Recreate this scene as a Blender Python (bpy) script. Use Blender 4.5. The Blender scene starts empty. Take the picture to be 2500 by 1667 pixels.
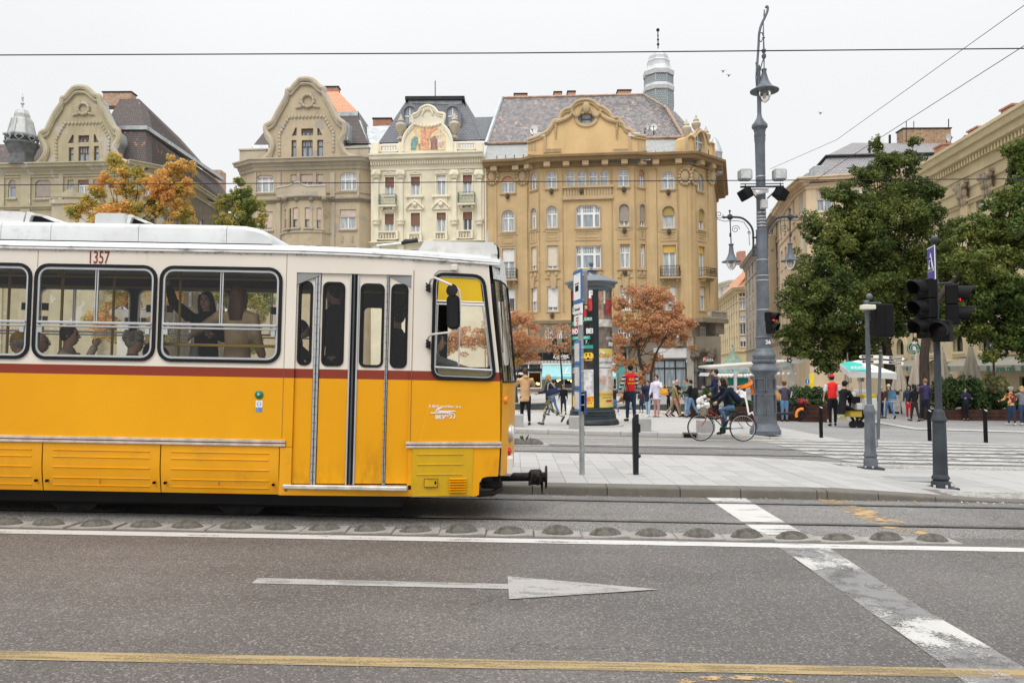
import bpy,bmesh,math,random
import numpy as np
from mathutils import Vector,Matrix
from mathutils.geometry import delaunay_2d_cdt
rad=math.radians;cos=math.cos;sin=math.sin;PI=3.14159265;HPI=PI/2;atan2=math.atan2;MT=Matrix.Translation;MR=Matrix.Rotation
scene=bpy.context.scene
COL=scene.collection
# ------------------------------------------------------------------ camera
FPX=1950.0
CAMZ=1.67
PITCH=math.atan(78.5/FPX)
ROLL=0.006
F0=Vector((0,cos(PITCH),sin(PITCH)))
U0=Vector((0,-sin(PITCH),cos(PITCH)))
R0=Vector((1,0,0))
CU=U0*cos(ROLL)+R0*sin(ROLL)
CR=R0*cos(ROLL)-U0*sin(ROLL)
cam_d=bpy.data.cameras.new('camera')
cam_d.lens=36*FPX/2500
cam_d.sensor_width=36
cam_d.clip_start=0.1
cam_d.clip_end=1500
cam=bpy.data.objects.new('camera',cam_d)
COL.objects.link(cam)
cam.matrix_world=Matrix(((CR.x,CU.x,-F0 .x,0),(CR.y,CU.y,-F0 .y,0),(CR.z,CU.z,-F0 .z,CAMZ),(0,0,0,1)))
scene.camera=cam
# ------------------------------------------------------------------ world: high overcast
SUN_EL,SUN_AZ=52,205
w=bpy.data.worlds.new('World')
scene.world=w
w.use_nodes=True
nt=w.node_tree
nt.nodes.clear()
out=nt.nodes.new('ShaderNodeOutputWorld')
bg1=nt.nodes.new('ShaderNodeBackground')
bg2=nt.nodes.new('ShaderNodeBackground')
addn=nt.nodes.new('ShaderNodeAddShader')
sky=nt.nodes.new('ShaderNodeTexSky')
sky.sky_type='NISHITA'
sky.sun_disc=False
sky.sun_elevation=rad(SUN_EL)
sky.sun_rotation=rad(SUN_AZ)
sky.air_density=1.0
sky.dust_density=3.0
bg1 .inputs['Strength'].default_value=0.006
nt.links.new(sky.outputs[0],bg1 .inputs['Color'])
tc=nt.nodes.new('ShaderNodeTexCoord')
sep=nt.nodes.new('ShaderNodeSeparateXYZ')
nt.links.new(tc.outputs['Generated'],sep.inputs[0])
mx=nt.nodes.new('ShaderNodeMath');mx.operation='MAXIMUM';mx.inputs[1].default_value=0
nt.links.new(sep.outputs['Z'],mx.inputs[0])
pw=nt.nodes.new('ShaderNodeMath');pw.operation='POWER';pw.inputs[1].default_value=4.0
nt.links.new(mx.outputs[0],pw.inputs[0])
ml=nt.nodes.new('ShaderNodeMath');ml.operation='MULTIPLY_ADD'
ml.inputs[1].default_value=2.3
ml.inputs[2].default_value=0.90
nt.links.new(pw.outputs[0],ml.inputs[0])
nz=nt.nodes.new('ShaderNodeTexNoise');nz.inputs['Scale'].default_value=2.2;nz.inputs['Detail'].default_value=4
nt.links.new(tc.outputs['Generated'],nz.inputs['Vector'])
cr=nt.nodes.new('ShaderNodeValToRGB')
cr.color_ramp.elements[0].color=(0.95,0.955,0.965,1)
cr.color_ramp.elements[1].color=(1,1,1,1)
cr.color_ramp.elements[0].position=0.3
cr.color_ramp.elements[1].position=0.7
nt.links.new(nz.outputs['Fac'],cr.inputs[0])
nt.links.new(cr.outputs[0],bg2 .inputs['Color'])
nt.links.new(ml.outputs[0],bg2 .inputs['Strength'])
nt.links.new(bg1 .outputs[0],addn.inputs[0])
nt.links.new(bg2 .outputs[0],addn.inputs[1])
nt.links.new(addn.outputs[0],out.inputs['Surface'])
sun_d=bpy.data.lights.new('sun','SUN')
sun_d.energy=1.5
sun_d.angle=rad(35)
sun_d.color=(1.0,0.97,0.92)
sun=bpy.data.objects.new('sun',sun_d)
COL.objects.link(sun)
_a,_e=rad(SUN_AZ),rad(SUN_EL)
_sd=Vector((sin(_a)*cos(_e),cos(_a)*cos(_e),sin(_e)))
sun.rotation_euler=_sd.to_track_quat('Z','Y').to_euler()
scene.view_settings.view_transform='Standard'
scene.view_settings.look='None'
scene.view_settings.exposure=0.0
scene.view_settings.gamma=1.0
scene.view_settings.use_curve_mapping=False
scene.render.engine='CYCLES'
scene.cycles.max_bounces=8
scene.cycles.transparent_max_bounces=24
scene.cycles.sample_clamp_indirect=6
# ------------------------------------------------------------------ helpers
SL=0.024
def gz(x):
 return-SL*x
def ray(px,py):
 return F0+CR*((px-1250)/FPX)-CU*((py-833.5)/FPX)
CAM=Vector((0,0,CAMZ))
def P(px,py,d):
 r=ray(px,py)
 return CAM+r*(d/r.y)
def G(px,py,h=0.0):
 """point on the sloping ground (raised by h) seen at a pixel of the photograph""";r=ray(px,py);t=(h-CAMZ)/(r.z+SL*r.x)
 return CAM+r*t
def GX(px,d,h=0.0):
 """ground point at depth d in the direction of column px (measured near eye level)""";r=ray(px,912+(1.67*FPX/d));p=CAM+r*(d/r.y)
 return Vector((p.x,p.y,gz(p.x)+h))
def link(o,parent=None):
 COL.objects.link(o)
 if parent is not None:
  o.parent=parent
 return o
def tag(o,label,cat,group=None):
 o['label']=label;o['category']=cat
 if group:
  o['group']=group
 return o
def thing(name,label,cat,loc=(0,0,0),rz=0.0,group=None):
 o=bpy.data.objects.new(name,None);o.empty_display_size=0.2;o.location=loc;o.rotation_euler=(0,0,rz);link(o)
 return tag(o,label,cat,group)
def struct(o):
 o['kind']='structure'
 return o
def stuff(o):
 o['kind']='stuff'
 return o
def copy_tree(o,parent=None):
 c=o.copy();COL.objects.link(c);c.parent=parent
 for ch in KIDS.get(o.name,[])or list(o.children):
  copy_tree(ch,c)
 return c
KIDS={}
def poly_tris(loops):
 flat=[]
 for l in loops:
  flat+=l
 ed,o=[],0
 for l in loops:
  k=len(l);ed+=[(o+i,o+(i+1)%k)for i in range(k)];o+=k
 vs,_e,fs,ov,_a,_b=delaunay_2d_cdt([Vector((p[0],p[1]))for p in flat],ed,[],0,1e-6);flat=[tuple(p[:2])for p in flat];idx=[]
 for i,v in enumerate(vs):
  if ov[i]:
   idx.append(ov[i][0])
  else:
   idx.append(len(flat));flat.append((v.x,v.y))
 E=np.array([(*flat[a],*flat[b])for a,b in ed]);tr=[]
 for f in fs:
  cx=sum(vs[i].x for i in f)/3;cy=sum(vs[i].y for i in f)/3;m=(E[:,1]>cy)!=(E[:,3]>cy);q=E[m]
  if(np.count_nonzero(cx<(q[:,2]-q[:,0])*(cy-q[:,1])/(q[:,3]-q[:,1])+q[:,0])%2):
   tr.append(tuple(idx[i]for i in f))
 return flat,tr
PER_PIECE={'eave_bracket','pilaster','keystone','lion_mask','coping_block','corbel','stone_pier','roof_pipe','dormer','post','bolt','clamp','clamp_band','latch_hole','roof_clips','pedestal','framed_panel','balcony_slab','flag'}
JOINED={'dentil_row','bead_relief','bead_strip','frieze_relief','wreath_relief','garland_relief','snow_guard','stucco_ornament','cartouche','carved_portal','gable_dentils','shell_relief','tile_band','rivets','cast_ornament','relief_balustrade','roof_clips','scrollwork','spoke','horn_grille'}
class MB:
 def __init__(s):
  s.v,s.f,s.m,s.s,s.cuts=[],[],[],[],[]
 def add(s,vs,fs,mi=0,M=None,smooth=False):
  b=len(s.v);s.cuts.append((b,len(s.f)))
  if M is not None:
   vs=[M@Vector(p)for p in vs]
  s.v+=[tuple(p)for p in vs]
  for f in fs:
   s.f.append(tuple(i+b for i in f));s.m.append(mi);s.s.append(smooth)
  return s
 def box(s,x0,x1,y0,y1,z0,z1,mi=0,M=None):
  vs=[(x0,y0,z0),(x1,y0,z0),(x1,y1,z0),(x0,y1,z0),(x0,y0,z1),(x1,y0,z1),(x1,y1,z1),(x0,y1,z1)];fs=[(0,3,2,1),(4,5,6,7),(0,1,5,4),(1,2,6,5),(2,3,7,6),(3,0,4,7)]
  return s.add(vs,fs,mi,M)
 def cbox(s,x0,x1,y0,y1,z0,z1,b=0.01,mi=0,M=None):
  """box with chamfered edges""";vs=[];X,Y,Z=(x0,x1),(y0,y1),(z0,z1);idx={}
  for i in(0,1):
   for j in(0,1):
    for k in(0,1):
     sx,sy,sz=(1,-1)[i],(1,-1)[j],(1,-1)[k];idx[(i,j,k)]=len(vs);vs.append((X[i],Y[j]+sy*b,Z[k]+sz*b));vs.append((X[i]+sx*b,Y[j],Z[k]+sz*b));vs.append((X[i]+sx*b,Y[j]+sy*b,Z[k]))
  c=idx;fs=[]
  for i in(0,1):
   q=[c[(i,0,0)],c[(i,1,0)],c[(i,1,1)],c[(i,0,1)]];fs.append(tuple(q if i else q[::-1]));q=[c[(0,i,0)]+1,c[(1,i,0)]+1,c[(1,i,1)]+1,c[(0,i,1)]+1];fs.append(tuple(q[::-1]if i else q));q=[c[(0,0,i)]+2,c[(1,0,i)]+2,c[(1,1,i)]+2,c[(0,1,i)]+2];fs.append(tuple(q if i else q[::-1]))
  for i in(0,1):
   for j in(0,1):
    fs.append((c[(i,j,0)],c[(i,j,0)]+1,c[(i,j,1)]+1,c[(i,j,1)]));fs.append((c[(i,0,j)],c[(i,0,j)]+2,c[(i,1,j)]+2,c[(i,1,j)]));fs.append((c[(0,i,j)]+1,c[(0,i,j)]+2,c[(1,i,j)]+2,c[(1,i,j)]+1))
  for k in idx.values():
   fs.append((k,k+1,k+2))
  s.add(vs,fs,mi,M);s.fixn=True
  return s
 def quad(s,a,b,c,d,mi=0):
  return s.add([a,b,c,d],[(0,1,2,3)],mi)
 def tube(s,pts,r,n=8,mi=0,cap=True,M=None,flat=1.0):
  pts=[Vector(p)for p in pts]
  if not hasattr(r,'__len__'):
   r=[r]*len(pts)
  vs,fs=[],[];prev=None
  for i,p in enumerate(pts):
   t=(pts[min(i+1,len(pts)-1)]-pts[max(i-1,0)])
   if t.length<1e-9:
    t=Vector((0,0,1))
   t.normalize()
   if prev is None:
    a=Vector((0,0,1))if abs(t.z)<0.9 else Vector((1,0,0));u=t.cross(a).normalized()
   else:
    u=(prev-t*prev.dot(t));u=u.normalized()if u.length>1e-6 else t.orthogonal().normalized()
   prev=u;w_=t.cross(u)
   for k in range(n):
    an=2*PI*k/n;vs.append(p+u*(cos(an)*r[i])+w_*(sin(an)*r[i]*flat))
  for i in range(len(pts)-1):
   for k in range(n):
    a,b=i*n+k,i*n+(k+1)%n;fs.append((a,b,b+n,a+n))
  if cap:
   fs.append(tuple(range(n))[::-1]);fs.append(tuple((len(pts)-1)*n+k for k in range(n)))
  return s.add(vs,fs,mi,M,n>5)
 def lathe(s,prof,n=16,mi=0,M=None,cap=True,smooth=True,arc=None,ph=0.0):
  vs,fs=[],[];full=arc is None;a0,a1=(0,2*PI)if full else arc;nn=n if full else n+1
  for(r_,z_)in prof:
   for k in range(nn):
    an=a0+(a1-a0)*k/n+ph;vs.append((r_*cos(an),r_*sin(an),z_))
  for i in range(len(prof)-1):
   for k in range(n):
    a=i*nn+k;b=i*nn+((k+1)%nn if full else k+1);fs.append((a,b,b+nn,a+nn))
  if cap and full:
   fs.append(tuple(range(n))[::-1]);fs.append(tuple((len(prof)-1)*nn+k for k in range(n)))
  return s.add(vs,fs,mi,M,smooth)
 def sphere(s,c,r,n=10,m=6,mi=0,sc=(1,1,1)):
  prof=[(max(1e-4,sin(PI*i/m))*r,-cos(PI*i/m)*r)for i in range(m+1)];M=MT(c)@Matrix.Diagonal((sc[0],sc[1],sc[2],1))
  return s.lathe(prof,n,mi,M)
 def prism(s,poly,y0,y1,mi=0,M=None,holes=(),back=True,smooth=False):
  """poly of (x, z), extruded along y; y0 may be a function of x""";f0=y0 if callable(y0)else(lambda x:y0);f1=y1 if callable(y1)else(lambda x:y1);flat,tr=poly_tris([list(poly)]+[list(h)for h in holes]);n=len(flat);vs=[(p[0],f0(p[0]),p[1])for p in flat]+[(p[0],f1(p[0]),p[1])for p in flat];fs=[]
  for t in tr:
   a,b,c=(flat[i]for i in t);ar=(b[0]-a[0])*(c[1]-a[1])-(c[0]-a[0])*(b[1]-a[1]);tt=t if ar>0 else t[::-1];fs.append(tt)
   if back:
    fs.append(tuple(i+n for i in tt[::-1]))
  o=0
  for li,l in enumerate([poly]+list(holes)):
   m_=len(l);ar=sum(l[i][0]*l[(i+1)%m_][1]-l[(i+1)%m_][0]*l[i][1]for i in range(m_));flip=(ar<0)!=(li>0)
   for i in range(m_):
    a,b=o+i,o+(i+1)%m_;q=(a,a+n,b+n,b);fs.append(q[::-1]if flip else q)
   o+=m_
  s.add(vs,fs,mi,M,False)
  return s
 def mesh(s,name,mats,smooth=None):
  me=bpy.data.meshes.new(name);me.from_pydata(s.v,[],s.f)
  if not isinstance(mats,(list,tuple)):
   mats=[mats]
  for m_ in mats:
   me.materials.append(m_)
  if len(mats)>1:
   me.polygons.foreach_set('material_index',s.m)
  if getattr(s,'fixn',False):
   bm=bmesh.new();bm.from_mesh(me);bmesh.ops.recalc_face_normals(bm,faces=bm.faces);bm.to_mesh(me);bm.free()
  if smooth or(smooth is None and any(s.s)):
   me.polygons.foreach_set('use_smooth',[True]*len(me.polygons)if smooth else s.s)
   if len(s.f)<60000:
    me.set_sharp_from_angle(angle=rad(38))
  me.update()
  return me
 def obj(s,name,mats,parent=None,smooth=None):
  s.last=[]
  if name in PER_PIECE and len(s.cuts)>1:
   cs=s.cuts+[(len(s.v),len(s.f))]
   for(v0,f0),(v1,f1)in zip(cs[:-1],cs[1:]):
    q=MB();q.v=s.v[v0:v1];q.f=[tuple(i-v0 for i in f)for f in s.f[f0:f1]];q.m=s.m[f0:f1];q.s=s.s[f0:f1]
    if getattr(s,'fixn',False):q.fixn=True
    s.last.append(link(bpy.data.objects.new(name,q.mesh(name,mats,smooth)),parent))
  else:
   s.last=[link(bpy.data.objects.new(name,s.mesh(name,mats,smooth)),parent)]
   if name in JOINED:
    s.last[0]['kind']='stuff'
  return s.last[0]
def inst(name,me,parent=None,loc=(0,0,0),rz=0.0,sc=None,rot=None):
 o=bpy.data.objects.new(name,me);o.location=loc;o.rotation_euler=rot if rot else(0,0,rz)
 if sc:
  o.scale=sc
 return link(o,parent)
_tmp=bpy.data.scenes.new('tmp_eval')
def evaluated_mesh(ob):
 _tmp.collection.objects.link(ob);vl=_tmp.view_layers[0];vl.update();me=bpy.data.meshes.new_from_object(ob.evaluated_get(vl.depsgraph));_tmp.collection.objects.unlink(ob)
 return me
_txt={}
def text_mesh(s,size=0.2,extrude=0.002,mat=None,bold=0.0,align='CENTER',xs=1.0,shear=0.0):
 """flat lettering standing in the local xz plane, facing -y""";cu=bpy.data.curves.new('lettering','FONT');cu.body=s;cu.size=size;cu.extrude=extrude;cu.offset=bold;cu.resolution_u=3;cu.align_x=align;cu.align_y='CENTER';cu.shear=shear;ob=bpy.data.objects.new('tmp_text',cu);me=evaluated_mesh(ob);bpy.data.objects.remove(ob);bpy.data.curves.remove(cu);me.transform(MR(HPI,4,'X')@Matrix.Diagonal((xs,1,1,1)))
 me.materials.clear()
 if mat:
  me.materials.append(mat)
 me.name='lettering'
 return me
def rrect(x0,x1,z0,z1,r,n=5,tr=None):
 """rounded rectangle, counter-clockwise; tr maps corner shears""";pts=[]
 for(cx,cz,a)in((x1-r,z0+r,-90),(x1-r,z1-r,0),(x0+r,z1-r,90),(x0+r,z0+r,180)):
  for i in range(n+1):
   an=rad(a+90*i/n);pts.append((cx+r*cos(an),cz+r*sin(an)))
 return pts
def ring_plate(mb,outer,inner,y0,y1,mi=0,M=None,fy=None):
 """frame between two loops with the same number of points; front at y0, back at y1""";n=len(outer);g=(lambda x:0)if fy is None else fy;vs=[(p[0],y0+g(p[0]),p[1])for p in outer]+[(p[0],y0+g(p[0]),p[1])for p in inner]+[(p[0],y1+g(p[0]),p[1])for p in outer]+[(p[0],y1+g(p[0]),p[1])for p in inner];fs=[]
 for i in range(n):
  j=(i+1)%n;fs+=[(i,j,n+j,n+i),(i,2*n+i,2*n+j,j),(n+i,n+j,3*n+j,3*n+i),(2*n+i,3*n+i,3*n+j,2*n+j)]
 mb.add(vs,fs,mi,M)
def offset_loop(loop,d):
 """shrink a counter-clockwise loop by d""";n=len(loop);res=[]
 for i in range(n):
  a,b,c=loop[i-1],loop[i],loop[(i+1)%n];e1=Vector((b[0]-a[0],b[1]-a[1]));e2=Vector((c[0]-b[0],c[1]-b[1]))
  if e1 .length<1e-9:e1=e2
  if e2 .length<1e-9:e2=e1
  n1=Vector((-e1 .y,e1 .x)).normalized();n2=Vector((-e2 .y,e2 .x)).normalized();m_=(n1+n2);m_=m_.normalized()if m_.length>1e-6 else n1;k=d/max(0.35,m_.dot(n1));res.append((b[0]+m_.x*k,b[1]+m_.y*k))
 return res
MATS={}
def _nodes(name):
 m=bpy.data.materials.new(name);m.use_nodes=True;t=m.node_tree;b=t.nodes['Principled BSDF']
 return m,t,b
def _lnk(t,a,b):
 t.links.new(a,b)
def _math(t,op,a,b=None,c=None):
 n=t.nodes.new('ShaderNodeMath');n.operation=op
 for i,x in enumerate((a,b,c)):
  if x is None:continue
  if isinstance(x,(int,float)):n.inputs[i].default_value=x
  else:t.links.new(x,n.inputs[i])
 return n.outputs[0]
def _mixc(t,f,a,b,mode='MIX'):
 n=t.nodes.new('ShaderNodeMix');n.data_type='RGBA';n.blend_type=mode;n.clamp_factor=True
 for k,x in((0,f),(6,a),(7,b)):
  if isinstance(x,(int,float)):n.inputs[k].default_value=x
  elif isinstance(x,(tuple,list)):n.inputs[k].default_value=(x[0],x[1],x[2],1)
  else:t.links.new(x,n.inputs[k])
 return n.outputs[2]
def _noise(t,sc,det=4,rough=0.55,vec=None,which='Fac'):
 n=t.nodes.new('ShaderNodeTexNoise');n.inputs['Scale'].default_value=sc;n.inputs['Detail'].default_value=det;n.inputs['Roughness'].default_value=rough
 if vec is not None:t.links.new(vec,n.inputs['Vector'])
 return n.outputs[which]
def _coord(t,scale=None,which='Object'):
 c=t.nodes.new('ShaderNodeTexCoord');o=c.outputs[which]
 if scale is not None:
  mp=t.nodes.new('ShaderNodeMapping');mp.inputs['Scale'].default_value=scale;t.links.new(o,mp.inputs['Vector']);o=mp.outputs[0]
 return o
def _step(t,x,lo,hi):
 n=t.nodes.new('ShaderNodeMapRange');n.interpolation_type='SMOOTHSTEP';n.inputs['From Min'].default_value=lo;n.inputs['From Max'].default_value=hi;t.links.new(x,n.inputs['Value'])
 return n.outputs[0]
def _bump(t,b,h,strength,dist=0.01):
 n=t.nodes.new('ShaderNodeBump');n.inputs['Strength'].default_value=strength;n.inputs['Distance'].default_value=dist;t.links.new(h,n.inputs['Height']);t.links.new(n.outputs[0],b.inputs['Normal'])
def mat(name,col,rough=0.6,metal=0.0,var=0.12,vs=2.0,bump=0.0,bs=30.0,dirt=0.0,dirtcol=(0.05,0.045,0.04),ds=1.2,spec=0.5,coat=0.0,stretch=None,fine=0.0):
 if name in MATS:
  return MATS[name]
 m,t,b=_nodes(name);v=_coord(t,stretch);n=_noise(t,vs,5,0.6,v);c=_mixc(t,_step(t,n,0.3,0.7),tuple(x*(1-var)for x in col),tuple(min(1,x*(1+var))for x in col))
 if fine:
  nf=_noise(t,180,2,0.6,v);c=_mixc(t,_step(t,nf,0.35,0.65),c,tuple(x*(1-fine)for x in col))
 if dirt:
  nd=_noise(t,ds,8,0.72,v);f=_math(t,'MULTIPLY',_step(t,nd,0.52,0.72),dirt);c=_mixc(t,f,c,dirtcol)
 _lnk(t,c,b.inputs['Base Color']);b.inputs['Roughness'].default_value=rough;b.inputs['Metallic'].default_value=metal;b.inputs['Specular IOR Level'].default_value=spec*(.4 if max(col)<.1 else.8)
 if coat:
  b.inputs['Coat Weight'].default_value=coat;b.inputs['Coat Roughness'].default_value=0.15
 if bump:
  _bump(t,b,_noise(t,bs,6,0.6,v),bump)
 MATS[name]=m
 return m
def glass_mat(name,tint=(0.9,0.93,0.93),refl=0.9,base=0.0,rough=0.02):
 """thin pane: what lies behind shows through, sky glints by Fresnel"""
 if name in MATS:
  return MATS[name]
 m=bpy.data.materials.new(name);m.use_nodes=True;t=m.node_tree;t.nodes.clear();o=t.nodes.new('ShaderNodeOutputMaterial');tr=t.nodes.new('ShaderNodeBsdfTransparent');tr.inputs[0].default_value=(*tint,1);gl=t.nodes.new('ShaderNodeBsdfGlossy');gl.inputs['Roughness'].default_value=rough;gl.inputs[0].default_value=(refl,refl,refl,1);fr=t.nodes.new('ShaderNodeFresnel');fr.inputs[0].default_value=1.5;mxs=t.nodes.new('ShaderNodeMixShader')
 f=_math(t,'MULTIPLY_ADD',fr.outputs[0],1.0,base);_lnk(t,f,mxs.inputs[0]);_lnk(t,tr.outputs[0],mxs.inputs[1]);_lnk(t,gl.outputs[0],mxs.inputs[2]);_lnk(t,mxs.outputs[0],o.inputs[0]);MATS[name]=m
 return m
def leaf_mat(name,cols,ns=0.5):
 """leaf colours vary from leaf to leaf and from bough to bough""";m,t,b=_nodes(name);geo=t.nodes.new('ShaderNodeNewGeometry');rnd=geo.outputs['Random Per Island'];nn=_noise(t,ns,3,0.6,_coord(t));f=_math(t,'ADD',_math(t,'MULTIPLY',_step(t,nn,0.3,0.7),0.62),_math(t,'MULTIPLY',rnd,0.38));r=t.nodes.new('ShaderNodeValToRGB');el=r.color_ramp.elements
 while len(el)<len(cols):el.new(0.5)
 for i,c in enumerate(cols):
  el[i].position=i/(len(cols)-1)if len(cols)>1 else 0;el[i].color=(*c,1)
 _lnk(t,f,r.inputs[0]);_lnk(t,r.outputs[0],b.inputs['Base Color']);b.inputs['Roughness'].default_value=0.55;b.inputs['Specular IOR Level'].default_value=0.35;tl=t.nodes.new('ShaderNodeBsdfTranslucent');_lnk(t,r.outputs[0],tl.inputs[0]);ms=t.nodes.new('ShaderNodeMixShader');ms.inputs[0].default_value=0.3;_lnk(t,b.outputs[0],ms.inputs[1]);_lnk(t,tl.outputs[0],ms.inputs[2]);_lnk(t,ms.outputs[0],t.nodes['Material Output'].inputs[0])
 return m
def emit_mat(name,col,k):
 if name in MATS:return MATS[name]
 m,t,b=_nodes(name);b.inputs['Base Color'].default_value=(*col,1);b.inputs['Emission Color'].default_value=(*col,1);b.inputs['Emission Strength'].default_value=k;MATS[name]=m
 return m
def asphalt(name,base,speck=0.5,patch=0.2,rough=0.7,warm=0.0):
 m,t,b=_nodes(name);v=_coord(t);big=_noise(t,0.35,4,0.6,v);band=_noise(t,1.0,4,0.6,_coord(t,(0.12,1.6,1)));c0=tuple(x*(1-patch)for x in base);c1=tuple(x*(1+patch)for x in base);c=_mixc(t,_step(t,big,0.3,0.7),c0,c1);c=_mixc(t,_math(t,'MULTIPLY',_step(t,band,0.42,0.75),0.5),c,tuple(x*0.68 for x in base));oil=_noise(t,1.1,7,0.7,v);c=_mixc(t,_math(t,'MULTIPLY',_step(t,oil,0.6,0.74),0.4),c,tuple(x*0.5 for x in base))
 ck=t.nodes.new('ShaderNodeTexVoronoi');ck.feature='DISTANCE_TO_EDGE';ck.inputs['Scale'].default_value=0.33;wv=t.nodes.new('ShaderNodeVectorMath');wv.operation='ADD';_lnk(t,v,wv.inputs[0]);_lnk(t,_noise(t,1.4,6,0.65,v,'Color'),wv.inputs[1]);_lnk(t,wv.outputs[0],ck.inputs['Vector']);lim=_step(t,_noise(t,0.3,2,0.5,v),0.5,0.6);c=_mixc(t,_math(t,'MULTIPLY',_math(t,'MULTIPLY',_step(t,ck.outputs['Distance'],0.006,0.001),lim),0.6),c,(0.03,0.03,0.03))
 vo=t.nodes.new('ShaderNodeTexVoronoi');vo.inputs['Scale'].default_value=75;_lnk(t,v,vo.inputs['Vector']);sp=_mixc(t,_step(t,vo.outputs['Distance'],0.15,0.6),(1.0+speck,1.0+speck,1.0+speck),(1-speck,1-speck,1-speck));c=_mixc(t,1.0,c,sp,'MULTIPLY');wn=t.nodes.new('ShaderNodeTexWhiteNoise');_lnk(t,vo.outputs['Position'],wn.inputs['Vector']);st=_step(t,wn.outputs['Value'],0.8,1.0);c=_mixc(t,_math(t,'MULTIPLY',st,0.4),c,(0.36+warm,0.33+warm*0.5,0.3))
 dk=_step(t,wn.outputs['Value'],0.35,0.0);c=_mixc(t,_math(t,'MULTIPLY',dk,0.45),c,(0.02,0.02,0.021));_lnk(t,c,b.inputs['Base Color']);b.inputs['Roughness'].default_value=rough;b.inputs['Specular IOR Level'].default_value=0.6;_bump(t,b,vo.outputs['Distance'],0.6,0.006);MATS[name]=m
 return m
def paint_mat(name,col,wear=0.5,sc=3.0,edge=0.08,stretch=(1,1,1),under=None):
 """road paint with patches worn through to what is below""";m,t,b=_nodes(name);v=_coord(t,stretch);n=_noise(t,sc,9,0.68,v);fine=_noise(t,60,3,0.7,_coord(t));s_=_math(t,'ADD',n,_math(t,'MULTIPLY',_math(t,'SUBTRACT',fine,0.5),0.35));f=_step(t,s_,wear-edge,wear+edge);c=_mixc(t,_noise(t,9,4,0.6,v),tuple(x*0.8 for x in col),col);_lnk(t,c,b.inputs['Base Color']);b.inputs['Roughness'].default_value=0.65
 tr=t.nodes.new('ShaderNodeBsdfTransparent');ms=t.nodes.new('ShaderNodeMixShader')
 if under is not None:
  f=_math(t,'MAXIMUM',f,under)
 _lnk(t,f,ms.inputs[0]);_lnk(t,tr.outputs[0],ms.inputs[1]);_lnk(t,b.outputs[0],ms.inputs[2]);_lnk(t,ms.outputs[0],t.nodes['Material Output'].inputs[0]);MATS[name]=m
 return m
def plaster(name,col,stain=0.45,stcol=(0.12,0.1,0.08),patch=None,rough=0.85,streak=0.35):
 """old render: soot streaks running down, blotches, fallen patches""";m,t,b=_nodes(name);v=_coord(t);n=_noise(t,0.35,6,0.65,v);c=_mixc(t,_step(t,n,0.3,0.72),tuple(x*0.86 for x in col),tuple(min(1,x*1.08)for x in col));sk=_noise(t,1.0,6,0.65,_coord(t,(1.3,1.3,0.12)));c=_mixc(t,_math(t,'MULTIPLY',_step(t,sk,0.5,0.8),streak),c,stcol);bl=_noise(t,0.8,9,0.75,v);c=_mixc(t,_math(t,'MULTIPLY',_step(t,bl,0.55,0.75),stain),c,stcol)
 if patch:
  pn=_noise(t,0.55,5,0.6,v);c=_mixc(t,_step(t,pn,0.60,0.615),c,patch)
 _lnk(t,c,b.inputs['Base Color']);b.inputs['Roughness'].default_value=rough;_bump(t,b,_noise(t,9,6,0.6,v),0.25,0.03);MATS[name]=m
 return m
def tile_mat(name,col,alt,orange=None,rows=3.2,cols=4.0,fo=0.6):
 """courses of roof tiles; local z is up the slope, x along it""";m,t,b=_nodes(name);bt=t.nodes.new('ShaderNodeTexBrick');v=_coord(t,None,'UV');_lnk(t,v,bt.inputs['Vector']);bt.inputs['Scale'].default_value=1.0;bt.inputs['Mortar Size'].default_value=0.02;bt.inputs['Brick Width'].default_value=1/cols;bt.inputs['Row Height'].default_value=1/rows;bt.inputs['Color1'].default_value=(*col,1);bt.inputs['Color2'].default_value=(*alt,1)
 bt.inputs['Mortar'].default_value=(*[x*0.35 for x in col],1);c=bt.outputs[0]
 if orange:
  sn=t.nodes.new('ShaderNodeVectorMath');sn.operation='SNAP';sn.inputs[1].default_value=(1/cols,1/rows,1);_lnk(t,v,sn.inputs[0]);wn=t.nodes.new('ShaderNodeTexWhiteNoise');_lnk(t,sn.outputs[0],wn.inputs['Vector']);nn=_noise(t,0.25,4,0.6,v);f=_step(t,_math(t,'ADD',_math(t,'MULTIPLY',wn.outputs['Value'],0.5),nn),fo+0.28,fo+0.36);c=_mixc(t,_math(t,'MULTIPLY',f,0.85),c,orange)
 _lnk(t,c,b.inputs['Base Color']);b.inputs['Roughness'].default_value=0.75;sp=t.nodes.new('ShaderNodeSeparateXYZ');_lnk(t,v,sp.inputs[0]);fr=_math(t,'FRACT',_math(t,'MULTIPLY',sp.outputs[1],rows));_bump(t,b,_math(t,'SUBTRACT',1.0,fr),0.9,0.06);MATS[name]=m
 return m
M_WHITE=mat('white_paint',(0.78,0.78,0.76),0.5,var=0.05)
M_BLACK=mat('black_rubber',(0.012,0.012,0.013),0.5,var=0.2)
M_DARK=mat('dark_metal',(0.03,0.032,0.035),0.5,0.3,var=0.25)
M_STEEL=mat('brushed_steel',(0.55,0.55,0.54),0.35,0.9,var=0.15,vs=8)
M_PANE=None
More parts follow.
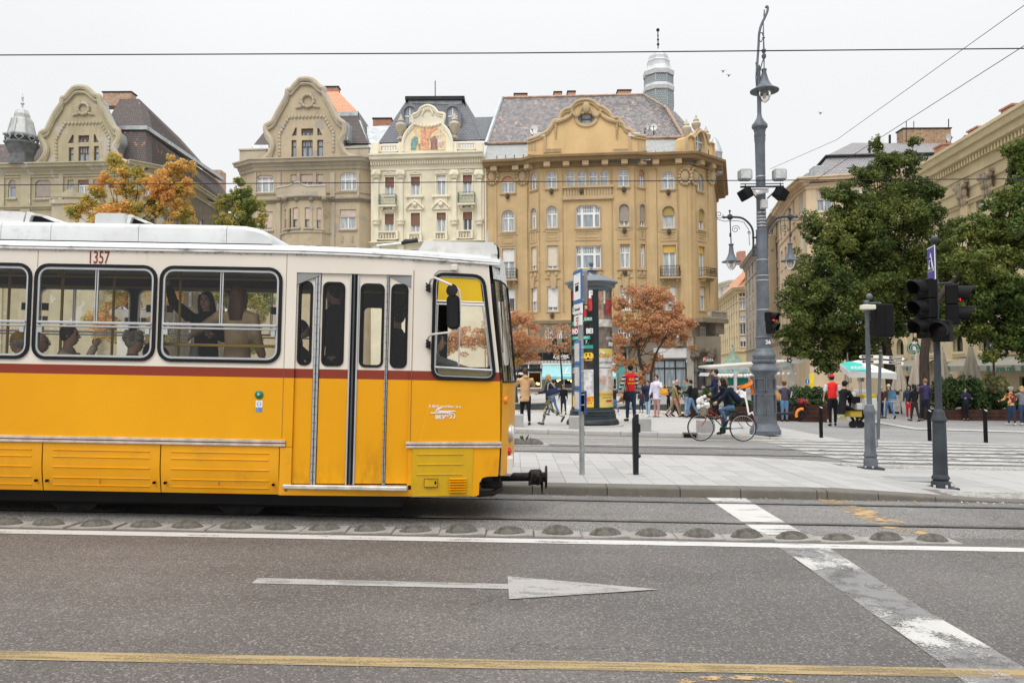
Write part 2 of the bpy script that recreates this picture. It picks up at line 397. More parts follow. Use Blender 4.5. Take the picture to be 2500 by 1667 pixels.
# ================================================================== THE SETTING
rng=random.Random(7)
def sheet(name,poly,h,m,parent=None,n=1):
 """flat polygon of (x, y) lying on the sloping ground, raised by h""";flat,tr=poly_tris([poly]);vs=[(p[0],p[1],gz(p[0])+(h(p[0])if callable(h)else h))for p in flat];fs=[]
 for t_ in tr:
  a,b,c=(flat[i]for i in t_);ar=(b[0]-a[0])*(c[1]-a[1])-(c[0]-a[0])*(b[1]-a[1]);fs.append(t_ if ar>0 else t_[::-1])
 mb=MB();mb.add(vs,fs)
 return mb.obj(name,m,parent)
def strip(name,xs,y0f,y1f,hf,m,parent=None):
 vs,fs=[],[]
 for x in xs:
  vs+=[(x,y0f(x),gz(x)+hf(x)),(x,y1f(x),gz(x)+hf(x))]
 for i in range(len(xs)-1):fs.append((2*i,2*i+2,2*i+3,2*i+1))
 mb=MB();mb.add(vs,fs)
 return mb.obj(name,m,parent)
A_NEAR=asphalt('road_asphalt',(0.115,0.105,0.098),0.24,0.26,0.58)
A_TRACK=asphalt('track_asphalt',(0.25,0.24,0.228),0.65,0.22,0.75)
A_FAR=asphalt('far_lane_asphalt',(0.27,0.265,0.26),0.3,0.1,0.8)
A_PLAZA=asphalt('plaza_asphalt',(0.30,0.295,0.29),0.25,0.1,0.85)
ground=struct(sheet('ground',[(-420,-60),(420,-60),(420,520),(-420,520)],-0.05,mat('ground',(0.2,0.195,0.19),0.9)))
road=struct(sheet('road',[(-70,-12),(70,-12),(70,8.62),(-70,8.62)],0.0,A_NEAR))
bed=struct(sheet('tram_track_bed',[(-70,8.62),(70,8.62),(70,11.3),(-70,11.3)],0.0,A_TRACK))
far_bed=struct(sheet('far_track_bed',[(-70,11.3),(70,11.3),(70,19.3),(-70,19.3)],0.0,A_TRACK))
far_lane=struct(sheet('far_lane',[(-70,19.3),(70,19.3),(70,40),(-70,40)],0.0,A_FAR))
# -------- painted markings of the near road (children of the road, as paint on it)
PW=paint_mat('white_road_paint',(0.56,0.55,0.53),0.38,5.0,0.06,(0.3,2,1))
PY=paint_mat('yellow_road_paint',(0.36,0.265,0.13),0.46,4.0,0.1,(0.25,3,1),0.5)
PY2=paint_mat('worn_yellow_paint',(0.46,0.31,0.15),0.53,4.5,0.06)
PWW=paint_mat('worn_white_paint',(0.52,0.51,0.49),0.53,1.3,0.05,(1.2,0.8,1))
PGH=paint_mat('ghost_paint',(0.215,0.21,0.205),0.42,3.0,0.12)
PAR=paint_mat('faded_arrow_paint',(0.36,0.35,0.335),0.40,4.0,0.12,(0.6,1.5,1),0.6)
def marking(name,pxs,h,m,parent,label=None):
 pts=[G(*p)for p in pxs];o=sheet(name,[(p.x,p.y)for p in pts],h,m,parent)
 if label:o['label']=label
 return o
sheet('edge_line',[(-60,7.97),(60,7.97),(60,8.17),(-60,8.17)],0.004,PW,road)
sheet('yellow_line',[(-60,4.59),(60,4.59),(60,4.73),(-60,4.73)],0.004,PY,road)
marking('arrow_shaft',[(614,1424),(630,1411),(1243,1426),(1243,1438)],0.004,PAR,road)
marking('arrow_head',[(1239,1408),(1609,1440),(1243,1464)],0.008,PAR,road)
marking('stop_line_ghost',[(1899,1335),(2024,1338),(2258,1490),(2520,1640),(2560,1700),(2395,1700),(2306,1625),(2084,1465)],0.003,PGH,road)
marking('stop_line',[(1899,1335),(2024,1338),(2258,1490),(2520,1640),(2560,1700),(2395,1700),(2306,1625),(2084,1465)],0.008,PWW,road)
marking('stop_line',[(1714,1208),(1808,1210),(1966,1305),(1858,1305)],0.004,PW,bed)
marking('yellow_crossing_stripe',[(1990,1219),(2062,1219),(2285,1305),(2195,1305)],0.004,PY2,bed)
c_=G(1856,1728)
mb=MB()
nn_=40
vs,fs=[],[]
for k in range(nn_):
 a_=2*PI*k/nn_
 for r_ in(0.52,0.60):
  x_,y_=c_.x+r_*cos(a_),c_.y+r_*0.72*sin(a_);vs.append((x_,y_,gz(x_)+0.004))
 b_=((k+1)%nn_)*2;fs.append((2*k,2*k+1,b_+1,b_))
mb.add(vs,fs)
mb.obj('painted_ring',PY2,road)
mb=MB()
vs=[(c_.x+0.36*cos(2*PI*k/30),c_.y+0.26*sin(2*PI*k/30))for k in range(30)]
sheet('painted_disc',vs,0.004,PGH,road)
# -------- rails: steel head beside a dark groove
M_RAIL=mat('rail_steel',(0.42,0.42,0.44),0.28,0.9,var=0.25,vs=6)
M_GROOVE=mat('rail_groove',(0.02,0.02,0.02),0.8)
def rail(y,label,group):
 r_=thing('tram_rail',label,'rail',(0,0,0),0,group);a_,b_,c2,d_=MB(),MB(),MB(),MB();L=60
 for mbx,y0,y1,h in((a_,y-0.028,y+0.03,0.010),(b_,y+0.03,y+0.068,0.005),(c2,y+0.068,y+0.086,0.010),(d_,y-0.06,y-0.028,0.004)):
  mbx.add([(-L,y0,gz(-L)+h),(L,y0,gz(L)+h),(L,y1,gz(L)+h),(-L,y1,gz(-L)+h)],[(0,1,2,3)])
 a_.obj('rail_head',M_RAIL,r_);b_.obj('rail_groove',M_GROOVE,r_);c2 .obj('rail_lip',M_RAIL,r_);d_.obj('joint_seal',M_GROOVE,r_)
 return r_
rail(9.25,'steel tram rail nearest the viewer, just behind the row of concrete bumps','tram rails in the street')
rail(10.70,'steel tram rail along the foot of the platform kerb, ahead of the yellow tram','tram rails in the street')
rail(17.35,'shiny steel tram rail just behind the pale stop platform','tram rails in the street')
rail(18.82,'steel tram rail farthest back, beside the far car lane','tram rails in the street')
# -------- the row of concrete bumps between track and road
M_CONC=mat('bump_concrete',(0.10,0.092,0.078),0.85,var=0.45,vs=14,bump=0.8,bs=60,dirt=0.7,dirtcol=(0.05,0.047,0.04),ds=6)
M_BASE=mat('bump_base',(0.27,0.255,0.235),0.85,var=0.15,vs=8,bump=0.3,bs=50,dirt=0.4,ds=5)
def bump_mesh(seed,hk):
 r2=random.Random(seed);mb=MB();mb.cbox(-0.25,0.25,-0.15,0.15,-0.02,0.016,0.008);n,m_=22,6;vs,fs=[],[]
 for j in range(m_+1):
  q=j/m_
  for k in range(n):
   a_=2*PI*k/n;jit=1+r2 .uniform(-0.04,0.04)*(q<0.95);rr=cos(q*HPI)**0.8;hh=(1-(1-q)**2)**1.0;base_flare=1.0+0.12*(1-q)**4;vs.append((0.155*rr*jit*base_flare*cos(a_),0.1*rr*jit*base_flare*sin(a_),0.014+hk*hh*(0.55+0.45*sin(q*HPI))))
 for j in range(m_):
  for k in range(n):
   a_,b_=j*n+k,j*n+(k+1)%n;fs.append((a_,b_,b_+n,a_+n))
 mb.add(vs,fs,1,None,True)
 return mb.mesh('separator_bump',[M_BASE,M_CONC])
BUMPS=[bump_mesh(k,h)for k,h in enumerate((0.074,0.08,0.068,0.092))]
bx=[14,118,236,356,456,575,683,792,903,1015,1127,1244,1361,1478,1589,1706,1823,1933,2046,2163,2275]
for i,px in enumerate(bx):
 p_=GX(px,8.42);k=3 if px==1127 else rng.choice((0,1,2));X_,dx=p_.x,0.24;o=inst('separator_bump',BUMPS[k],None,(p_.x,8.42,gz(p_.x)),0,(rng.uniform(0.97,1.0),1,rng.uniform(0.78,1.1)),(0,math.atan(SL),rng.choice((0,PI))+rng.uniform(-0.045,0.045)));where=('leftmost of the row of low concrete bumps under the tram side' if i==0 else'rightmost low concrete bump, at the end of the row' if i==len(bx)-1 else'low concrete bump before the tram, %s from the left edge'%['','second','third','fourth','fifth','sixth','seventh','eighth','ninth','tenth','eleventh','twelfth'][i]if px<1250 else'low concrete bump of the lane divider right of the tram, %s from the right end'%['','second','third','fourth','fifth','sixth','seventh','eighth','ninth','tenth','eleventh'][len(bx)-1-i])
 if px==1127:where='tallest of the low concrete bumps, under the front corner of the tram'
 if px==1823:where='low concrete bump in line with the white diagonal stop line'
 tag(o,where,'lane divider','concrete bumps dividing track and road')
def ph_is(x):
 """height of the platform edge: it ramps down towards the crossing on the right"""
 return 0.13 if x<4.6 else max(0.02,0.13-(x-4.6)*0.047)
M_SLAB=mat('pale_granite_slab',(0.40,0.393,0.38),0.75,var=0.07,vs=2.5,fine=0.12,dirt=0.25,dirtcol=(0.3,0.29,0.28),ds=2)
M_SLAB2=mat('pale_granite_slab_b',(0.36,0.352,0.34),0.75,var=0.07,vs=3.5,fine=0.12,dirt=0.25,dirtcol=(0.3,0.29,0.28),ds=2)
M_KERB=mat('kerb_granite',(0.16,0.147,0.125),0.8,var=0.2,vs=6,fine=0.3,dirt=0.45,ds=3)
M_KERBL=mat('pale_kerb_granite',(0.42,0.41,0.39),0.8,var=0.12,vs=5,fine=0.2,dirt=0.3,ds=3)
platform=struct(strip('tram_platform',(-1.8,4.6,5.2,6,6.9,7.2,22),lambda x:11.45,lambda x:15.6,lambda x:ph_is(x)-0.012,mat('slab_joint',(0.16,0.15,0.14),0.9)))
mb=MB();mb.box(-0.1545,0.1545,-0.297,0.297,-0.05,0.0)
slab_me=[mb.mesh('slab',M_SLAB),mb.mesh('slab',M_SLAB2)]
mb=MB();mb.box(-0.31,0.31,-0.297,0.297,-0.05,0.0)
slab_w=mb.mesh('slab',M_SLAB)
for i in range(30):
 for j in range(7):
  x_=-1.6+0.315*i;y_=11.47+0.3+0.603*j
  if i>24 and j in(0,6):continue
  h=ph_is(x_);tilt=math.atan(SL)+(0.047 if 4.6<x_<6.9 else 0);inst('slab',slab_me[rng.random()<0.4],platform,(x_,y_+(0.15 if i%2 and False else 0),gz(x_)+h+rng.uniform(-0.001,0.001)),0,None,(0,tilt,0))
for i in range(20):
 for j in range(1,6):
  x_=-1.6+0.315*30+0.16+0.632*i;inst('slab',slab_w,platform,(x_,11.77+0.603*j,gz(x_)+ph_is(x_)),0,None,(0,math.atan(SL),0))
mb=MB()
for(xa,xb,ya,yb)in((6.3,22,11.47,12.05),(6.3,22,15.1,15.6)):
 nx=int((xb-xa)/0.105)
 for i in range(nx):
  for j in range(int((yb-ya)/0.105)):
   x_=xa+0.105*i;y_=ya+0.105*j;h=gz(x_)+ph_is(x_)-0.004+0.003;mb.add([(x_+.008,y_+.008,h-0.01),(x_+.097,y_+.008,h-0.01),(x_+.097,y_+.097,h-.01),(x_+.008,y_+.097,h-0.01),(x_+.022,y_+.022,h+.01),(x_+.083,y_+.022,h+0.01),(x_+.083,y_+.083,h+.01),(x_+.022,y_+.083,h+0.01)],[(4,5,6,7),(0,1,5,4),(1,2,6,5),(2,3,7,6),(3,0,4,7)])
stuff(mb.obj('cobbled_strip',mat('sett_stone',(0.33,0.32,0.30),0.8,var=0.3,vs=10),platform))
hx=G(2190,1168,0.05)
mb=MB();mb.box(-0.75,0.75,-0.3,0.3,-0.02,0.004)
o=mb.obj('access_hatch',mat('hatch_metal',(0.3,0.3,0.3),0.6,0.3),platform);o.location=(hx.x,hx.y,gz(hx.x)+ph_is(hx.x)+0.004);o.rotation_euler=(0,math.atan(SL),0)
def kerb_row(parent,xs,yf,hf,depth,m,front=-1,rnd=0.035):
 """kerb stones from xs[i] to xs[i+1]; yf(x) their face, hf(x) their height""";prof_n=4
 for a_,b_ in zip(xs[:-1],xs[1:]):
  g_=0.006;vs,fs=[],[]
  for x_ in(a_+g_,b_-g_):
   h=hf(x_);z0=gz(x_);y0=yf(x_);r_=min(rnd,max(0.004,h*0.6));pr=[(y0,z0-0.06)]
   for k in range(prof_n+1):
    an=HPI*k/prof_n;pr.append((y0+r_*(1-cos(an)),z0+h-r_*(1-sin(an))))
   pr.append((y0+depth,z0+h));pr.append((y0+depth,z0-0.06));vs+=[(x_,p[0],p[1])for p in pr]
  n=prof_n+4
  for k in range(n-1):
   fs.append((k,k+n,k+n+1,k+1)[::-1]if False else(k,k+n,k+n+1,k+1))
  fs.append(tuple(range(n)));fs.append(tuple(range(n,2*n))[::-1]);mb=MB();mb.add(vs,fs,0,None,True);mb.fixn=True;mb.obj('kerb_stone',m,parent)
kx=[-1.9,-0.94,0.52-0.52+0.02]
kx=[-1.9,-1.0,-0.03+0.0,1.46,2.47,3.32,4.06,4.92,5.75,6.6]
kx=[-2.2]+[G(p,1200).x for p in(1478,1652,1796)]+[]
kx=[-2.0,-0.75,0.27,G(1477,1203).x,G(1651,1206).x,G(1796,1209).x,G(1975,1211).x,G(1998,1211).x,G(2119,1213).x,G(2260,1217).x,6.9,7.9]
kerb=struct(sheet('platform_kerb',[(-2.0,11.2),(7.9,11.2),(7.9,11.46),(-2.0,11.46)],lambda x:0.002,mat('kerb_joint',(0.05,0.045,0.04),0.9)))
kerb_row(kerb,kx,lambda x:11.17,lambda x:ph_is(x)-0.002,0.29,M_KERB)
k2=struct(sheet('platform_back_kerb',[(-2.0,15.6),(22,15.6),(22,15.75),(-2.0,15.75)],lambda x:0.002,mat('kerb_joint',(0.05,0.045,0.04),0.9)))
kerb_row(k2,[-2+1.2*i for i in range(20)],lambda x:15.61,lambda x:ph_is(x)-0.002,0.16,M_KERBL)
# -------- far lane: lines and the zebra crossing
PWF=paint_mat('far_white_paint',(0.47,0.46,0.44),0.42,3.0,0.1)
PYF=paint_mat('far_yellow_paint',(0.62,0.48,0.28),0.38,3.0,0.1)
sheet('edge_line',[(-40,19.35),(5.2,19.35),(5.2,19.5),(-40,19.5)],0.004,PWF,far_lane)
sheet('yellow_line',[(-40,21.5),(7.2,21.2),(7.2,21.32),(-40,21.62)],0.004,PYF,far_lane)
for k,(px,d)in enumerate(((1795,21.55),(1875,20.75),(1908,19.85),(1941,18.98),(1975,18.1),(2027,17.2),(2070,16.45))):
 x_=GX(px,d).x;b_=far_lane if d>19.4 else far_bed;sheet('zebra_stripe',[(x_,d-0.24),(24,d-0.30),(24,d+0.24),(x_-0.12,d+0.24)],0.012,PWF,b_)
def ky(x):
 return 22.5-0.0956*x if x<16 else 21.0
def ph(x):
 return 0.13 if x<6.2 else max(0.03,0.13-(x-6.2)*0.05)
def joint_mat(name,col,bw,rh,jc):
 m,t,b=_nodes(name);bt=t.nodes.new('ShaderNodeTexBrick');v=_coord(t);_lnk(t,v,bt.inputs['Vector']);bt.inputs['Scale'].default_value=1;bt.inputs['Brick Width'].default_value=bw;bt.inputs['Row Height'].default_value=rh;bt.inputs['Mortar Size'].default_value=0.008;bt.inputs['Color1'].default_value=(*[x*0.95 for x in col],1);bt.inputs['Color2'].default_value=(*[x*1.05 for x in col],1);bt.inputs['Mortar'].default_value=(*jc,1)
 n=_noise(t,0.5,6,0.6,v);c=_mixc(t,_math(t,'MULTIPLY',_step(t,n,0.45,0.75),0.25),bt.outputs[0],tuple(x*0.7 for x in col));_lnk(t,c,b.inputs['Base Color']);b.inputs['Roughness'].default_value=0.8
 return m
M_PLZ=joint_mat('plaza_paving',(0.38,0.372,0.355),0.6,0.4,(0.3,0.29,0.28))
px_split=9.6
xs_=[-60,-30,-12,-4,0,3,6.2,7,8.2,9]
plaza=struct(strip('plaza',xs_,lambda x:ky(x)+.15,lambda x:62,lambda x:ph(x)if x<8.2 else.03,M_PLZ))
plaza_r=struct(strip('plaza_asphalt',(9,12,16,70),lambda x:ky(x)+.15,lambda x:90,lambda x:.03,A_PLAZA))
sheet('pale_strip',[(p.x,p.y)for p in(G(2140,1030),G(2240,1048),G(2500,1056),G(2500,1059),G(2230,1051),G(2120,1032))],0.05,mat('pale_strip',(0.42,0.41,0.4),0.85),plaza_r)
lane_far=struct(strip('street_surface',(-60,9,70),lambda x:62 if x<9.5 else 90,lambda x:220,lambda x:.02,A_PLAZA))
kerb_f=struct(strip('plaza_kerb',(-40,0,6.2,16,24),lambda x:ky(x)-.02,lambda x:ky(x)+.16,lambda x:.006,mat('kerb_joint',(0.05,0.045,0.04),0.9)))
kerb_row(kerb_f,[-3+1.0*i for i in range(27)],lambda x:ky(x),lambda x:ph(x)+0.002,0.17,M_KERBL)
gi=G(1678,1066)
mb=MB();mb.box(-0.17,0.17,-0.03,0.05,-0.02,0.105)
o=mb.obj('gutter_inlet',M_BLACK,kerb_f);o.location=(gi.x,ky(gi.x)-0.0,gz(gi.x));o.rotation_euler=(0,math.atan(SL),-0.0953)
mb=MB();mb.box(-0.2,0.2,-0.08,0.12,0.105,0.14)
o=mb.obj('inlet_cover',M_KERB,kerb_f);o.location=(gi.x,ky(gi.x),gz(gi.x));o.rotation_euler=(0,math.atan(SL),-0.0953)
# -------- low dark stone walls on the plaza
M_LOW=mat('dark_plinth_stone',(0.07,0.075,0.07),0.55,var=0.25,vs=2)
M_LOWT=mat('plinth_top',(0.22,0.22,0.21),0.6,var=0.15)
def low_wall(pa,pb,h,th,label):
 a_,b_=G(*pa,0.12),G(*pb,0.12);d_=(b_-a_);L=Vector((d_.x,d_.y)).length;t_=thing('low_wall',label,'low wall',(a_.x,a_.y,a_.z-0.03),atan2(d_.y,d_.x));mb=MB();mb.cbox(0,L,0,th,-0.3,h,0.01);mb.obj('wall',M_LOW,t_);n=max(1,int(L/1.5));mb=MB();mb.cbox(0,L/n-0.01,-0.03,th+0.03,h,h+0.05,0.008);me=mb.mesh('coping_stone',M_LOWT)
 for i in range(n):
  inst('coping_stone',me,t_,(i*L/n,0,0))
 return t_
low_wall((1170,1001),(1345,1001),0.24,0.5,'low dark stone plinth behind the couple by the tram front')
low_wall((1496,999),(1562,1000),0.22,0.5,'low dark stone ledge people sit on, between advertising column and man in red vest')
low_wall((1575,1000),(1708,1001),0.24,0.5,'low dark stone ledge behind the boy and the woman with the mustard bag')
# -------- fallen leaves and litter
def leaf_litter(name,pts,m,size=0.05):
 mb=MB()
 for(x_,y_,h)in pts:
  a_=rng.uniform(0,6.28);s_=size*rng.uniform(0.5,1.2);M=MT((x_,y_,gz(x_)+h+0.01))@MR(a_,4,'Z')@MR(rng.uniform(-.5,.5),4,'X');mb.add([(-s_,0,0),(0,-s_*.6,0.004),(s_,0,0.01),(0,s_*.6,0.004)],[(0,1,2,3)],0,M)
 return stuff(mb.obj(name,m))
M_LEAFD=leaf_mat('dry_leaf',[(0.20,0.09,0.03),(0.36,0.19,0.06),(0.45,0.30,0.10),(0.25,0.13,0.06)])
pts=[(rng.uniform(-4,12),ky(5)+11.5+rng.gauss(0,0.9),0.12)for _ in range(1500)]
leaf_litter('fallen_leaves',pts,M_LEAFD,0.06)
pts=[(rng.uniform(-0.8,7.5),11.13-abs(rng.gauss(0,0.05)),0.0)for _ in range(70)]+[(rng.uniform(-1,8),rng.uniform(8.7,11),0)for _ in range(18)]
leaf_litter('fallen_leaves',pts,M_LEAFD,0.022)
pts=[(rng.uniform(3,8),11.13-abs(rng.gauss(0,0.06)),0.0)for _ in range(40)]
leaf_litter('paper_scraps',pts,M_WHITE,0.016)
lp=G(1607,1204)
mb=MB();mb.add([(-.07,0,0.005),(-.02,-.03,.02),(.07,-.01,.012),(.03,.03,.03),(-.03,.035,.01)],[(0,1,2,3,4)])
o=mb.obj('fallen_leaf',M_LEAFD);o.location=(lp.x,lp.y,gz(lp.x));tag(o,'curled orange leaf lying at the foot of the platform kerb','leaf')
wp=G(1283,1086)
mb=MB()
for k in range(26):
 a_=rng.uniform(0,6.28);e_=rng.uniform(0.2,1.3);d_=Vector((cos(a_)*cos(e_),0.5*sin(a_)*cos(e_),sin(e_)))*rng.uniform(0.08,0.24);s_=0.02;mb.add([(0,0,0),tuple(d_+Vector((s_,0,0))),tuple(d_*1.15),tuple(d_-Vector((s_,0,s_)))],[(0,1,2,3)])
o=mb.obj('weed',mat('weed_green',(0.06,0.09,0.03),0.7));o.location=(wp.x,wp.y,gz(wp.x));tag(o,'small green weed growing on the far lane divider near the tram front','weed')
for px,sc_ in((1262,1),(1300,1.05)):
 q_=G(px,1087);o=inst('separator_bump',BUMPS[1],None,(q_.x,q_.y+0.05,gz(q_.x)),0,(1.5*sc_,1.4,1.7),(0,math.atan(SL),0));tag(o,'pale concrete bump on the far side of the platform, %s of the weed'%('left' if px==1262 else'right'),'lane divider','pale bumps by the far track')
def pane_mat(name,col,rough=0.12):
 m,t,b=_nodes(name);v=_coord(t,(7,7,0.6));n=_noise(t,1.0,4,0.6,v);c=_mixc(t,_step(t,n,0.35,0.65),tuple(x*0.7 for x in col),tuple(min(1,x*1.25)for x in col));_lnk(t,c,b.inputs['Base Color']);b.inputs['Roughness'].default_value=rough;b.inputs['Specular IOR Level'].default_value=0.9;MATS[name]=m
 return m
PANES=[pane_mat('curtain_sky_pane',(0.40,0.43,0.44)),pane_mat('grey_pane',(0.27,0.31,0.34)),pane_mat('dark_pane',(0.06,0.065,0.07),0.08)]  # opaque panes: pale base colours stand for curtains and painted-in sky reflection
BL={'white':mat('blind_white',(0.72,0.71,0.69),0.7,var=0.05),'cream':mat('blind_cream',(0.66,0.58,0.47),0.7,var=0.06),'brown':mat('blind_brown',(0.21,0.11,0.075),0.7,var=0.12),'grey':mat('blind_grey',(0.33,0.28,0.24),0.7,var=0.08),'ochre':mat('blind_ochre',(0.62,0.40,0.10),0.7,var=0.08),'terra':mat('blind_terra',(0.48,0.26,0.15),0.7,var=0.08),'olive':mat('blind_olive',(0.38,0.28,0.09),0.7,var=0.1),'rose':mat('blind_rose',(0.55,0.44,0.38),0.7,var=0.08)}
FR={'white':mat('window_white',(0.78,0.79,0.79),0.5,var=0.04),'brown':mat('window_brown',(0.12,0.085,0.06),0.6,var=0.2),'dark':M_DARK}
_wcache={}
def _outline(w_,h,arch):
 if arch=='round':
  r_=w_/2
  return[(-r_,0),(r_,0)]+[(r_*cos(rad(a)),h-r_+r_*sin(rad(a)))for a in range(0,181,15)]
 if arch=='ellipse':
  return[(w_/2*cos(rad(a)),h/2+h/2*sin(rad(a)))for a in range(0,360,15)]
 if arch=='seg':
  r_=h*0.14
  return[(-w_/2,0),(w_/2,0),(w_/2,h-r_),(w_/2-r_*0.9,h-r_*0.15),(w_/2-1.5*r_,h),(-w_/2+1.5*r_,h),(-w_/2+r_*0.9,h-r_*0.15),(-w_/2,h-r_)]
 if arch=='tril':
  return[(-w_/2,0),(w_/2,0),(w_/2,h),(w_/2-w_*0.3,h)]
 if arch=='trir':
  return[(-w_/2,0),(w_/2,0),(-w_/2+w_*0.3,h),(-w_/2,h)]
 return[(-w_/2,0),(w_/2,0),(w_/2,h),(-w_/2,h)]
def _height_at(ol,x):
 """top of the outline at x""";best=0;n=len(ol)
 for i in range(n):
  a,b=ol[i],ol[(i+1)%n]
  if(a[0]-x)*(b[0]-x)<=0 and abs(a[0]-b[0])>1e-6:
   z=a[1]+(b[1]-a[1])*(x-a[0])/(b[0]-a[0]);best=max(best,z)
 return best
def window_meshes(w_,h,arch,style,frame,pane,blind,bfrac):
 key=(round(w_,1),round(h,1),arch,style,frame,pane,blind,round(bfrac,1))
 if key in _wcache:
  return _wcache[key]
 w_,h=key[0],key[1];ol=_outline(w_,h,arch);t_=0.09;mb=MB();ring_plate(mb,ol,offset_loop(ol,t_),0.16,0.27)
 def vbar(x,z0,z1,t2=0.05,y=0.17):mb.box(x-t2,x+t2,y,y+0.08,z0,min(z1,_height_at(ol,x)-0.03))
 def hbar(z,t2=0.05,x0=None,x1=None,y=0.175):mb.box(x0 if x0 is not None else-w_/2+0.04,x1 if x1 is not None else w_/2-0.04,y,y+0.085,z-t2,z+t2)
 tz=h*(0.64 if arch!='flat' or h>1.6 else 0.6)
 if style=='cross':
  vbar(0,0.04,tz,0.06);hbar(tz,0.06)
  if h>1.4:
   for k in(-1,0,1):vbar(k*w_*0.22,tz,h,0.025)
   if arch=='round':hbar(tz+(h-tz)*0.35,0.02,-w_*0.4,w_*0.4,0.19)
 elif style=='plain':
  vbar(0,0.04,h,0.05)
 elif style=='single':
  hbar(tz,0.05)
 elif style=='big':
  for k in(-1,1):vbar(k*w_*0.25,0.04,h,0.11)
  hbar(tz,0.1)
  for k in(-0.14,-0.05,0.05,0.14,-0.4,-0.33,0.33,0.4):vbar(k*w_,tz,h,0.025,0.19)
  hbar(tz+(h-tz)*0.5,0.025,-w_*0.38,w_*0.38,0.2)
 elif style=='triple':
  for k in(-1,1):vbar(k*w_*0.2,0.04,h,0.07)
  hbar(tz,0.07)
  for k in(-0.4,-0.3,-0.1,0,0.1,0.3,0.4):vbar(k*w_,tz,h,0.025,0.19)
 elif style=='grid':
  for k in(-1,0,1):vbar(k*w_*0.25,0.04,h,0.03)
  for k in(0.25,0.5,0.75):hbar(h*k,0.03)
 fm=mb.mesh('window',FR[frame]);mb=MB();mb.prism(ol,0.235,0.25,back=False);pm=mb.mesh('pane',PANES[pane]);bm_=None
 if blind:
  z0=h*(1-bfrac);top=[p for p in ol if p[1]>z0];pts=[];n=len(ol)
  for i in range(n):
   a,b=ol[i],ol[(i+1)%n]
   if a[1]>=z0:pts.append(a)
   if(a[1]-z0)*(b[1]-z0)<0:
    f=(z0-a[1])/(b[1]-a[1]);pts.append((a[0]+(b[0]-a[0])*f,z0))
  pts=offset_loop(pts,0.03);mb=MB();mb.prism(pts,0.10,0.125);k=0;bm_=mb.mesh('blind',BL[blind])
 _wcache[key]=(fm,pm,bm_)
 return _wcache[key]
class Seg:
 """one straight stretch of a facade: u runs along it, v is height, +y goes into the wall"""
 def __init__(s,bld,a,b):
  s.b=bld;s.a,s.e=Vector(a),Vector(b);d=s.e-s.a;s.L=d.length;s.th=atan2(d.y,d.x);s.d=d.normalized();s.n=Vector((-s.d.y,s.d.x));s.M=MT((s.a.x-bld.o.x,s.a.y-bld.o.y,0))@MR(s.th,4,'Z');s.holes=[]
 def uv(s,px,py,y=0.0):
  r=ray(px,py);n3=Vector((s.n.x,s.n.y,0));p0=Vector((s.a.x,s.a.y,0))+n3*y;t=(p0-CAM).dot(n3)/r.dot(n3);q=CAM+r*t;u=(Vector((q.x,q.y))-s.a).dot(s.d)
  return u,q.z
 def poly(s,pts,y=0.0):
  return[s.uv(px,py,y)for px,py in pts]
 def win(s,x0,y0,x1,y1,arch='flat',style='cross',frame='white',pane=0,blind=None,bf=0.4,sill=True,trim=None,hole=True,sillm=None,name='window'):
  u0,vt=s.uv(x0,(y0+y1)/2)[0],s.uv((x0+x1)/2,y0)[1];u1,vb=s.uv(x1,(y0+y1)/2)[0],s.uv((x0+x1)/2,y1)[1];w_,h=u1-u0,vt-vb;uc=(u0+u1)/2;fm,pm,bm_=window_meshes(w_,h,arch,style,frame,pane,blind,bf);M=s.M@MT((uc,0,vb));o=inst(name,fm,s.b.root);o.matrix_local=M;inst('pane',pm,o)
  if bm_:inst('blind',bm_,o)
  rw,rh=round(w_,1),round(h,1)
  if sill:
   mb=MB();mb.box(-rw/2-0.14,rw/2+0.14,-0.16,0.2,-0.16,-0.02);mb.box(-rw/2-0.06,rw/2+0.06,-0.08,0.05,-0.26,-0.16);mb.obj('sill',sillm or s.b.trim,o)
  if trim:
   mb=MB();ol=_outline(rw,rh,arch);ring_plate(mb,offset_loop(ol,-trim),ol,-0.07,0.02)
   if trim>0.2:
    ring_plate(mb,offset_loop(ol,-trim*0.55),offset_loop(ol,-0.04),-0.11,0.0)
   mb.obj('surround',s.b.trim,o)
  ol=_outline(rw,rh,arch);s.holes.append([(uc+p[0],vb+p[1])for p in ol])
  return o
 def wall(s,outline,m,y0=0.0,y1=0.35,name='wall'):
  mb=MB();mb.prism(outline,y0,y1,0,s.M,holes=[[(p[0]+.005*(i%4),p[1])for p in h]for i,h in enumerate(s.holes)]);o=mb.obj(name,m,s.b.root)
  if not s.holes:return o
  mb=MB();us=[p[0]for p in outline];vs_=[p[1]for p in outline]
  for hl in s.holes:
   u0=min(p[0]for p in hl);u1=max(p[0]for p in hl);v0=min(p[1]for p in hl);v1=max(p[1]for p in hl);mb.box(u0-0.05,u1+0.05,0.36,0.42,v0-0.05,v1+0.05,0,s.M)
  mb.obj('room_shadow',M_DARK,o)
  return o
 def obj(s,mb,name,m,parent=None):
  o=mb.obj(name,m,parent or s.b.root)
  for q in mb.last:q.matrix_local=s.M
  return o
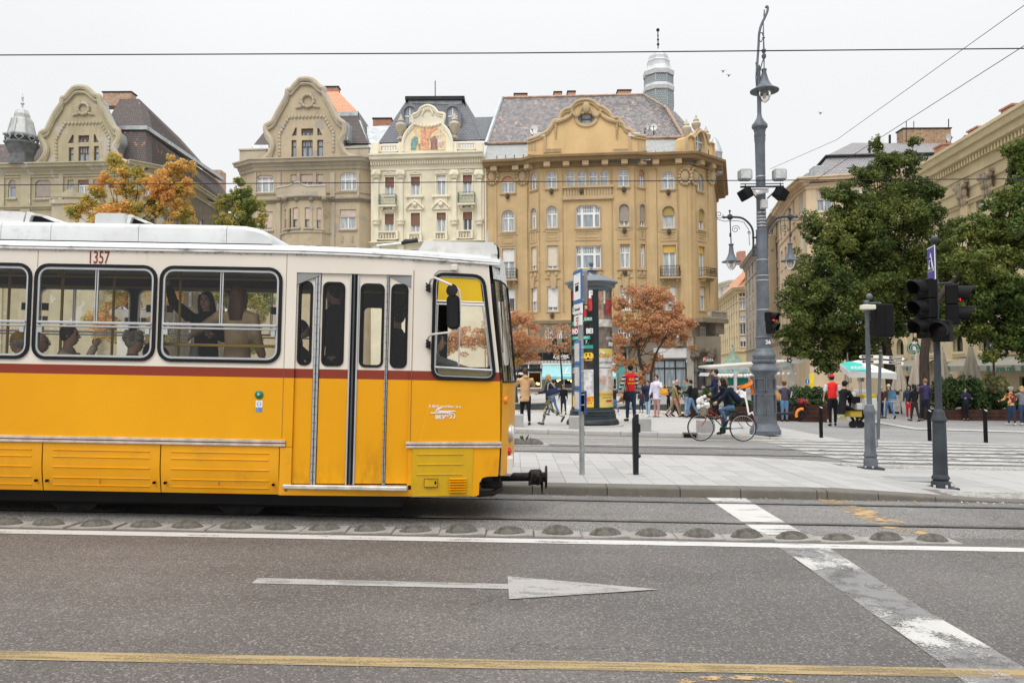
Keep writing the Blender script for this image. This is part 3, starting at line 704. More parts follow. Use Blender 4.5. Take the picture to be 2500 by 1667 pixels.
class Bld:
 def __init__(s,name,label,px,d,trim,cat='building'):
  p=GX(px,d);s.o=Vector((p.x,p.y,0));s.root=thing(name,label,cat,s.o);s.trim=trim
 def seg(s,pa,da,pb,db):
  f=lambda px,d:(((px-1250)/FPX)*d,d)
  return Seg(s,f(pa,da),f(pb,db))
 def segw(s,a,b):
  return Seg(s,a,b)
 def ledge(s,segs,z,prof,m=None,name='cornice',ext0=0.0,ext1=0.0,parent=None):
  """sweep a (outward, height) profile along consecutive segments""";pts=[segs[0].a]+[g.e for g in segs];pts=[Vector((p.x-s.o.x,p.y-s.o.y))for p in pts]
  if ext0:pts[0]=pts[0]-segs[0].d*ext0
  if ext1:pts[-1]=pts[-1]+segs[-1].d*ext1
  offs=[]
  for i in range(len(pts)):
   n1=-segs[max(0,i-1)].n;n2=-segs[min(len(segs)-1,i)].n;m_=(n1+n2).normalized();offs.append(m_/max(0.3,m_.dot(n1)))
  vs,fs=[],[];k=len(prof);zf=z if callable(z)else(lambda i:z)
  for i,p in enumerate(pts):
   for(o_,dz)in prof:
    q=p+offs[i]*o_;vs.append((q.x,q.y,zf(i)+dz))
  for i in range(len(pts)-1):
   for j in range(k-1):
    fs.append((i*k+j,i*k+j+1,(i+1)*k+j+1,(i+1)*k+j))
  fs.append(tuple(range(k))[::-1]);fs.append(tuple((len(pts)-1)*k+j for j in range(k)));mb=MB();mb.add(vs,fs);mb.fixn=True
  return mb.obj(name,m or s.trim,parent or s.root)
 def roof(s,pts,m,name='roof',th=0.12,parent=None):
  """sloped face from world points: eave left, eave right, top right, top left (or 3)""";P3=[Vector(p)-s.o for p in pts];e1=(P3[1]-P3[0]).normalized();n=e1 .cross(P3[-1]-P3[0]).normalized();e2=n.cross(e1);vs=[tuple(p)for p in P3]+[tuple(p-n*th)for p in P3];k=len(P3);fs=[tuple(range(k)),tuple(range(k,2*k))[::-1]]+[(i,i+k,(i+1)%k+k,(i+1)%k)for i in range(k)];mb=MB();mb.add(vs,fs);mb.fixn=True;me=mb.mesh(name,m)
  uvl=me.uv_layers.new(name='UVMap')
  for lp in me.loops:
   q=Vector(me.vertices[lp.vertex_index].co)-P3[0];uvl.data[lp.index].uv=(q.dot(e1),q.dot(e2))
  return inst(name,me,parent or s.root)
 def block(s,x0,x1,y0,y1,z0,z1,m,name,parent=None,b=0.03):
  mb=MB();mb.cbox(x0-s.o.x,x1-s.o.x,y0-s.o.y,y1-s.o.y,z0,z1,b)
  return mb.obj(name,m,parent or s.root)
def chimney(b,pxl,pxr,pyt,pyb,d,m,capm,depth=1.0):
 a,c=P(pxl,pyb,d),P(pxr,pyt,d);o=b.block(a.x,c.x,d,d+depth,a.z-0.6,c.z,m,'chimney');mb=MB();mb.box(a.x-b.o.x-0.08,c.x-b.o.x+0.08,d-b.o.y-0.08,d-b.o.y+depth+0.08,c.z,c.z+0.12);mb.obj('chimney_cap',capm,o)
 return o
PROF_C=[(0,-0.9),(0.12,-0.9),(0.16,-0.6),(0.3,-0.55),(0.34,-0.3),(0.75,-0.25),(0.8,0.0),(0.95,0.04),(0.95,0.16),(0,0.22)]
PROF_S=[(0,-0.3),(0.12,-0.28),(0.16,-0.1),(0.28,-0.08),(0.3,0.04),(0,0.1)]
PROF_T=[(0,-0.1),(0.1,-0.1),(0.12,0.06),(0,0.08)]
PROF_G=[(0,-0.1),(0.12,-0.12),(0.2,-0.02),(0.2,0.06),(0.0,0.06)]
def roll_moulding(seg,pts,r,m,name='gable_moulding',y=-0.1):
 """rounded band following a gable outline""";mb=MB();p3=[(u,y,v)for u,v in pts];mb.tube(p3,r,8);mb.tube([(u,y-0.02,v-r*1.6)for u,v in pts],r*0.5,6)
 return seg.obj(mb,name,m)
def smooth_path(pts,n=3):
 """Catmull-Rom through 2D points""";res=[];P_=[pts[0]]+list(pts)+[pts[-1]]
 for i in range(1,len(P_)-2):
  p0,p1,p2,p3=P_[i-1],P_[i],P_[i+1],P_[i+2]
  for k in range(n):
   t=k/n;f=lambda a,b,c,d:0.5*((2*b)+(-a+c)*t+(2*a-5*b+4*c-d)*t*t+(-a+3*b-3*c+d)*t**3);res.append((f(p0[0],p1[0],p2[0],p3[0]),f(p0[1],p1[1],p2[1],p3[1])))
 res.append(pts[-1])
 return res
def wreath(seg,u,v,r,m):
 mb=MB();n=20
 for k in range(n):
  a=2*PI*k/n;mb.sphere((u+r*cos(a),-0.12,v+r*sin(a)),r*0.24*(1+0.25*(k%2)),6,4)
 for sx in(-1,1):
  for k in range(5):
   mb.sphere((u+sx*r*(1.1+0.22*k),-0.08,v-r*(0.9+0.06*k)),r*(0.3-0.045*k),6,4)
 return seg.obj(mb,'wreath_relief',m)
def beads(seg,path,step,r,m,name='bead_relief',y=-0.06):
 mb=MB();d=0
 for(a,b)in zip(path[:-1],path[1:]):
  L=math.hypot(b[0]-a[0],b[1]-a[1])
  while d<L:
   f=d/L;mb.sphere((a[0]+(b[0]-a[0])*f,y,a[1]+(b[1]-a[1])*f),r,6,4,sc=(1,0.6,1.25));d+=step
  d-=L
 return seg.obj(mb,name,m)
def balustrade(seg,u0,u1,v0,v1,m,y=-0.05,step=0.28,name='balustrade',parent=None):
 mb=MB();mb.box(u0,u1,y-0.14,y+0.14,v1-0.14,v1);mb.box(u0,u1,y-0.14,y+0.14,v0,v0+0.12);ped=0.22;mb.box(u0,u0+ped,y-0.16,y+0.16,v0,v1+0.02);mb.box(u1-ped,u1,y-0.16,y+0.16,v0,v1+0.02);o=seg.obj(mb,name,m,parent);n=max(1,int((u1-u0-2*ped)/step));h=v1-v0-0.26;mb=MB();mb.lathe([(0.06,0),(0.045,h*0.08),(0.10,h*0.35),(0.04,h*0.8),(0.07,h)],6);me=mb.mesh('baluster',m)
 for i in range(n):
  inst('baluster',me,o,(u0+ped+(i+0.5)*(u1-u0-2*ped)/n,y,v0+0.12))
 return o
def iron_balcony(seg,x0,y0,x1,y1,m,slabm,out=0.7,bulge=0.0):
 u0,vt=seg.uv(x0,y0);u1,vb=seg.uv(x1,y1);mb=MB();mb.box(u0,u1,-out,0.05,vb-0.16,vb);mb.box(u0+0.2,u0+0.4,-out*0.7,0.05,vb-0.42,vb-0.16);mb.box(u1-0.4,u1-0.2,-out*0.7,0.05,vb-0.42,vb-0.16);o=seg.obj(mb,'balcony',slabm);mb=MB();loop=[(u0+.05,0),(u0+.05,-out+.06),(u1-.05,-out+.06),(u1-.05,0)]
 for z in(vb+0.06,(vb+vt)/2+.15,vt):
  mb.tube([(p[0],p[1],z)for p in loop],0.022,5)
 n=int((u1-u0)/0.11);h=vt-vb
 for i in range(n+1):
  x=u0+0.05+(u1-u0-.1)*i/n;mb.tube([(x,-out+.06,vb),(x,-out+.06-bulge,vb+h*.35),(x,-out+.06,vt)],0.014,4,cap=False)
 for i in range(0,n,3):
  x=u0+0.1+(u1-u0-.1)*i/n;mb.lathe([(0.075,-0.012),(0.1,0),(0.075,0.012)],8,0,MT((x+.06,-out+.05-bulge*.7,vb+h*.42))@MR(HPI,4,'X'),cap=False)
 for sx in(u0+.05,u1-.05):
  for k in range(5):
   mb.tube([(sx,-out+.06+k*out/5,vb),(sx,-out+.06+k*out/5,vt)],0.014,4,cap=False)
 r_=mb.obj('railing',m,o)
 return o
def finial_urn(seg,u,v,h,m,y=-0.05):
 mb=MB();k=h;mb.lathe([(0.16*k,0),(0.16*k,.06*k),(0.06*k,.12*k),(0.08*k,.2*k),(0.22*k,.42*k),(0.24*k,.55*k),(0.12*k,.68*k),(0.15*k,.72*k),(0.07*k,.85*k),(0.02*k,1.0*k)],10,0,MT((u,y,v)))
 return seg.obj(mb,'urn',m)
IRON=mat('wrought_iron',(0.02,0.02,0.02),0.5,0.4)
ZINC=mat('zinc_sheet',(0.42,0.45,0.46),0.45,0.5,var=0.18,vs=1.5,dirt=0.2)
BRICK=mat('chimney_brick',(0.42,0.21,0.14),0.85,var=0.25,vs=5,dirt=0.3)
BRICKP=mat('pale_brick',(0.46,0.31,0.22),0.85,var=0.25,vs=4,dirt=0.4)
T_DARK=tile_mat('dark_roof_tile',(0.075,0.06,0.055),(0.11,0.085,0.075),(0.45,0.17,0.07),4.0,5.0,0.72)
T_ORANGE=tile_mat('orange_roof_tile',(0.55,0.25,0.14),(0.62,0.30,0.17),None,2.6,3.0)
T_SLATE=tile_mat('slate',(0.13,0.135,0.15),(0.165,0.17,0.185),None,3.6,3.0)
T_MIX=tile_mat('weathered_roof_tile',(0.13,0.12,0.125),(0.27,0.25,0.24),(0.46,0.25,0.16),2.9,3.4,0.68)
T_SHING=tile_mat('grey_shingle',(0.36,0.37,0.36),(0.43,0.44,0.43),None,4.0,4.0)
def GD(px,d):
 return((px-1250)/FPX)*d
def c1(x,y):return(x/3.1357,150+y/3.1357)
def c2(x,y):return(550+x/3.1357,150+y/3.1357)
W_B1=plaster('olive_render',(0.42,0.36,0.235),0.6,(0.16,0.13,0.09),(0.44,0.41,0.36))
W_B1T=plaster('olive_trim',(0.44,0.39,0.27),0.5,(0.17,0.14,0.10),(0.5,0.47,0.42))
W_B2=plaster('tan_render',(0.47,0.385,0.26),0.7,(0.17,0.13,0.09),(0.36,0.32,0.27))
W_B2T=plaster('grey_tan_trim',(0.46,0.40,0.30),0.6,(0.16,0.13,0.1),(0.36,0.33,0.29))
b1=Bld('gabled_house','olive-grey house at far left with curved gable, wreath relief and small pointed turret',60,78.3,W_B1T)
s1=b1 .seg(-160,78.7,300,77.6)
for(x0,y0,x1,y1,ar,st,fr_,pn,bl,bf)in((524,658,563,790,'flat','single','brown',1,None,0),(597,652,683,790,'flat','cross','brown',1,None,0),(716,652,755,787,'flat','single','brown',1,None,0),(597,566,683,620,'flat','triple','brown',1,None,0),(520,566,563,626,'tril','plain','brown',1,None,0),(715,562,754,620,'trir','plain','brown',1,None,0),(62,910,122,1045,'round','single','white',1,'grey',0.4),(268,912,388,1048,'seg','plain','white',1,'grey',0.93),(518,908,560,1015,'flat','single','white',0,'grey',0.4),(595,905,680,1015,'flat','cross','white',0,'brown',0.25),(710,905,750,1020,'flat','single','white',1,'grey',0.9),(-250,912,-130,1048,'seg','cross','white',0,None,0),(505,1165,560,1300,'flat','single','white',1,'rose',0.5),(268,1190,388,1340,'flat','cross','white',0,'rose',0.4),(62,1190,122,1330,'flat','single','white',1,None,0),(268,1480,388,1620,'flat','cross','white',0,'rose',0.4),(505,1480,560,1620,'flat','single','white',1,None,0),(600,1480,680,1620,'flat','cross','white',1,None,0)):
 a_,b_=c1(x0,y0),c1(x1,y1);s1 .win(a_[0],a_[1],b_[0],b_[1],ar,st,fr_,pn,bl,bf,sill=(y0>800))
g1=smooth_path([c1(*p)for p in((245,806),(300,785),(340,742),(362,690),(350,640),(326,600),(322,555),(365,530),(385,490),(430,400),(478,330),(485,290),(512,278),(545,240),(585,206),(655,205),(690,228),(728,262),(765,276),(776,330),(830,440),(878,515),(908,536),(912,600),(892,640),(882,680),(900,725),(935,765),(985,780))],3)
base_l,base_r=s1 .uv(-150,1100),s1 .uv(300,1100)
top_l=s1 .uv(-150,c1(0,800)[1]);
gp=s1 .poly(g1)
_vt=s1 .uv(*c1(400,790))[1]
outl=[(0,0),(s1 .L,0),(s1 .L,_vt-.2)]+[p for p in gp[::-1]if p[0]<s1 .L]+[(0,_vt)]
s1 .wall(outl,W_B1)
roll_moulding(s1,gp,0.30,W_B1T)
b1 .ledge([s1],s1 .uv(*c1(400,800))[1],PROF_C,None,'cornice')
b1 .ledge([s1],s1 .uv(*c1(400,880))[1],PROF_T,None,'string_course')
b1 .ledge([s1],s1 .uv(*c1(400,1110))[1],PROF_S,None,'string_course')
ch=[(432,760),(432,600),(500,475),(775,470),(835,590),(832,720)]
beads(s1,s1 .poly([c1(*p)for p in ch]),0.36,0.15,W_B1T)
u_,v_=s1 .uv(*c1(642,365));wreath(s1,u_,v_,0.55,W_B1T)
mb=MB()
for x_ in(520,543,600,628,655,708,736,432):
 u_,v_=s1 .uv(*c1(x_,838));mb.sphere((u_,-0.05,v_),0.16,8,5)
 if x_<900:mb.box(u_-0.13,u_+0.13,-0.03,0.01,v_-0.32,v_+0.3)
s1 .obj(mb,'frieze_relief',W_B1T)
mb=MB()
for x0,x1 in((165,240),(455,490),(770,800),(0,40)):
 u0=s1 .uv(*c1(x0,900))[0];u1=s1 .uv(*c1(x1,900))[0];mb.box(u0,u1,-0.14,0.02,4,s1 .uv(*c1(x0,830))[1])
s1 .obj(mb,'pilaster',W_B1T)
pp=s1 .poly(smooth_path([c1(*p)for p in((440,1050),(450,1025),(520,1020),(575,992),(640,1020),(790,1030),(800,1060))],3))
mb=MB();mb.prism([pp[0]]+[(pp[-1][0],pp[-1][1])]+pp[::-1][1:-1],-0.9,-0.7);mb.box(pp[0][0],pp[-1][0],-0.9,0,3,pp[0][1]-0.6)
mb.box(pp[0][0]-0.15,pp[-1][0]+0.15,-1.05,0,pp[0][1]-0.75,pp[0][1]-0.35)
s1 .obj(mb,'bow_window_front',W_B1T)
s1b=b1 .seg(300,77.6,395,80.5)
for(x0,y0,x1,y1)in((975,905,1040,1020),(1110,915,1175,1030),(975,1180,1040,1300),(1110,1185,1175,1300)):
 a_,b_=c1(x0,y0),c1(x1,y1);s1b.win(a_[0],a_[1],b_[0],b_[1],'seg','cross','white',0)
vtb=s1b.uv(*c1(1050,790))[1]
s1b.wall([(0,0),(s1b.L,0),(s1b.L,vtb),(0,vtb)],W_B1)
s1c=b1 .seg(395,80.5,548,100)
for i in range(6):
 for j in range(4):
  u_=1.6+3.1*i;r_=None;Z=5.2+4.1*j;fm,pm,_b=window_meshes(1.2,2.1,'flat','cross','white',(i+j)%2,None,0);M=s1c.M@MT((u_,0,Z));o=inst('window',fm,b1 .root);o.matrix_local=M;inst('pane',pm,o);s1c.holes.append([(u_+p[0],Z+p[1])for p in _outline(1.2,2.1,'flat')])
s1c.wall([(0,0),(s1c.L,0),(s1c.L,vtb),(0,vtb)],mat('dark_render',(0.2,0.17,0.12),0.9,var=0.2,dirt=0.5))  # flank render, a darker tone than the front wall
b1 .ledge([s1b,s1c],vtb,PROF_C,None,'cornice')
b1 .ledge([s1b,s1c],vtb-4.1,PROF_S,None,'string_course')
zf,zm,zr=22.2,26.6,31.0
yf=78.6
xa,xb=GD(222,yf),GD(352,yf)
b1 .roof([(xa,yf,zf),(xb,yf,zf),(xb-0.9,yf+1.6,zm),(xa,yf+1.6,zm)],T_DARK)
b1 .roof([(xb,yf,zf),(xb+1.5,yf+24,zf),(xb-1.5,yf+23,zm),(xb-0.9,yf+1.6,zm)],T_DARK)
b1 .roof([(xa,yf+1.8,zm+0.35),(xb-1.0,yf+1.8,zm+0.35),(xb-3.2,yf+5,zr),(xa,yf+5,zr)],T_DARK)
b1 .roof([(xb-1.0,yf+1.8,zm+0.35),(xb-1.7,yf+23,zm+0.35),(xb-4.2,yf+18,zr-0.4),(xb-3.2,yf+5,zr)],T_DARK)
mb=MB();mb.box(xa-b1 .o.x,xb-0.7-b1 .o.x,yf+1.4-b1 .o.y,yf+1.9-b1 .o.y,zm,zm+0.4);mb.box(xb-1.2-b1 .o.x,xb-0.65-b1 .o.x,yf+1.91-b1 .o.y,yf+23-b1 .o.y,zm,zm+0.4)
mb.obj('roof_band',ZINC,b1 .root)
a_,b_=c1(785,300),c1(1005,238)
chimney(b1,a_[0],b_[0],b_[1],a_[1],84,BRICKP,M_DARK,1.2)
for k,(px,py)in enumerate((c1(1480,790),c1(1690,850))):
 pass
q0,q1=P(*c1(1480,800),102),P(*c1(1690,850),104)
b1 .block(q0 .x-3,q1 .x,104,106,q1 .z-4,q0 .z,BRICKP,'parapet_wall')
q=P(*c1(20,690),80)
b1 .roof([(GD(-150,80),80,q.z-1.2),(GD(112,80),80,q.z-1.2),(GD(112,83),83,q.z+1.6),(GD(-150,83),83,q.z+1.6)],T_DARK)
mb=MB();mb.prism([(u,v-0.15)for u,v in gp],0.35,1.5,0,s1 .M);mb.obj('gable_back',ZINC,b1 .root)
tp=P(*c1(165,700),78.0)
R_=78.0/FPX/3.1357
def tz(y):return P(*c1(165,y),78.0).z
mb=MB()
Mt=MT((tp.x-b1 .o.x,78.0-b1 .o.y,0))
mb.lathe([(85*R_,tz(800)),(85*R_,tz(720)),(112*R_,tz(655)),(125*R_,tz(640)),(125*R_,tz(628))],8,0,Mt,smooth=False)
mb.lathe([(80*R_,tz(640)),(80*R_,tz(575))],8,0,Mt,smooth=False)
o=mb.obj('turret',mat('turret_stone',(0.13,0.135,0.135),0.7,var=0.3,dirt=0.4),b1 .root)
mb=MB()
for k in range(8):
 a_=2*PI*(k+0.5)/8;c_=Vector((tp.x-b1 .o.x+110*R_*cos(a_),78.0-b1 .o.y+110*R_*sin(a_),tz(600)));mb.lathe([(24*R_,-0.05),(34*R_,0),(24*R_,0.05)],4,0,MT(c_)@MR(a_,4,'Z')@MR(HPI,4,'Y'),cap=False);a2=2*PI*k/8;mb.sphere((tp.x-b1 .o.x+118*R_*cos(a2),78.0-b1 .o.y+118*R_*sin(a2),tz(578)),14*R_,6,4)
mb.lathe([(122*R_,tz(582)),(122*R_,tz(572)),(108*R_,tz(570))],8,0,Mt,cap=False,smooth=False)
mb.obj('gallery',mat('turret_light',(0.33,0.35,0.36),0.6,var=0.2),o)
mb=MB()
mb.lathe([(105*R_,tz(590)),(70*R_,tz(450)),(68*R_,tz(445)),(58*R_,tz(440)),(56*R_,tz(410)),(44*R_,tz(380)),(20*R_,tz(362)),(7*R_,tz(355)),(6*R_,tz(335)),(16*R_,tz(325)),(7*R_,tz(312)),(6*R_,tz(290)),(9*R_,tz(280)),(3*R_,tz(262)),(1.5*R_,tz(245))],8,0,Mt,smooth=False)
for k in range(8):
 a2=2*PI*k/8;mb.tube([(tp.x-b1 .o.x+106*R_*cos(a2),78.0-b1 .o.y+106*R_*sin(a2),tz(590)),(tp.x-b1 .o.x+71*R_*cos(a2),78.0-b1 .o.y+71*R_*sin(a2),tz(448))],0.07,5)
mb.obj('spire',mat('pale_zinc',(0.46,0.47,0.46),0.5,0.3,var=0.15),o)
# ---------------- second gabled house
b2=Bld('gabled_house','weathered tan house in mid row with curved gable, bow window and peeling render',700,77.3,W_B2T)
s2l=b2 .seg(583,79.2,620,77.6)
s2=b2 .seg(620,77.6,876,76.8)
s2r=b2 .seg(876,76.8,905,77.6)
for(x0,y0,x1,y1,ar,st,fr_,pn,bl,bf)in((505,602,545,735,'flat','single','brown',1,None,0),(582,600,670,735,'flat','cross','brown',1,None,0),(702,598,748,733,'flat','single','brown',1,None,0),(582,512,670,568,'flat','triple','brown',1,None,0),(508,512,548,570,'tril','plain','brown',1,None,0),(704,508,742,566,'trir','plain','brown',1,None,0),(240,868,368,1002,'seg','triple','white',0,'rose',0.18),(500,865,545,968,'flat','single','white',0,'rose',0.5),(578,862,668,965,'flat','cross','white',0,'rose',0.6),(702,860,745,965,'flat','single','white',1,'rose',0.6),(880,850,1003,985,'seg','triple','white',0,None,0),(270,1150,360,1290,'flat','single','white',0,'rose',0.9),(877,1135,1000,1282,'flat','cross','white',0,'rose',0.38),(270,1420,360,1560,'flat','cross','white',0,None,0),(877,1420,1000,1560,'flat','cross','white',0,None,0),(270,1690,360,1830,'flat','cross','white',0,None,0),(877,1690,1000,1830,'flat','cross','white',0,None,0)):
 a_,b_=c2(x0,y0),c2(x1,y1)
 if a_[0]<621:a_=(623,a_[1])
 s2 .win(a_[0],a_[1],b_[0],b_[1],ar,st,fr_,pn,bl,bf,sill=(y0>800))
g2=smooth_path([c2(*p)for p in((222,770),(270,764),(315,742),(352,690),(364,640),(348,595),(317,548),(313,500),(342,480),(370,460),(402,400),(442,330),(474,270),(481,226),(507,220),(530,190),(560,160),(582,143),(645,141),(680,156),(710,186),(735,206),(756,216),(762,252),(792,310),(832,390),(870,450),(900,472),(914,490),(914,550),(900,575),(885,605),(890,650),(918,698),(960,730),(1010,742))],3)
gp=s2 .poly(g2)
_vt=s2 .uv(*c2(500,765))[1]
s2 .wall([(0,0),(s2 .L,0),(s2 .L,_vt)]+[p for p in gp[::-1]if 0<p[0]<s2 .L]+[(0,_vt)],W_B2)
roll_moulding(s2,gp,0.28,W_B2T)
mb=MB();mb.prism([(u,v-0.15)for u,v in gp],0.35,1.4,0,s2 .M);mb.obj('gable_back',ZINC,b2 .root)
for sg in(s2l,s2r):
 a_=0.25*sg.L
 if sg is s2l:
  for z_ in(17.7,13.6,9.4):
   fm,pm,_b=window_meshes(0.9,2.0,'seg','single','white',0,None,0);o=inst('window',fm,b2 .root);o.matrix_local=sg.M@MT((sg.L/2,0,z_));inst('pane',pm,o);sg.holes.append([(sg.L/2+p[0],z_+p[1])for p in _outline(0.9,2.0,'seg')])
 sg.wall([(0,0),(sg.L,0),(sg.L,_vt),(0,_vt)],W_B2)
b2 .ledge([s2l,s2,s2r],_vt,PROF_C,None,'cornice')
b2 .ledge([s2l,s2,s2r],s2 .uv(*c2(500,822))[1],PROF_T,None,'string_course')
b2 .ledge([s2l,s2,s2r],s2 .uv(*c2(500,1062))[1],PROF_S,plaster('sooty_trim',(0.26,0.22,0.17),0.7,(0.07,0.06,0.05)),'string_course')
b2 .ledge([s2l,s2,s2r],s2 .uv(*c2(500,1010))[1],PROF_T,None,'string_course')
beads(s2,s2 .poly([c2(*p)for p in((415,720),(415,560),(490,428),(620,425),(755,420),(828,550),(828,705))]),0.36,0.16,W_B2T)
u_,v_=s2 .uv(*c2(632,305));wreath(s2,u_,v_,0.6,W_B2T)
mb=MB()
for x_ in(508,530,590,620,648,707,733,415,825):
 u_,v_=s2 .uv(*c2(x_,785));mb.sphere((u_,-0.06,v_),0.17,8,5);mb.box(u_-0.14,u_+0.14,-0.03,0.01,v_-0.3,v_+0.3)
for x_ in(895,972):
 for y_ in range(0,5):
  u_,v_=s2 .uv(*c2(x_,1338+y_*10));mb.sphere((u_,-0.04,v_),0.09,6,4)
s2 .obj(mb,'frieze_relief',W_B2T)
mb=MB()
for x0,x1 in((395,428),(805,840),(550,574),(674,698),(225,240),(1010,1028)):
 u0=s2 .uv(*c2(x0,900))[0];u1=s2 .uv(*c2(x1,900))[0];mb.box(u0,u1,-0.12,0.02,s2 .uv(*c2(x0,1040))[1],s2 .uv(*c2(x0,850))[1])
 if x0 in(395,805):mb.box(u0,u1,-0.12,0.02,2,s2 .uv(*c2(x0,1080))[1])
s2 .obj(mb,'pilaster',W_B2T)
bw=[s2 .uv(*c2(x,1200))[0]for x in(430,495,590,680,765,812)]
bo=[0.0,1.0,1.35,1.35,1.0,0.0]
vtop=s2 .uv(*c2(600,1060))[1]
wp_=lambda u,o_:tuple((s2 .a+s2 .d*u-s2 .n*o_))
bsegs=[b2 .segw(wp_(bw[i],bo[i]),wp_(bw[i+1],bo[i+1]))for i in range(5)]
for i,(x0,y0,x1,y1,bf)in enumerate(((452,1132,480,1280,0.5),(515,1122,565,1270,0.6),(610,1118,662,1270,0.6),(710,1120,762,1280,0.6),None)if False else((452,1132,480,1280,0.5),(515,1122,565,1270,0.6),(610,1118,662,1270,0.6),(700,1120,750,1280,0.6))):
 a_,b_=c2(x0,y0),c2(x1,y1);bsegs[i].win(a_[0],a_[1],b_[0],b_[1],'flat','single','brown',0,'rose',bf);bsegs[i].win(a_[0],a_[1]+92,b_[0],b_[1]+92,'flat','single','brown',0,'rose',bf)
for sg in bsegs:
 sg.wall([(0,2),(sg.L,2),(sg.L,vtop),(0,vtop)],W_B2,0,0.25,'bow_window_wall')
b2 .ledge(bsegs,vtop,PROF_S,MATS['sooty_trim'],'bow_cornice')
b2 .ledge(bsegs,s2 .uv(*c2(600,1320))[1],PROF_T,None,'string_course')
pv=s2 .poly(smooth_path([c2(*p)for p in((430,995),(470,985),(520,978),(585,950),(650,978),(720,978),(800,975))],3))
mb=MB();mb.prism([(pv[0][0],vtop),(pv[-1][0],vtop)]+pv[::-1],-1.3,-1.1)
mb.tube([(u,-1.25,v)for u,v in pv],0.12,6)
s2 .obj(mb,'parapet',W_B2T)
mb=MB()
for x_ in(490,585,690,790):
 u_,v_=s2 .uv(*c2(x_,1075));mb.sphere((u_,-1.3,v_),0.3,8,5)
s2 .obj(mb,'corbel',MATS['sooty_trim'])
for(xa_,xb_,sg)in((110,318,s2l),(920,1100,s2r)):
 u0,v0=s2 .uv(*c2(xa_,735));u1,v1=s2 .uv(*c2(xb_,665 if xa_>500 else 680));mb=MB();mb.cbox(u0,u1,-0.1,0.4,v0-0.6,v1,0.06);mb.box(u0-.05,u1+.05,-0.2,0.45,v1,v1+.14);s2 .obj(mb,'attic_parapet',W_B2T)
def RP(x,y,d,f=c2):
 q=P(*f(x,y),d);return(q.x,q.y,q.z)
b2 .roof([RP(205,655,79),RP(340,655,79),RP(340,530,81.5),RP(305,530,81.5)],T_DARK)
b2 .roof([RP(900,628,78.5),RP(1095,628,78.5),RP(1010,420,81.5),RP(880,420,81.5)],T_DARK)
b2 .roof([RP(860,388,82),RP(1012,385,82),RP(865,232,86),RP(765,232,86)],T_ORANGE)
mb=MB();a_,b_=P(*c2(855,420),81.6),P(*c2(1015,388),81.6)
mb.box(a_.x-b2 .o.x,b_.x-b2 .o.x,81.5-b2 .o.y,83-b2 .o.y,a_.z,b_.z);mb.obj('roof_band',ZINC,b2 .root)
b2 .roof([RP(1010,385,82),RP(1090,500,95),RP(1095,628,95),RP(1095,628,78.5)],mat('slate_grey',(0.12,0.125,0.13),0.6))
a_,b_=c2(762,235),c2(865,198);chimney(b2,a_[0],b_[0],b_[1],a_[1],88,BRICK,M_DARK)
b2 .roof([RP(215,680,78.2),RP(330,680,78.2),RP(330,640,79),RP(205,640,79)],ZINC)
b2 .roof([RP(920,660,78.2),RP(1100,655,78.2),RP(1095,625,79),RP(900,628,79)],ZINC)
mb=MB();q=s2 .a-Vector((b2 .o.x,b2 .o.y))
b2 .block(GD(583,79.2),GD(905,77.6),79.4,97,0,21.5,W_B2,'rear_block')
mb=MB();u0,v0=s2 .uv(*c2(915,600));u1,v1=s2 .uv(*c2(942,470));mb.box(u0,u1,0.0,1.4,v0,v1)
s2 .obj(mb,'gable_flashing',ZINC)
# ---------------------------------------------------------------- the cream house with the mosaic
W_W=plaster('cream_render',(0.72,0.66,0.50),0.12,(0.45,0.38,0.26),None,0.8,0.18)
W_WT=plaster('cream_trim',(0.76,0.70,0.55),0.15,(0.42,0.36,0.25),None,0.8,0.15)
b3=Bld('mosaic_house','cream stucco house with round mosaic gable, iron balconies and slate roof',1045,76.6,W_WT)
s3=b3 .seg(905,76.9,1183.5,76.0)
for(x0,y0,x1,y1,st,pn,bl,bf)in((1225,888,1292,1028,'plain',0,'brown',0.52),(1422,885,1490,1025,'plain',0,'brown',0.42),(1616,878,1690,1025,'plain',0,'white',0.28),(1820,872,1888,1012,'plain',0,'brown',0.42),(1223,1170,1290,1308,'plain',0,'brown',0.56),(1422,1163,1490,1310,'plain',0,'brown',0.65),(1618,1160,1690,1308,'plain',0,'brown',0.34),(1820,1153,1890,1295,'plain',2,'brown',0.42),(1223,1440,1290,1590,'plain',0,None,0),(1422,1440,1490,1590,'plain',0,None,0),(1618,1440,1690,1590,'plain',0,None,0),(1820,1440,1890,1590,'plain',0,None,0)):
 a_,b_=c2(x0,y0),c2(x1,y1);s3 .win(a_[0],a_[1],b_[0],b_[1],'flat',st,'white',pn,bl,bf,sill=False,trim=0.12)
vt3=s3 .uv(*c2(1550,715))[1]
s3 .wall([(0,0),(s3 .L,0),(s3 .L,vt3),(0,vt3)],W_W)
b3 .ledge([s3],s3 .uv(*c2(1550,712))[1],[(0,-1.5),(0.1,-1.5),(0.12,-1.0),(0.25,-0.9),(0.3,-0.6),(0.7,-0.5),(0.75,-0.2),(0.9,-0.15),(0.9,0.0),(0,0.05)],None,'cornice')
b3 .ledge([s3],s3 .uv(*c2(1550,800))[1],PROF_T,None,'string_course')
b3 .ledge([s3],s3 .uv(*c2(1550,1378))[1],PROF_S,None,'string_course')
mb=MB()
n=46
for i in range(n):
 u_=(i+0.5)*s3 .L/n;mb.box(u_-0.07,u_+0.07,-0.42,0,vt3-0.95,vt3-0.62)
s3 .obj(mb,'dentil_row',W_WT)
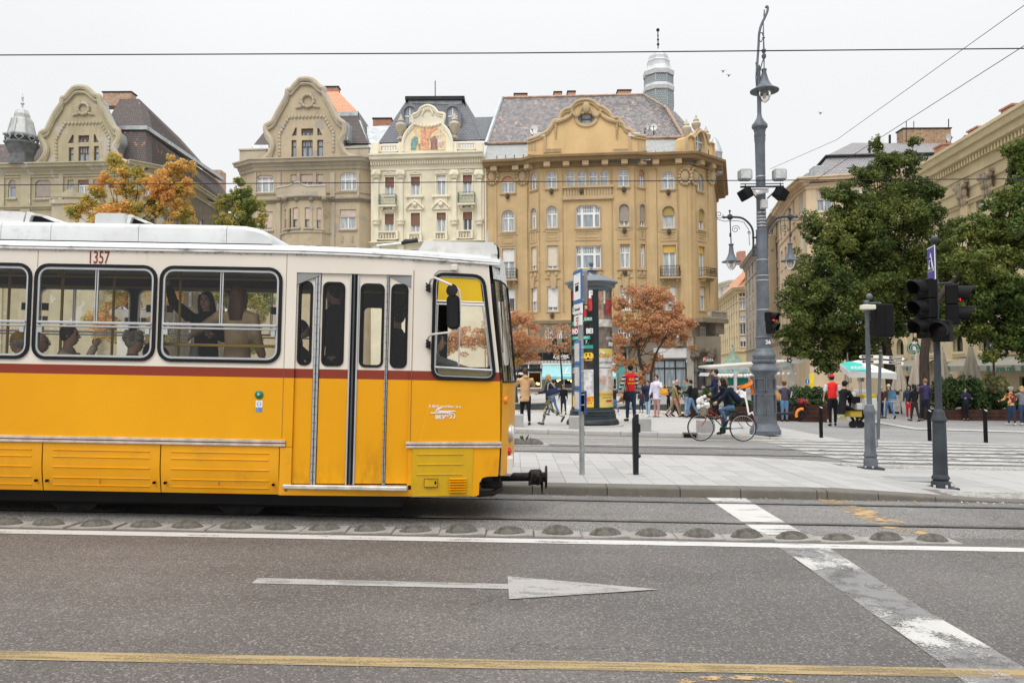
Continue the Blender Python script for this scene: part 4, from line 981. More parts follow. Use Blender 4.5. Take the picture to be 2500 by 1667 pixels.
for x_ in(1160,1345,1755,1945):
 u0=s3 .uv(*c2(x_-24,900))[0];u1=s3 .uv(*c2(x_+24,900))[0];vc=s3 .uv(*c2(x_,905))[1];vb_=s3 .uv(*c2(x_,1380))[1];vt_=s3 .uv(*c2(x_,840))[1];mb=MB();mb.box(u0+.1,u1-.1,-0.16,0.02,vb_,vc);mb.box(u0,u1,-0.22,0.02,vb_-2.5,vb_-0.1);mb.lathe([(0.34,0),(0.34,0.25),(0.42,0.3),(0.42,0.5)],10,0,MT(((u0+u1)/2,-0.1,s3 .uv(*c2(x_,1250))[1])));o=s3 .obj(mb,'pilaster',W_WT);mb=MB();uc=(u0+u1)/2;hh=vt_-vc;mb.box(u0-.12,u1+.12,-0.34,0.02,vt_-0.16,vt_)
 for r_i,(zz,nn2,w2)in enumerate(((0.1,3,0.0),(0.45,4,0.1))):
  for k in range(nn2):
   ux=uc+(k-(nn2-1)/2)*(u1-u0)/nn2*1.05;mb.sphere((ux,-0.2-w2,vc+hh*zz+0.25),0.19,6,4,sc=(0.8,0.7,1.7))
 for sx in(-1,1):mb.sphere((uc+sx*(u1-u0)/2,-0.28,vt_-0.35),0.22,7,5)
 mb.obj('capital',W_WT,o)
mb=MB()
for x0,y_ in((1385,1036),(1585,1033)):
 u0,v_=s3 .uv(*c2(x0,y_));u1=s3 .uv(*c2(x0+135,y_))[0];mb.box(u0,u1,-0.3,0.02,v_-0.12,v_+0.08);mb.box(u0+0.25,u1-0.25,-0.12,0.02,v_-1.3,v_-0.12);uc=(u0+u1)/2
 for k in range(7):
  a_=rad(200+k*23);mb.sphere((uc+0.45*cos(a_),-0.14,v_-0.65-0.3*sin(a_)),0.11,6,4)
for x0,y_ in((1385,1130),(1585,1126)):
 u0,v_=s3 .uv(*c2(x0,y_));u1=s3 .uv(*c2(x0+135,y_))[0];uc=(u0+u1)/2;hw=(u1-u0)/2;pth=[(uc+hw*t_,-0.2,v_+0.75*(1-abs(t_))**0.7 if abs(t_)<0.95 else v_)for t_ in[i/8-1 for i in range(17)]];mb.tube(pth,0.11,6);mb.box(u0,u1,-0.15,0.02,v_-0.12,v_+0.02);mb.sphere((uc,-0.2,v_+0.35),0.25,7,5)
for x_,y_ in((1257,868),(1456,862),(1650,858),(1855,850),(1257,1150),(1855,1135)):
 u_,v_=s3 .uv(*c2(x_,y_));mb.box(u_-0.55,u_+0.55,-0.2,0.02,v_-.08,v_+0.05)
 for k in(-2,-1,0,1,2):mb.sphere((u_+k*0.2,-0.14,v_+0.18-abs(k)*0.05),0.13,6,4)
s3 .obj(mb,'stucco_ornament',W_WT)
GRN_IRON=mat('green_iron',(0.13,0.19,0.16),0.6,0.2,var=0.2)
iron_balcony(s3,*c2(1185,1030),*c2(1318,1108),GRN_IRON,W_WT,0.75,0.16)
iron_balcony(s3,*c2(1785,1014),*c2(1918,1094),GRN_IRON,W_WT,0.75,0.16)
for x0,x1,y_ in((1165,1330,1306),(1400,1510,1318),(1600,1705,1310),(1775,1900,1298)):
 u0,v1=s3 .uv(*c2(x0,y_));u1,v0=s3 .uv(*c2(x1,y_+62));balustrade(s3,u0,u1,v0,v1,W_WT,-0.35,0.26)
mb=MB()
u0,v0=s3 .uv(*c2(1110,1395));u1,v1=s3 .uv(*c2(1990,1372));mb.box(u0,u1,-0.6,0.0,v0,v1);s3 .obj(mb,'balcony_slab',W_WT)
u0,v0=s3 .uv(*c2(1128,690));v1=s3 .uv(*c2(1128,635))[1]
for(x0,x1,ya,yb)in((1175,1330,692,636),(1770,1925,675,617)):
 u0,v0=s3 .uv(*c2(x0,ya));u1,v1=s3 .uv(*c2(x1,yb));balustrade(s3,u0,u1,v0-.05,v1,W_WT,0.05,0.24)
mb=MB()
for(x0,x1)in((1120,1178),(1328,1370),(1735,1775),(1922,1975)):
 u0,v0=s3 .uv(*c2(x0,712));u1,v1=s3 .uv(*c2(x1,622));mb.cbox(u0,u1,-0.25,0.4,v0,v1,0.04)
s3 .obj(mb,'pedestal',W_WT)
for x_ in(1345,1756):
 u_,v_=s3 .uv(*c2(x_,600 if x_<1500 else 592));finial_urn(s3,u_,v_,2.5,W_B2T,0.0)
gw=smooth_path([c2(*p)for p in((1365,700),(1363,640),(1380,570),(1420,515),(1444,488),(1436,425),(1478,402),(1505,365),(1552,347),(1600,365),(1632,402),(1682,415),(1668,488),(1700,525),(1730,585),(1738,640),(1737,700))],3)
gp=s3 .poly(gw)
mb=MB();mb.prism(gp[::-1],-0.25,0.35);s3 .obj(mb,'gable',W_WT)
roll_moulding(s3,gp,0.16,W_WT,y=-0.28)
mo=[c2(1420,685)]+[c2(1555+135*cos(a),600-112*sin(a))for a in[PI*(1-k/16)for k in range(17)]]+[c2(1690,685)]
mp_=s3 .poly(mo)
def mosaic_mat():
 m,t,b=_nodes('mosaic');v=_coord(t);vo=t.nodes.new('ShaderNodeTexVoronoi');vo.inputs['Scale'].default_value=3.0;_lnk(t,v,vo.inputs['Vector']);n=_noise(t,1.1,2,0.5,v);r=t.nodes.new('ShaderNodeValToRGB');r.color_ramp.interpolation='CONSTANT';cols=[(0.0,(0.45,0.28,0.18)),(0.40,(0.78,0.60,0.33)),(0.56,(0.66,0.40,0.24)),(0.63,(0.75,0.62,0.48)),(0.7,(0.30,0.25,0.28))]
 while len(r.color_ramp.elements)<5:r.color_ramp.elements.new(0.5)
 for e,(p_,c)in zip(r.color_ramp.elements,cols):e.position=p_;e.color=(*c,1)
 _lnk(t,n,r.inputs[0]);c=_mixc(t,0.2,r.outputs[0],vo.outputs['Color']);_lnk(t,c,b.inputs['Base Color']);b.inputs['Roughness'].default_value=0.4
 return m
mb=MB();mb.prism(mp_[::-1],-0.29,-0.2);o=s3 .obj(mb,'mosaic_panel',mat('mosaic_gold',(0.74,0.56,0.30),0.45,var=0.2,vs=3))
def fig(pts,col,nm):
 mb=MB();mb.prism(s3 .poly([c2(*p)for p in pts])[::-1],-0.33,-0.27);k=mat(nm,col,0.5,var=0.35,vs=4);q=mb.obj('mosaic_figure',k,o)
fig(((1425,683),(1430,610),(1455,580),(1478,590),(1480,625),(1462,683)),(0.16,0.30,0.30),'mosaic_teal')
fig(((1510,683),(1500,600),(1505,520),(1530,505),(1545,550),(1570,500),(1620,495),(1632,525),(1590,545),(1560,600),(1565,683)),(0.62,0.32,0.20),'mosaic_red')
fig(((1575,683),(1580,640),(1570,600),(1610,575),(1625,600),(1630,683)),(0.30,0.16,0.14),'mosaic_brown')
fig(((1640,683),(1630,570),(1640,535),(1655,540),(1668,590),(1682,683)),(0.60,0.50,0.42),'mosaic_pale')
fig(((1480,640),(1500,635),(1500,683),(1488,683)),(0.4,0.25,0.12),'mosaic_tan')
mb=MB()
u_,v_=s3 .uv(*c2(1552,400))
for k in range(9):
 a_=rad(10+20*k);mb.sphere((u_+0.5*cos(a_),-0.3,v_-0.2+0.6*sin(a_)),0.16,6,4,sc=(0.7,0.6,1.6))
for k in range(12):
 a_=rad(200+12*k);mb.sphere((u_+1.7*cos(a_),-0.3,v_-0.55+0.8*sin(a_)),0.16,6,4)
s3 .obj(mb,'shell_relief',W_WT)
b3 .roof([RP(1172,625,77.6),RP(1955,600,77.0),RP(1812,300,81),RP(1392,292,81)],T_SLATE)
mb=MB();a_,b_=P(*c2(1378,292),80.6),P(*c2(1832,262),80.6)
mb.box(a_.x-b3 .o.x,b_.x-b3 .o.x,80.4-b3 .o.y,88-b3 .o.y,a_.z-.1,b_.z-0.1);mb.obj('roof_crest',M_DARK,b3 .root)
mb=MB();mb.box(a_.x-b3 .o.x+.3,b_.x-b3 .o.x-.3,80.7-b3 .o.y,88-b3 .o.y,a_.z-.6,a_.z-.1);mb.obj('roof_band',ZINC,b3 .root)
b3 .roof([RP(1955,600,77.0),RP(1990,560,92),RP(1835,300,90),RP(1812,300,81)],T_SLATE)
b3 .roof([RP(1870,600,79),RP(2010,600,79),RP(2050,425,84),RP(1865,430,84)],T_SLATE)
b3 .roof([RP(1085,630,79),RP(1200,625,79),RP(1300,490,83),RP(1085,500,83)],ZINC)
a_,b_=c2(1130,500),c2(1270,440);chimney(b3,a_[0],b_[0],b_[1],a_[1],86,BRICK,M_DARK)
for x_ in(1412,1740):
 c_=P(*c2(x_,470),78.2);mb=MB();ol=_outline(1.15,1.75,'round');M=MT((c_.x-b3 .o.x,78.2-b3 .o.y,c_.z-0.1));ring_plate(mb,offset_loop(ol,-0.28),ol,0,1.6,0,M);o=mb.obj('dormer',mat('dormer_zinc',(0.17,0.18,0.2),0.5,0.4),b3 .root);mb=MB();mb.prism(ol,0.25,0.3,0,M);mb.obj('pane',PANES[1],o);mb=MB();mb.box(-0.05,0.05,0.2,0.28,0,1.7,0,M);mb.box(-0.5,0.5,0.2,0.28,0.75,0.85,0,M);mb.obj('frame',FR['white'],o)
q=P(*c2(1607,255),83);q2=P(*c2(1607,150),83)
mb=MB();mb.tube([(q.x-b3 .o.x,83-b3 .o.y,q.z-1),(q.x-b3 .o.x,83-b3 .o.y,q2 .z)],0.05,5);mb.obj('antenna',M_DARK,b3 .root)
b3 .block(GD(906,77.5),GD(1183,76.6),77.4,92,0,21.5,W_W,'rear_block')
mb=MB();u_,v_=s3 .uv(*c2(1992,800));mb.tube([(u_,-0.15,v_),(u_+.05,-0.15,2)],0.09,6);s3 .obj(mb,'downpipe',W_WT)
# ---------------------------------------------------------------- the ochre corner house
def c3(x,y):return(1150+x/3.4846,50+y/3.4846)
def c4(x,y):return(1150+x/3.4846,400+y/3.4846)
W_O=plaster('ochre_render',(0.54,0.385,0.20),0.5,(0.22,0.15,0.08),None,0.85,0.4)
W_OT=plaster('ochre_trim',(0.49,0.365,0.21),0.4,(0.19,0.14,0.09),None,0.85,0.4)
W_OG=plaster('ochre_gable',(0.66,0.46,0.23),0.2,(0.3,0.2,0.1),None,0.85,0.2)
W_GF=plaster('sooty_base_stone',(0.22,0.185,0.14),0.6,(0.06,0.05,0.04))
b4=Bld('corner_house','large ochre corner house with arched windows, tiled roof and domed grey tower',1400,74.5,W_OT)
D=75.2
p4=[(1184,76.1),(1290,75.5),(1316,74.5),(1553,73.6),(1579,74.0),(1690,73.4),(1746,76.0),(1756,90)]
S=[b4 .seg(p4[i][0],p4[i][1],p4[i+1][0],p4[i+1][1])for i in range(7)]
OW=[(0,3,258,1320,368,1465,'round','cross',0,'terra',0.34),(1,3,510,1295,560,1438,'round','cross',1,None,0),(2,3,640,1280,728,1425,'round','cross',0,None,0),(2,3,808,1278,880,1422,'round','single',0,None,0),(2,3,905,1277,976,1421,'round','single',0,None,0),(2,3,1002,1276,1072,1420,'round','single',0,None,0),(2,3,1097,1275,1168,1418,'round','single',0,None,0),(2,3,1252,1265,1340,1412,'round','cross',0,None,0),(3,3,1425,1270,1470,1415,'round','cross',0,'terra',0.4),(4,3,1618,1288,1730,1432,'round','cross',0,None,0),(5,3,1922,1310,1972,1450,'round','cross',1,None,0),(0,4,262,395,370,575,'round','cross',0,None,0),(1,4,512,378,560,552,'round','cross',1,None,0),(2,4,645,363,732,543,'round','cross',0,None,0),(2,4,892,352,1098,543,'seg','big',1,None,0),(2,4,1262,348,1342,528,'round','plain',1,'grey',0.8),(3,4,1433,352,1482,530,'round','plain',1,'grey',0.8),(4,4,1628,365,1732,545,'round','single',0,'olive',0.44),(5,4,1930,385,1982,558,'round','plain',1,'olive',0.6),(0,4,265,720,372,980,'flat','cross',0,'white',0.44),(1,4,513,705,560,905,'flat','plain',1,'cream',0.82),(2,4,650,697,737,895,'flat','plain',0,'cream',0.88),(2,4,895,695,1102,890,'flat','big',1,None,0),(2,4,1268,685,1352,885,'flat','cross',0,'ochre',0.1),(3,4,1438,688,1482,885,'flat','cross',1,'ochre',0.12),(4,4,1632,690,1742,965,'flat','plain',0,'ochre',0.25),(5,4,1935,705,1988,965,'flat','plain',0,'ochre',0.25),(0,4,268,1063,375,1262,'flat','plain',2,'white',0.42),(1,4,518,1050,565,1258,'flat','plain',1,'white',0.6),(2,4,652,1045,740,1252,'flat','plain',1,'white',0.85),(2,4,895,1040,1102,1250,'flat','big',1,'white',0.3),(2,4,1270,1035,1355,1245,'flat','cross',0,'rose',0.3),(3,4,1440,1035,1485,1245,'flat','cross',0,None,0),(4,4,1640,1040,1745,1245,'flat','cross',0,'white',0.4),(5,4,1942,1045,1995,1245,'flat','plain',0,'cream',0.4),(0,4,270,1400,370,1560,'flat','grid',2,None,0),(2,4,630,1400,690,1555,'flat','grid',2,None,0),(2,4,730,1395,775,1555,'flat','cross',1,None,0),(2,4,830,1400,1000,1555,'flat','cross',1,'rose',0.3),(2,4,1250,1400,1350,1555,'flat','grid',2,None,0),(4,4,1620,1390,1680,1550,'flat','grid',2,None,0),(4,4,1720,1390,1800,1550,'flat','cross',1,None,0),(5,4,1950,1390,2010,1550,'flat','grid',1,None,0)]
for(i,cc,x0,y0,x1,y1,ar,st,pn,bl,bf)in OW:
 f=c3 if cc==3 else c4;a_,b_=f(x0,y0),f(x1,y1);S[i].win(a_[0],a_[1],b_[0],b_[1],ar,st,'white',pn,bl,bf,sill=(cc==3 or y0<500),trim=(0.34 if(ar=='round' and cc==4)else None if y0>1380 else 0.14))
zt=S[0].uv(*c3(300,1236))[1]
zs=S[2].uv(*c4(700,1300))[1]
zm_=S[2].uv(*c4(700,1330))[1]
for k,sg in enumerate(S):
 lo=[h for h in sg.holes if max(p[1]for p in h)<zm_];hi=[h for h in sg.holes if h not in lo];sg.holes=hi;sg.wall([(0,zm_),(sg.L,zm_),(sg.L,zt),(0,zt)],W_O);sg.holes=lo;zb=4.9;sg.wall([(0,zb),(sg.L,zb),(sg.L,zm_),(0,zm_)],W_GF,name='base_wall')
PROF_EAVE=[(0,-0.75),(0.2,-0.7),(0.25,-0.35),(0.9,-0.3),(1.0,-0.05),(1.25,0.0),(1.3,0.2),(1.1,0.3),(0,0.3)]
b4 .ledge(S,zt+0.1,PROF_EAVE,plaster('sooty_ochre',(0.30,0.2,0.1),0.6,(0.08,0.06,0.04)),'cornice')
b4 .ledge(S,zm_,PROF_S,None,'string_course')
b4 .ledge(S[0:1],zm_+0.7,PROF_T,None,'string_course')
mb=MB()
for sg in S[:6]:
 n=max(1,int(round(sg.L/1.7)))
 for i in range(n):
  u_=(i+0.5)*sg.L/n;mb.box(u_-0.3,u_+0.3,-0.85,0.02,zt-0.62,zt-0.22,0,sg.M)
mb.obj('eave_bracket',W_OT,b4 .root)
mb=MB()
for(i,x_)in((2,585),(2,787),(2,1210),(2,1405),(1,497),(3,1492),(4,1590),(4,1770)):
 u_,v0=S[i].uv(*c4(x_,1250));v1=S[i].uv(*c4(x_,40))[1];zz=v0
 while zz<v1:
  mb.sphere(tuple(S[i].M@Vector((u_,-0.05,zz))),0.075,5,3);zz+=0.24
mb.obj('bead_strip',W_OT,b4 .root)
mb=MB()
for(i,x0,x1,y0,y1)in((0,130,225,100,1600),(0,395,490,110,1600),(4,1510,1590,60,1350),(4,1770,1850,60,1350),(5,1880,1915,60,1350),(5,2010,2060,100,1400)):
 u0,v1=S[i].uv(*c4(x0,y0));u1,v0=S[i].uv(*c4(x1,y1));u0=max(0.02,u0);u1=min(S[i].L-0.02,u1);mb.box(u0,u1,-0.1,0.01,max(v0,4.9),v1,0,S[i].M)
mb.obj('pilaster',W_O,b4 .root)
mb=MB()
for(i,x_)in((0,180),(0,440),(4,1820),(5,1890),(5,2035)):
 u_,v_=S[i].uv(*c4(x_,110));u_=min(max(u_,.6),S[i].L-.4)
 for k in range(14):
  a_=2*PI*k/14;mb.sphere(tuple(S[i].M@Vector((u_+0.55*cos(a_),-0.16,v_+0.75*sin(a_)))),0.17,6,4)
 mb.sphere(tuple(S[i].M@Vector((u_,-0.1,v_))),0.42,8,5,sc=(1,0.5,1.4))
mb.obj('cartouche',W_OT,b4 .root)
sg=S[2]
u0,v1=sg.uv(*c4(775,203));u1,v0=sg.uv(*c4(1212,272))
mb=MB();mb.box(u0,u1,-0.3,0.01,v1-0.12,v1+0.06);mb.box(u0,u1,-0.2,0.01,v0-0.1,v0)
n=17
for k in range(n):
 u_=u0+0.3+(u1-u0-0.6)*k/(n-1);mb.box(u_-0.09,u_+0.09,-0.14,0.01,v0,v1-0.12)
u0,v1=sg.uv(*c4(780,280));u1,v0=sg.uv(*c4(1210,300));mb.box(u0,u1,-0.22,0.01,v0,v1)
o=sg.obj(mb,'relief_balustrade',W_OT)
mb=MB()
for(i,x0,y0,x1,y1)in((0,250,600,380,700),(1,508,580,560,670),(2,632,575,750,655),(2,885,570,1110,650),(2,1245,560,1365,640),(3,1432,565,1490,645),(4,1610,575,1755,655),(5,1928,590,2000,670)):
 u0,v1=S[i].uv(*c4(x0,y0));u1,v0=S[i].uv(*c4(x1,y1));u0=max(u0,0.05);u1=min(u1,S[i].L-.05);ring_plate(mb,[(u0,v0),(u1,v0),(u1,v1),(u0,v1)],[(u0+.12,v0+.12),(u1-.12,v0+.12),(u1-.12,v1-.12),(u0+.12,v1-.12)],-0.06,0.01,0,S[i].M);ring_plate(mb,[(u0+.25,v0+.25),(u1-.25,v0+.25),(u1-.25,v1-.25),(u0+.25,v1-.25)],[(u0+.33,v0+.33),(u1-.33,v0+.33),(u1-.33,v1-.33),(u0+.33,v1-.33)],-0.04,0.01,0,S[i].M)
for(i,x0,y0,x1,y1)in((1,503,915,590,978),(2,628,905,760,968),(2,880,905,1125,968),(2,1243,900,1375,960),(3,1415,900,1495,960)):
 u0,v1=S[i].uv(*c4(x0,y0));u1,v0=S[i].uv(*c4(x1,y1));u0=max(u0,0.02);u1=min(u1,S[i].L-.02);mb.box(u0,u1,-0.18,0.01,v1-.06,v1+.06,0,S[i].M);mb.box(u0,u1,-0.1,0.01,v0-.08,v0,0,S[i].M);n=max(2,int((u1-u0)/0.5))
 for k in range(n):
  uu=u0+(u1-u0)*(k+.5)/n;mb.sphere(tuple(S[i].M@Vector((uu,-0.04,(v0+v1)/2))),0.2,4,4,sc=(1,.5,1.3))
mb.obj('framed_panel',W_OT,b4 .root)
mb=MB()
for(i,x_,y_)in((0,312,280),(2,684,240),(2,938,238),(2,1300,225),(4,1678,248),(2,1305,572),(4,1684,580),(2,1310,928),(2,690,1290)):
 u_,v_=S[i].uv(*c4(x_,y_));mb.sphere(tuple(S[i].M@Vector((u_,-0.2,v_))),0.26,7,5,sc=(.8,.8,1.1))
mb.obj('lion_mask',mat('mask_stone',(0.09,0.07,0.05),0.8),b4 .root)
mb=MB()
for(i,x_)in((0,312),(1,530),(2,700),(2,1312)):
 u_,v_=S[i].uv(*c4(x_,1010));mb.prism([(u_-.2,v_-.55),(u_+.2,v_-.55),(u_+.32,v_+.45),(u_-.32,v_+.45)],-0.2,0.01,0,S[i].M)
mb.obj('keystone',W_OT,b4 .root)
iron_balcony(S[0],*c4(235,902),*c4(400,985),IRON,W_OT,0.85)
iron_balcony(S[4],*c4(1604,878),*c4(1780,965),IRON,W_OT,0.85)
iron_balcony(S[5],*c4(1935,885),*c4(2030,972),IRON,W_OT,0.85)
u0,v1=S[5].uv(*c4(1945,1250));u1,v0=S[5].uv(*c4(2120,1330))
balustrade(S[5],max(u0,0.1),S[5].L+0.4,v0,v1,mat('grey_stone',(0.36,0.33,0.28),0.85,var=0.2,dirt=.5),-1.0,0.27,'stone_balcony')
mb=MB();mb.box(0.0,S[5].L+.5,-1.2,0.0,v0-.4,v0);mb.box(S[5].L-1.2,S[5].L+.2,-0.9,0.0,v0-1.4,v0-.4);S[5].obj(mb,'balcony_slab',MATS['sooty_base_stone'])
# ---- roof
def R3(x,y,d):return RP(x,y,d,c3)
zl=S[0].uv(*c3(200,1215))[1]
b4 .roof([R3(95,1222,75.2),R3(1530,1190,72.8),R3(1500,1110,74.0),R3(140,1130,76.4)],T_SHING,'shingle_skirt')
b4 .roof([R3(110,1180,75.9),R3(490,1175,75.5),R3(478,1045,77.6),R3(140,1052,78)],T_SHING,'shingle_skirt')
b4 .roof([R3(1490,1160,73.6),R3(1880,1185,72.8),R3(1820,1002,76.0),R3(1495,1010,76.2)],T_SHING,'shingle_skirt')
b4 .roof([R3(1850,1195,72.9),R3(2120,1245,75.6),R3(1960,1050,77.5),R3(1800,1000,76)],T_SHING,'shingle_skirt')
b4 .roof([R3(140,1045,78.0),R3(1810,990,76.0),R3(1660,745,80.5),R3(1550,735,82.3),R3(1470,635,84),R3(262,665,86)],T_MIX)
b4 .roof([R3(1805,990,76.0),R3(1925,985,79),R3(1740,780,84),R3(1660,745,80.6)],T_MIX)
mb=MB();a_,b_=R3(140,1048,77.8),R3(1815,993,75.8)
for aa,bb,r_ in((a_,b_,0.16),(R3(262,660,86),R3(1470,632,84),0.14),(R3(1470,632,84),R3(1660,742,80.4),.13),(R3(1660,742,80.4),R3(1808,988,75.9),0.15)):
 mb.tube([tuple(Vector(aa)-b4 .o),tuple(Vector(bb)-b4 .o)],r_,6)
mb.obj('ridge_capping',mat('ridge_tile',(0.36,0.25,0.19),0.8,var=0.3),b4 .root)
mb=MB();mb.tube([tuple(Vector(R3(128,1050,77.9))-b4 .o),tuple(Vector(R3(262,655,86))-b4 .o)],0.22,6);mb.obj('verge_flashing',ZINC,b4 .root)
b4 .ledge([S[0]],zt+0.42,PROF_G,ZINC,'gutter');b4 .ledge(S[1:6],zt+0.42,PROF_G,ZINC,'gutter')
mb=MB()
for(x_,y_,d)in[(220+75*k,1200-k*2.0,75.0-0.1*k)for k in range(25)]:
 q=Vector(R3(x_,y_-12,d-.1))-b4 .o;mb.tube([tuple(q),(q.x,q.y,q.z+0.45)],0.035,4)
mb.obj('snow_guard',M_DARK,b4 .root)
for(x0,x1,y0,y1,d)in((368,475,628,665,87),(708,770,613,652,87),(823,886,608,648,87),(1250,1360,598,640,86)):
 a_,b_=c3(x0,y1),c3(x1,y0);chimney(b4,a_[0],b_[0],b_[1],a_[1],d,mat('salmon_chimney',(0.55,0.3,0.2),0.85),M_DARK,1.0)
g4=smooth_path([c3(*p)for p in((480,1020),(560,992),(610,968),(655,940),(690,890),(712,852),(752,850),(762,800),(800,762),(850,748),(890,702),(940,682),(990,678),(1040,692),(1080,728),(1130,748),(1180,790),(1205,832),(1252,832),(1262,866),(1290,880),(1312,922),(1362,942),(1380,972),(1490,990))],3)
sgb=b4 .seg(1287,74.3,1580,73.3)
gp=sgb.poly(g4)
vb4=sgb.uv(*c3(900,1130))[1]
oc=sgb.uv(*c3(980,836));rx=72/3.4846/FPX*74;ry=48/3.4846/FPX*74
ov=[(oc[0]+rx*cos(2*PI*k/24),oc[1]+ry*sin(2*PI*k/24))for k in range(24)]
mb=MB();mb.prism([(gp[0][0],vb4),(gp[-1][0],vb4)]+gp[::-1],0,0.5,0,None,holes=[ov])
gab=sgb.obj(mb,'gable',W_OG)
mb=MB();ring_plate(mb,offset_loop(ov,-0.28),ov,-0.14,0.05);mb.box(oc[0]-.7,oc[0]+.7,0.2,0.28,oc[1]-.5,oc[1]-.45)
mb.obj('oval_surround',W_OT,gab)
mb=MB();mb.prism([(oc[0]+rx*.98*cos(2*PI*k/24),oc[1]+ry*.98*sin(2*PI*k/24))for k in range(24)],0.25,0.3);mb.obj('pane',PANES[1],gab)
mb=MB();u_,v_=oc;mb.box(u_-.5,u_+.5,.14,.24,v_-.72,v_-.62);mb.box(u_-.5,u_+.5,.14,.24,v_+.62,v_+.72);mb.box(u_-.5,u_-.4,.14,.24,v_-.7,v_+.7);mb.box(u_+.4,u_+.5,.14,.24,v_-.7,v_+.7);mb.box(u_-.5,u_+.5,.14,.24,v_-.05,v_+.05)
mb.obj('frame',FR['brown'],gab)
roll_moulding(sgb,gp,0.17,W_OT,y=-0.08)
mb=MB()
for sgn in(-1,1):
 for k in range(13):
  t_=k/12;x_=980+sgn*(35+90*t_);y_=745+65*sin(t_*PI)*0.9+25*t_;u_,v_=sgb.uv(*c3(x_,y_));mb.sphere((u_,-0.12,v_),0.15+0.05*sin(t_*3.1),6,4)
 for k in range(16):
  t_=k/15;x_=980+sgn*(125+140*t_);y_=795+95*t_**0.6+(-20*t_);u_,v_=sgb.uv(*c3(x_,y_));mb.sphere((u_,-0.12,v_),0.16+0.06*sin(t_*3.1),6,4)
 for k in range(7):
  u_,v_=sgb.uv(*c3(980+sgn*260,895+18*k));mb.sphere((u_,-0.1,v_),0.15-0.012*k,6,4)
u_,v_=sgb.uv(*c3(980,745));mb.sphere((u_,-0.15,v_),0.42,8,6,sc=(0.9,0.6,1.3))
mb.obj('garland_relief',W_OT,gab)
mb=MB()
for(x0,x1)in((630,765),(1208,1340)):
 u0,v0=sgb.uv(*c3(x0,1125));u1,v1=sgb.uv(*c3(x1,1100));mb.box(u0,u1,-0.12,0,v1,v1+.12)
 for k in range(9):uu=u0+(u1-u0)*(k+.5)/9;mb.box(uu-.07,uu+.07,-0.1,0,v0,v1)
for(x0,x1)in((480,560),(1410,1490)):
 for k in range(3):
  u_,v0=sgb.uv(*c3(x0+16+25*k,1110));v1=sgb.uv(*c3(x0+16+25*k,1035))[1];mb.box(u_-.1,u_+.1,-0.02,0.02,v0,v1)
for x_ in(628,1350):
 u_,v0=sgb.uv(*c3(x_,1130));v1=sgb.uv(*c3(x_,985))[1];mb.box(u_-.12,u_+.12,-0.14,0.02,v0,v1)
mb.obj('gable_dentils',W_OT,gab)
mb=MB()
for x_ in(580,1388):
 u_,v_=sgb.uv(*c3(x_,985));mb.cbox(u_-.55,u_+.55,-.2,.5,v_-.1,v_+.3,.04)
mb.obj('coping_block',mat('pale_stone',(0.55,0.53,0.5),0.8),gab)
# ---- corner attic with oval window and urns
sgc=b4 .seg(1672,73.0,1752,76.4)
def SC(x,y):return sgc.uv(*c3(x,y))
at=smooth_path([c3(*p)for p in((1830,1135),(1828,1000),(1875,985),(1890,1005),(1920,960),(1950,945),(1985,960),(2010,1010),(2015,1045),(2060,1052),(2062,1180))],2)
ap=sgc.poly(at)
oc=SC(1942,1052)
ov=[(oc[0]+0.72*cos(2*PI*k/20),oc[1]+1.25*sin(2*PI*k/20))for k in range(20)]
mb=MB();mb.prism([(ap[0][0],ap[0][1]-1.2),(ap[-1][0],ap[-1][1]-.5)]+ap[::-1],0,1.2,holes=[ov])
att=sgc.obj(mb,'corner_attic',W_OG)
mb=MB();ring_plate(mb,offset_loop(ov,-0.22),ov,-0.14,0.05);mb.tube([(p[0],-.08,p[1])for p in ap],.13,6);mb.obj('oval_surround',W_OT,att)
mb=MB();mb.prism([(oc[0]+.72*cos(2*PI*k/20),oc[1]+1.25*sin(2*PI*k/20))for k in range(20)],.25,.3);mb.obj('pane',PANES[1],att)
mb=MB();mb.box(oc[0]-.04,oc[0]+.04,.16,.24,oc[1]-1.2,oc[1]+1.2);mb.box(oc[0]-.7,oc[0]+.7,.16,.24,oc[1]+.2,oc[1]+.28);mb.obj('frame',FR['white'],att)
for(x_,y_,h)in((1856,985,2.0),(1938,940,1.9),(2022,1045,2.0)):
 u_,v_=SC(x_,y_);finial_urn(sgc,u_,v_-.3,h,W_B2T,0.3)
q=P(*c3(2075,1140),78)
mb=MB();mb.lathe([(0.7,q.z-2),(0.7,q.z),(.75,q.z+.1),(.62,q.z+.6),(.35,q.z+1.3),(.06,q.z+1.7)],12,0,MT((q.x-b4 .o.x,78-b4 .o.y,0)));mb.obj('small_dome',ZINC,b4 .root)
# ---- octagonal tower
TZ=lambda y,d=85.5:P(*c3(1598,y),d).z
tc_=P(*c3(1598,700),85.5)
k3=85.5/FPX/3.4846
M8=MT((tc_.x-b4 .o.x,85.5-b4 .o.y,0))@MR(rad(22.5),4,'Z')
T_TOW=tile_mat('tower_shingle',(0.25,0.29,0.30),(0.30,0.34,0.35),None,4,4)
mb=MB();mb.lathe([(128*k3,TZ(900)),(126*k3,TZ(600)),(126*k3,TZ(565)),(124*k3,TZ(440))],8,0,M8,smooth=False)
me=mb.mesh('tower',T_TOW)
uvl=me.uv_layers.new(name='UVMap')
for lp in me.loops:
 co=me.vertices[lp.vertex_index].co;q=M8 .inverted()@co;uvl.data[lp.index].uv=(atan2(q.y,q.x)*128*k3,q.z)
tow=inst('tower',me,b4 .root)
mb=MB()
mb.lathe([(134*k3,TZ(618)),(137*k3,TZ(588)),(130*k3,TZ(570)),(124*k3,TZ(556))],8,0,M8,smooth=False)
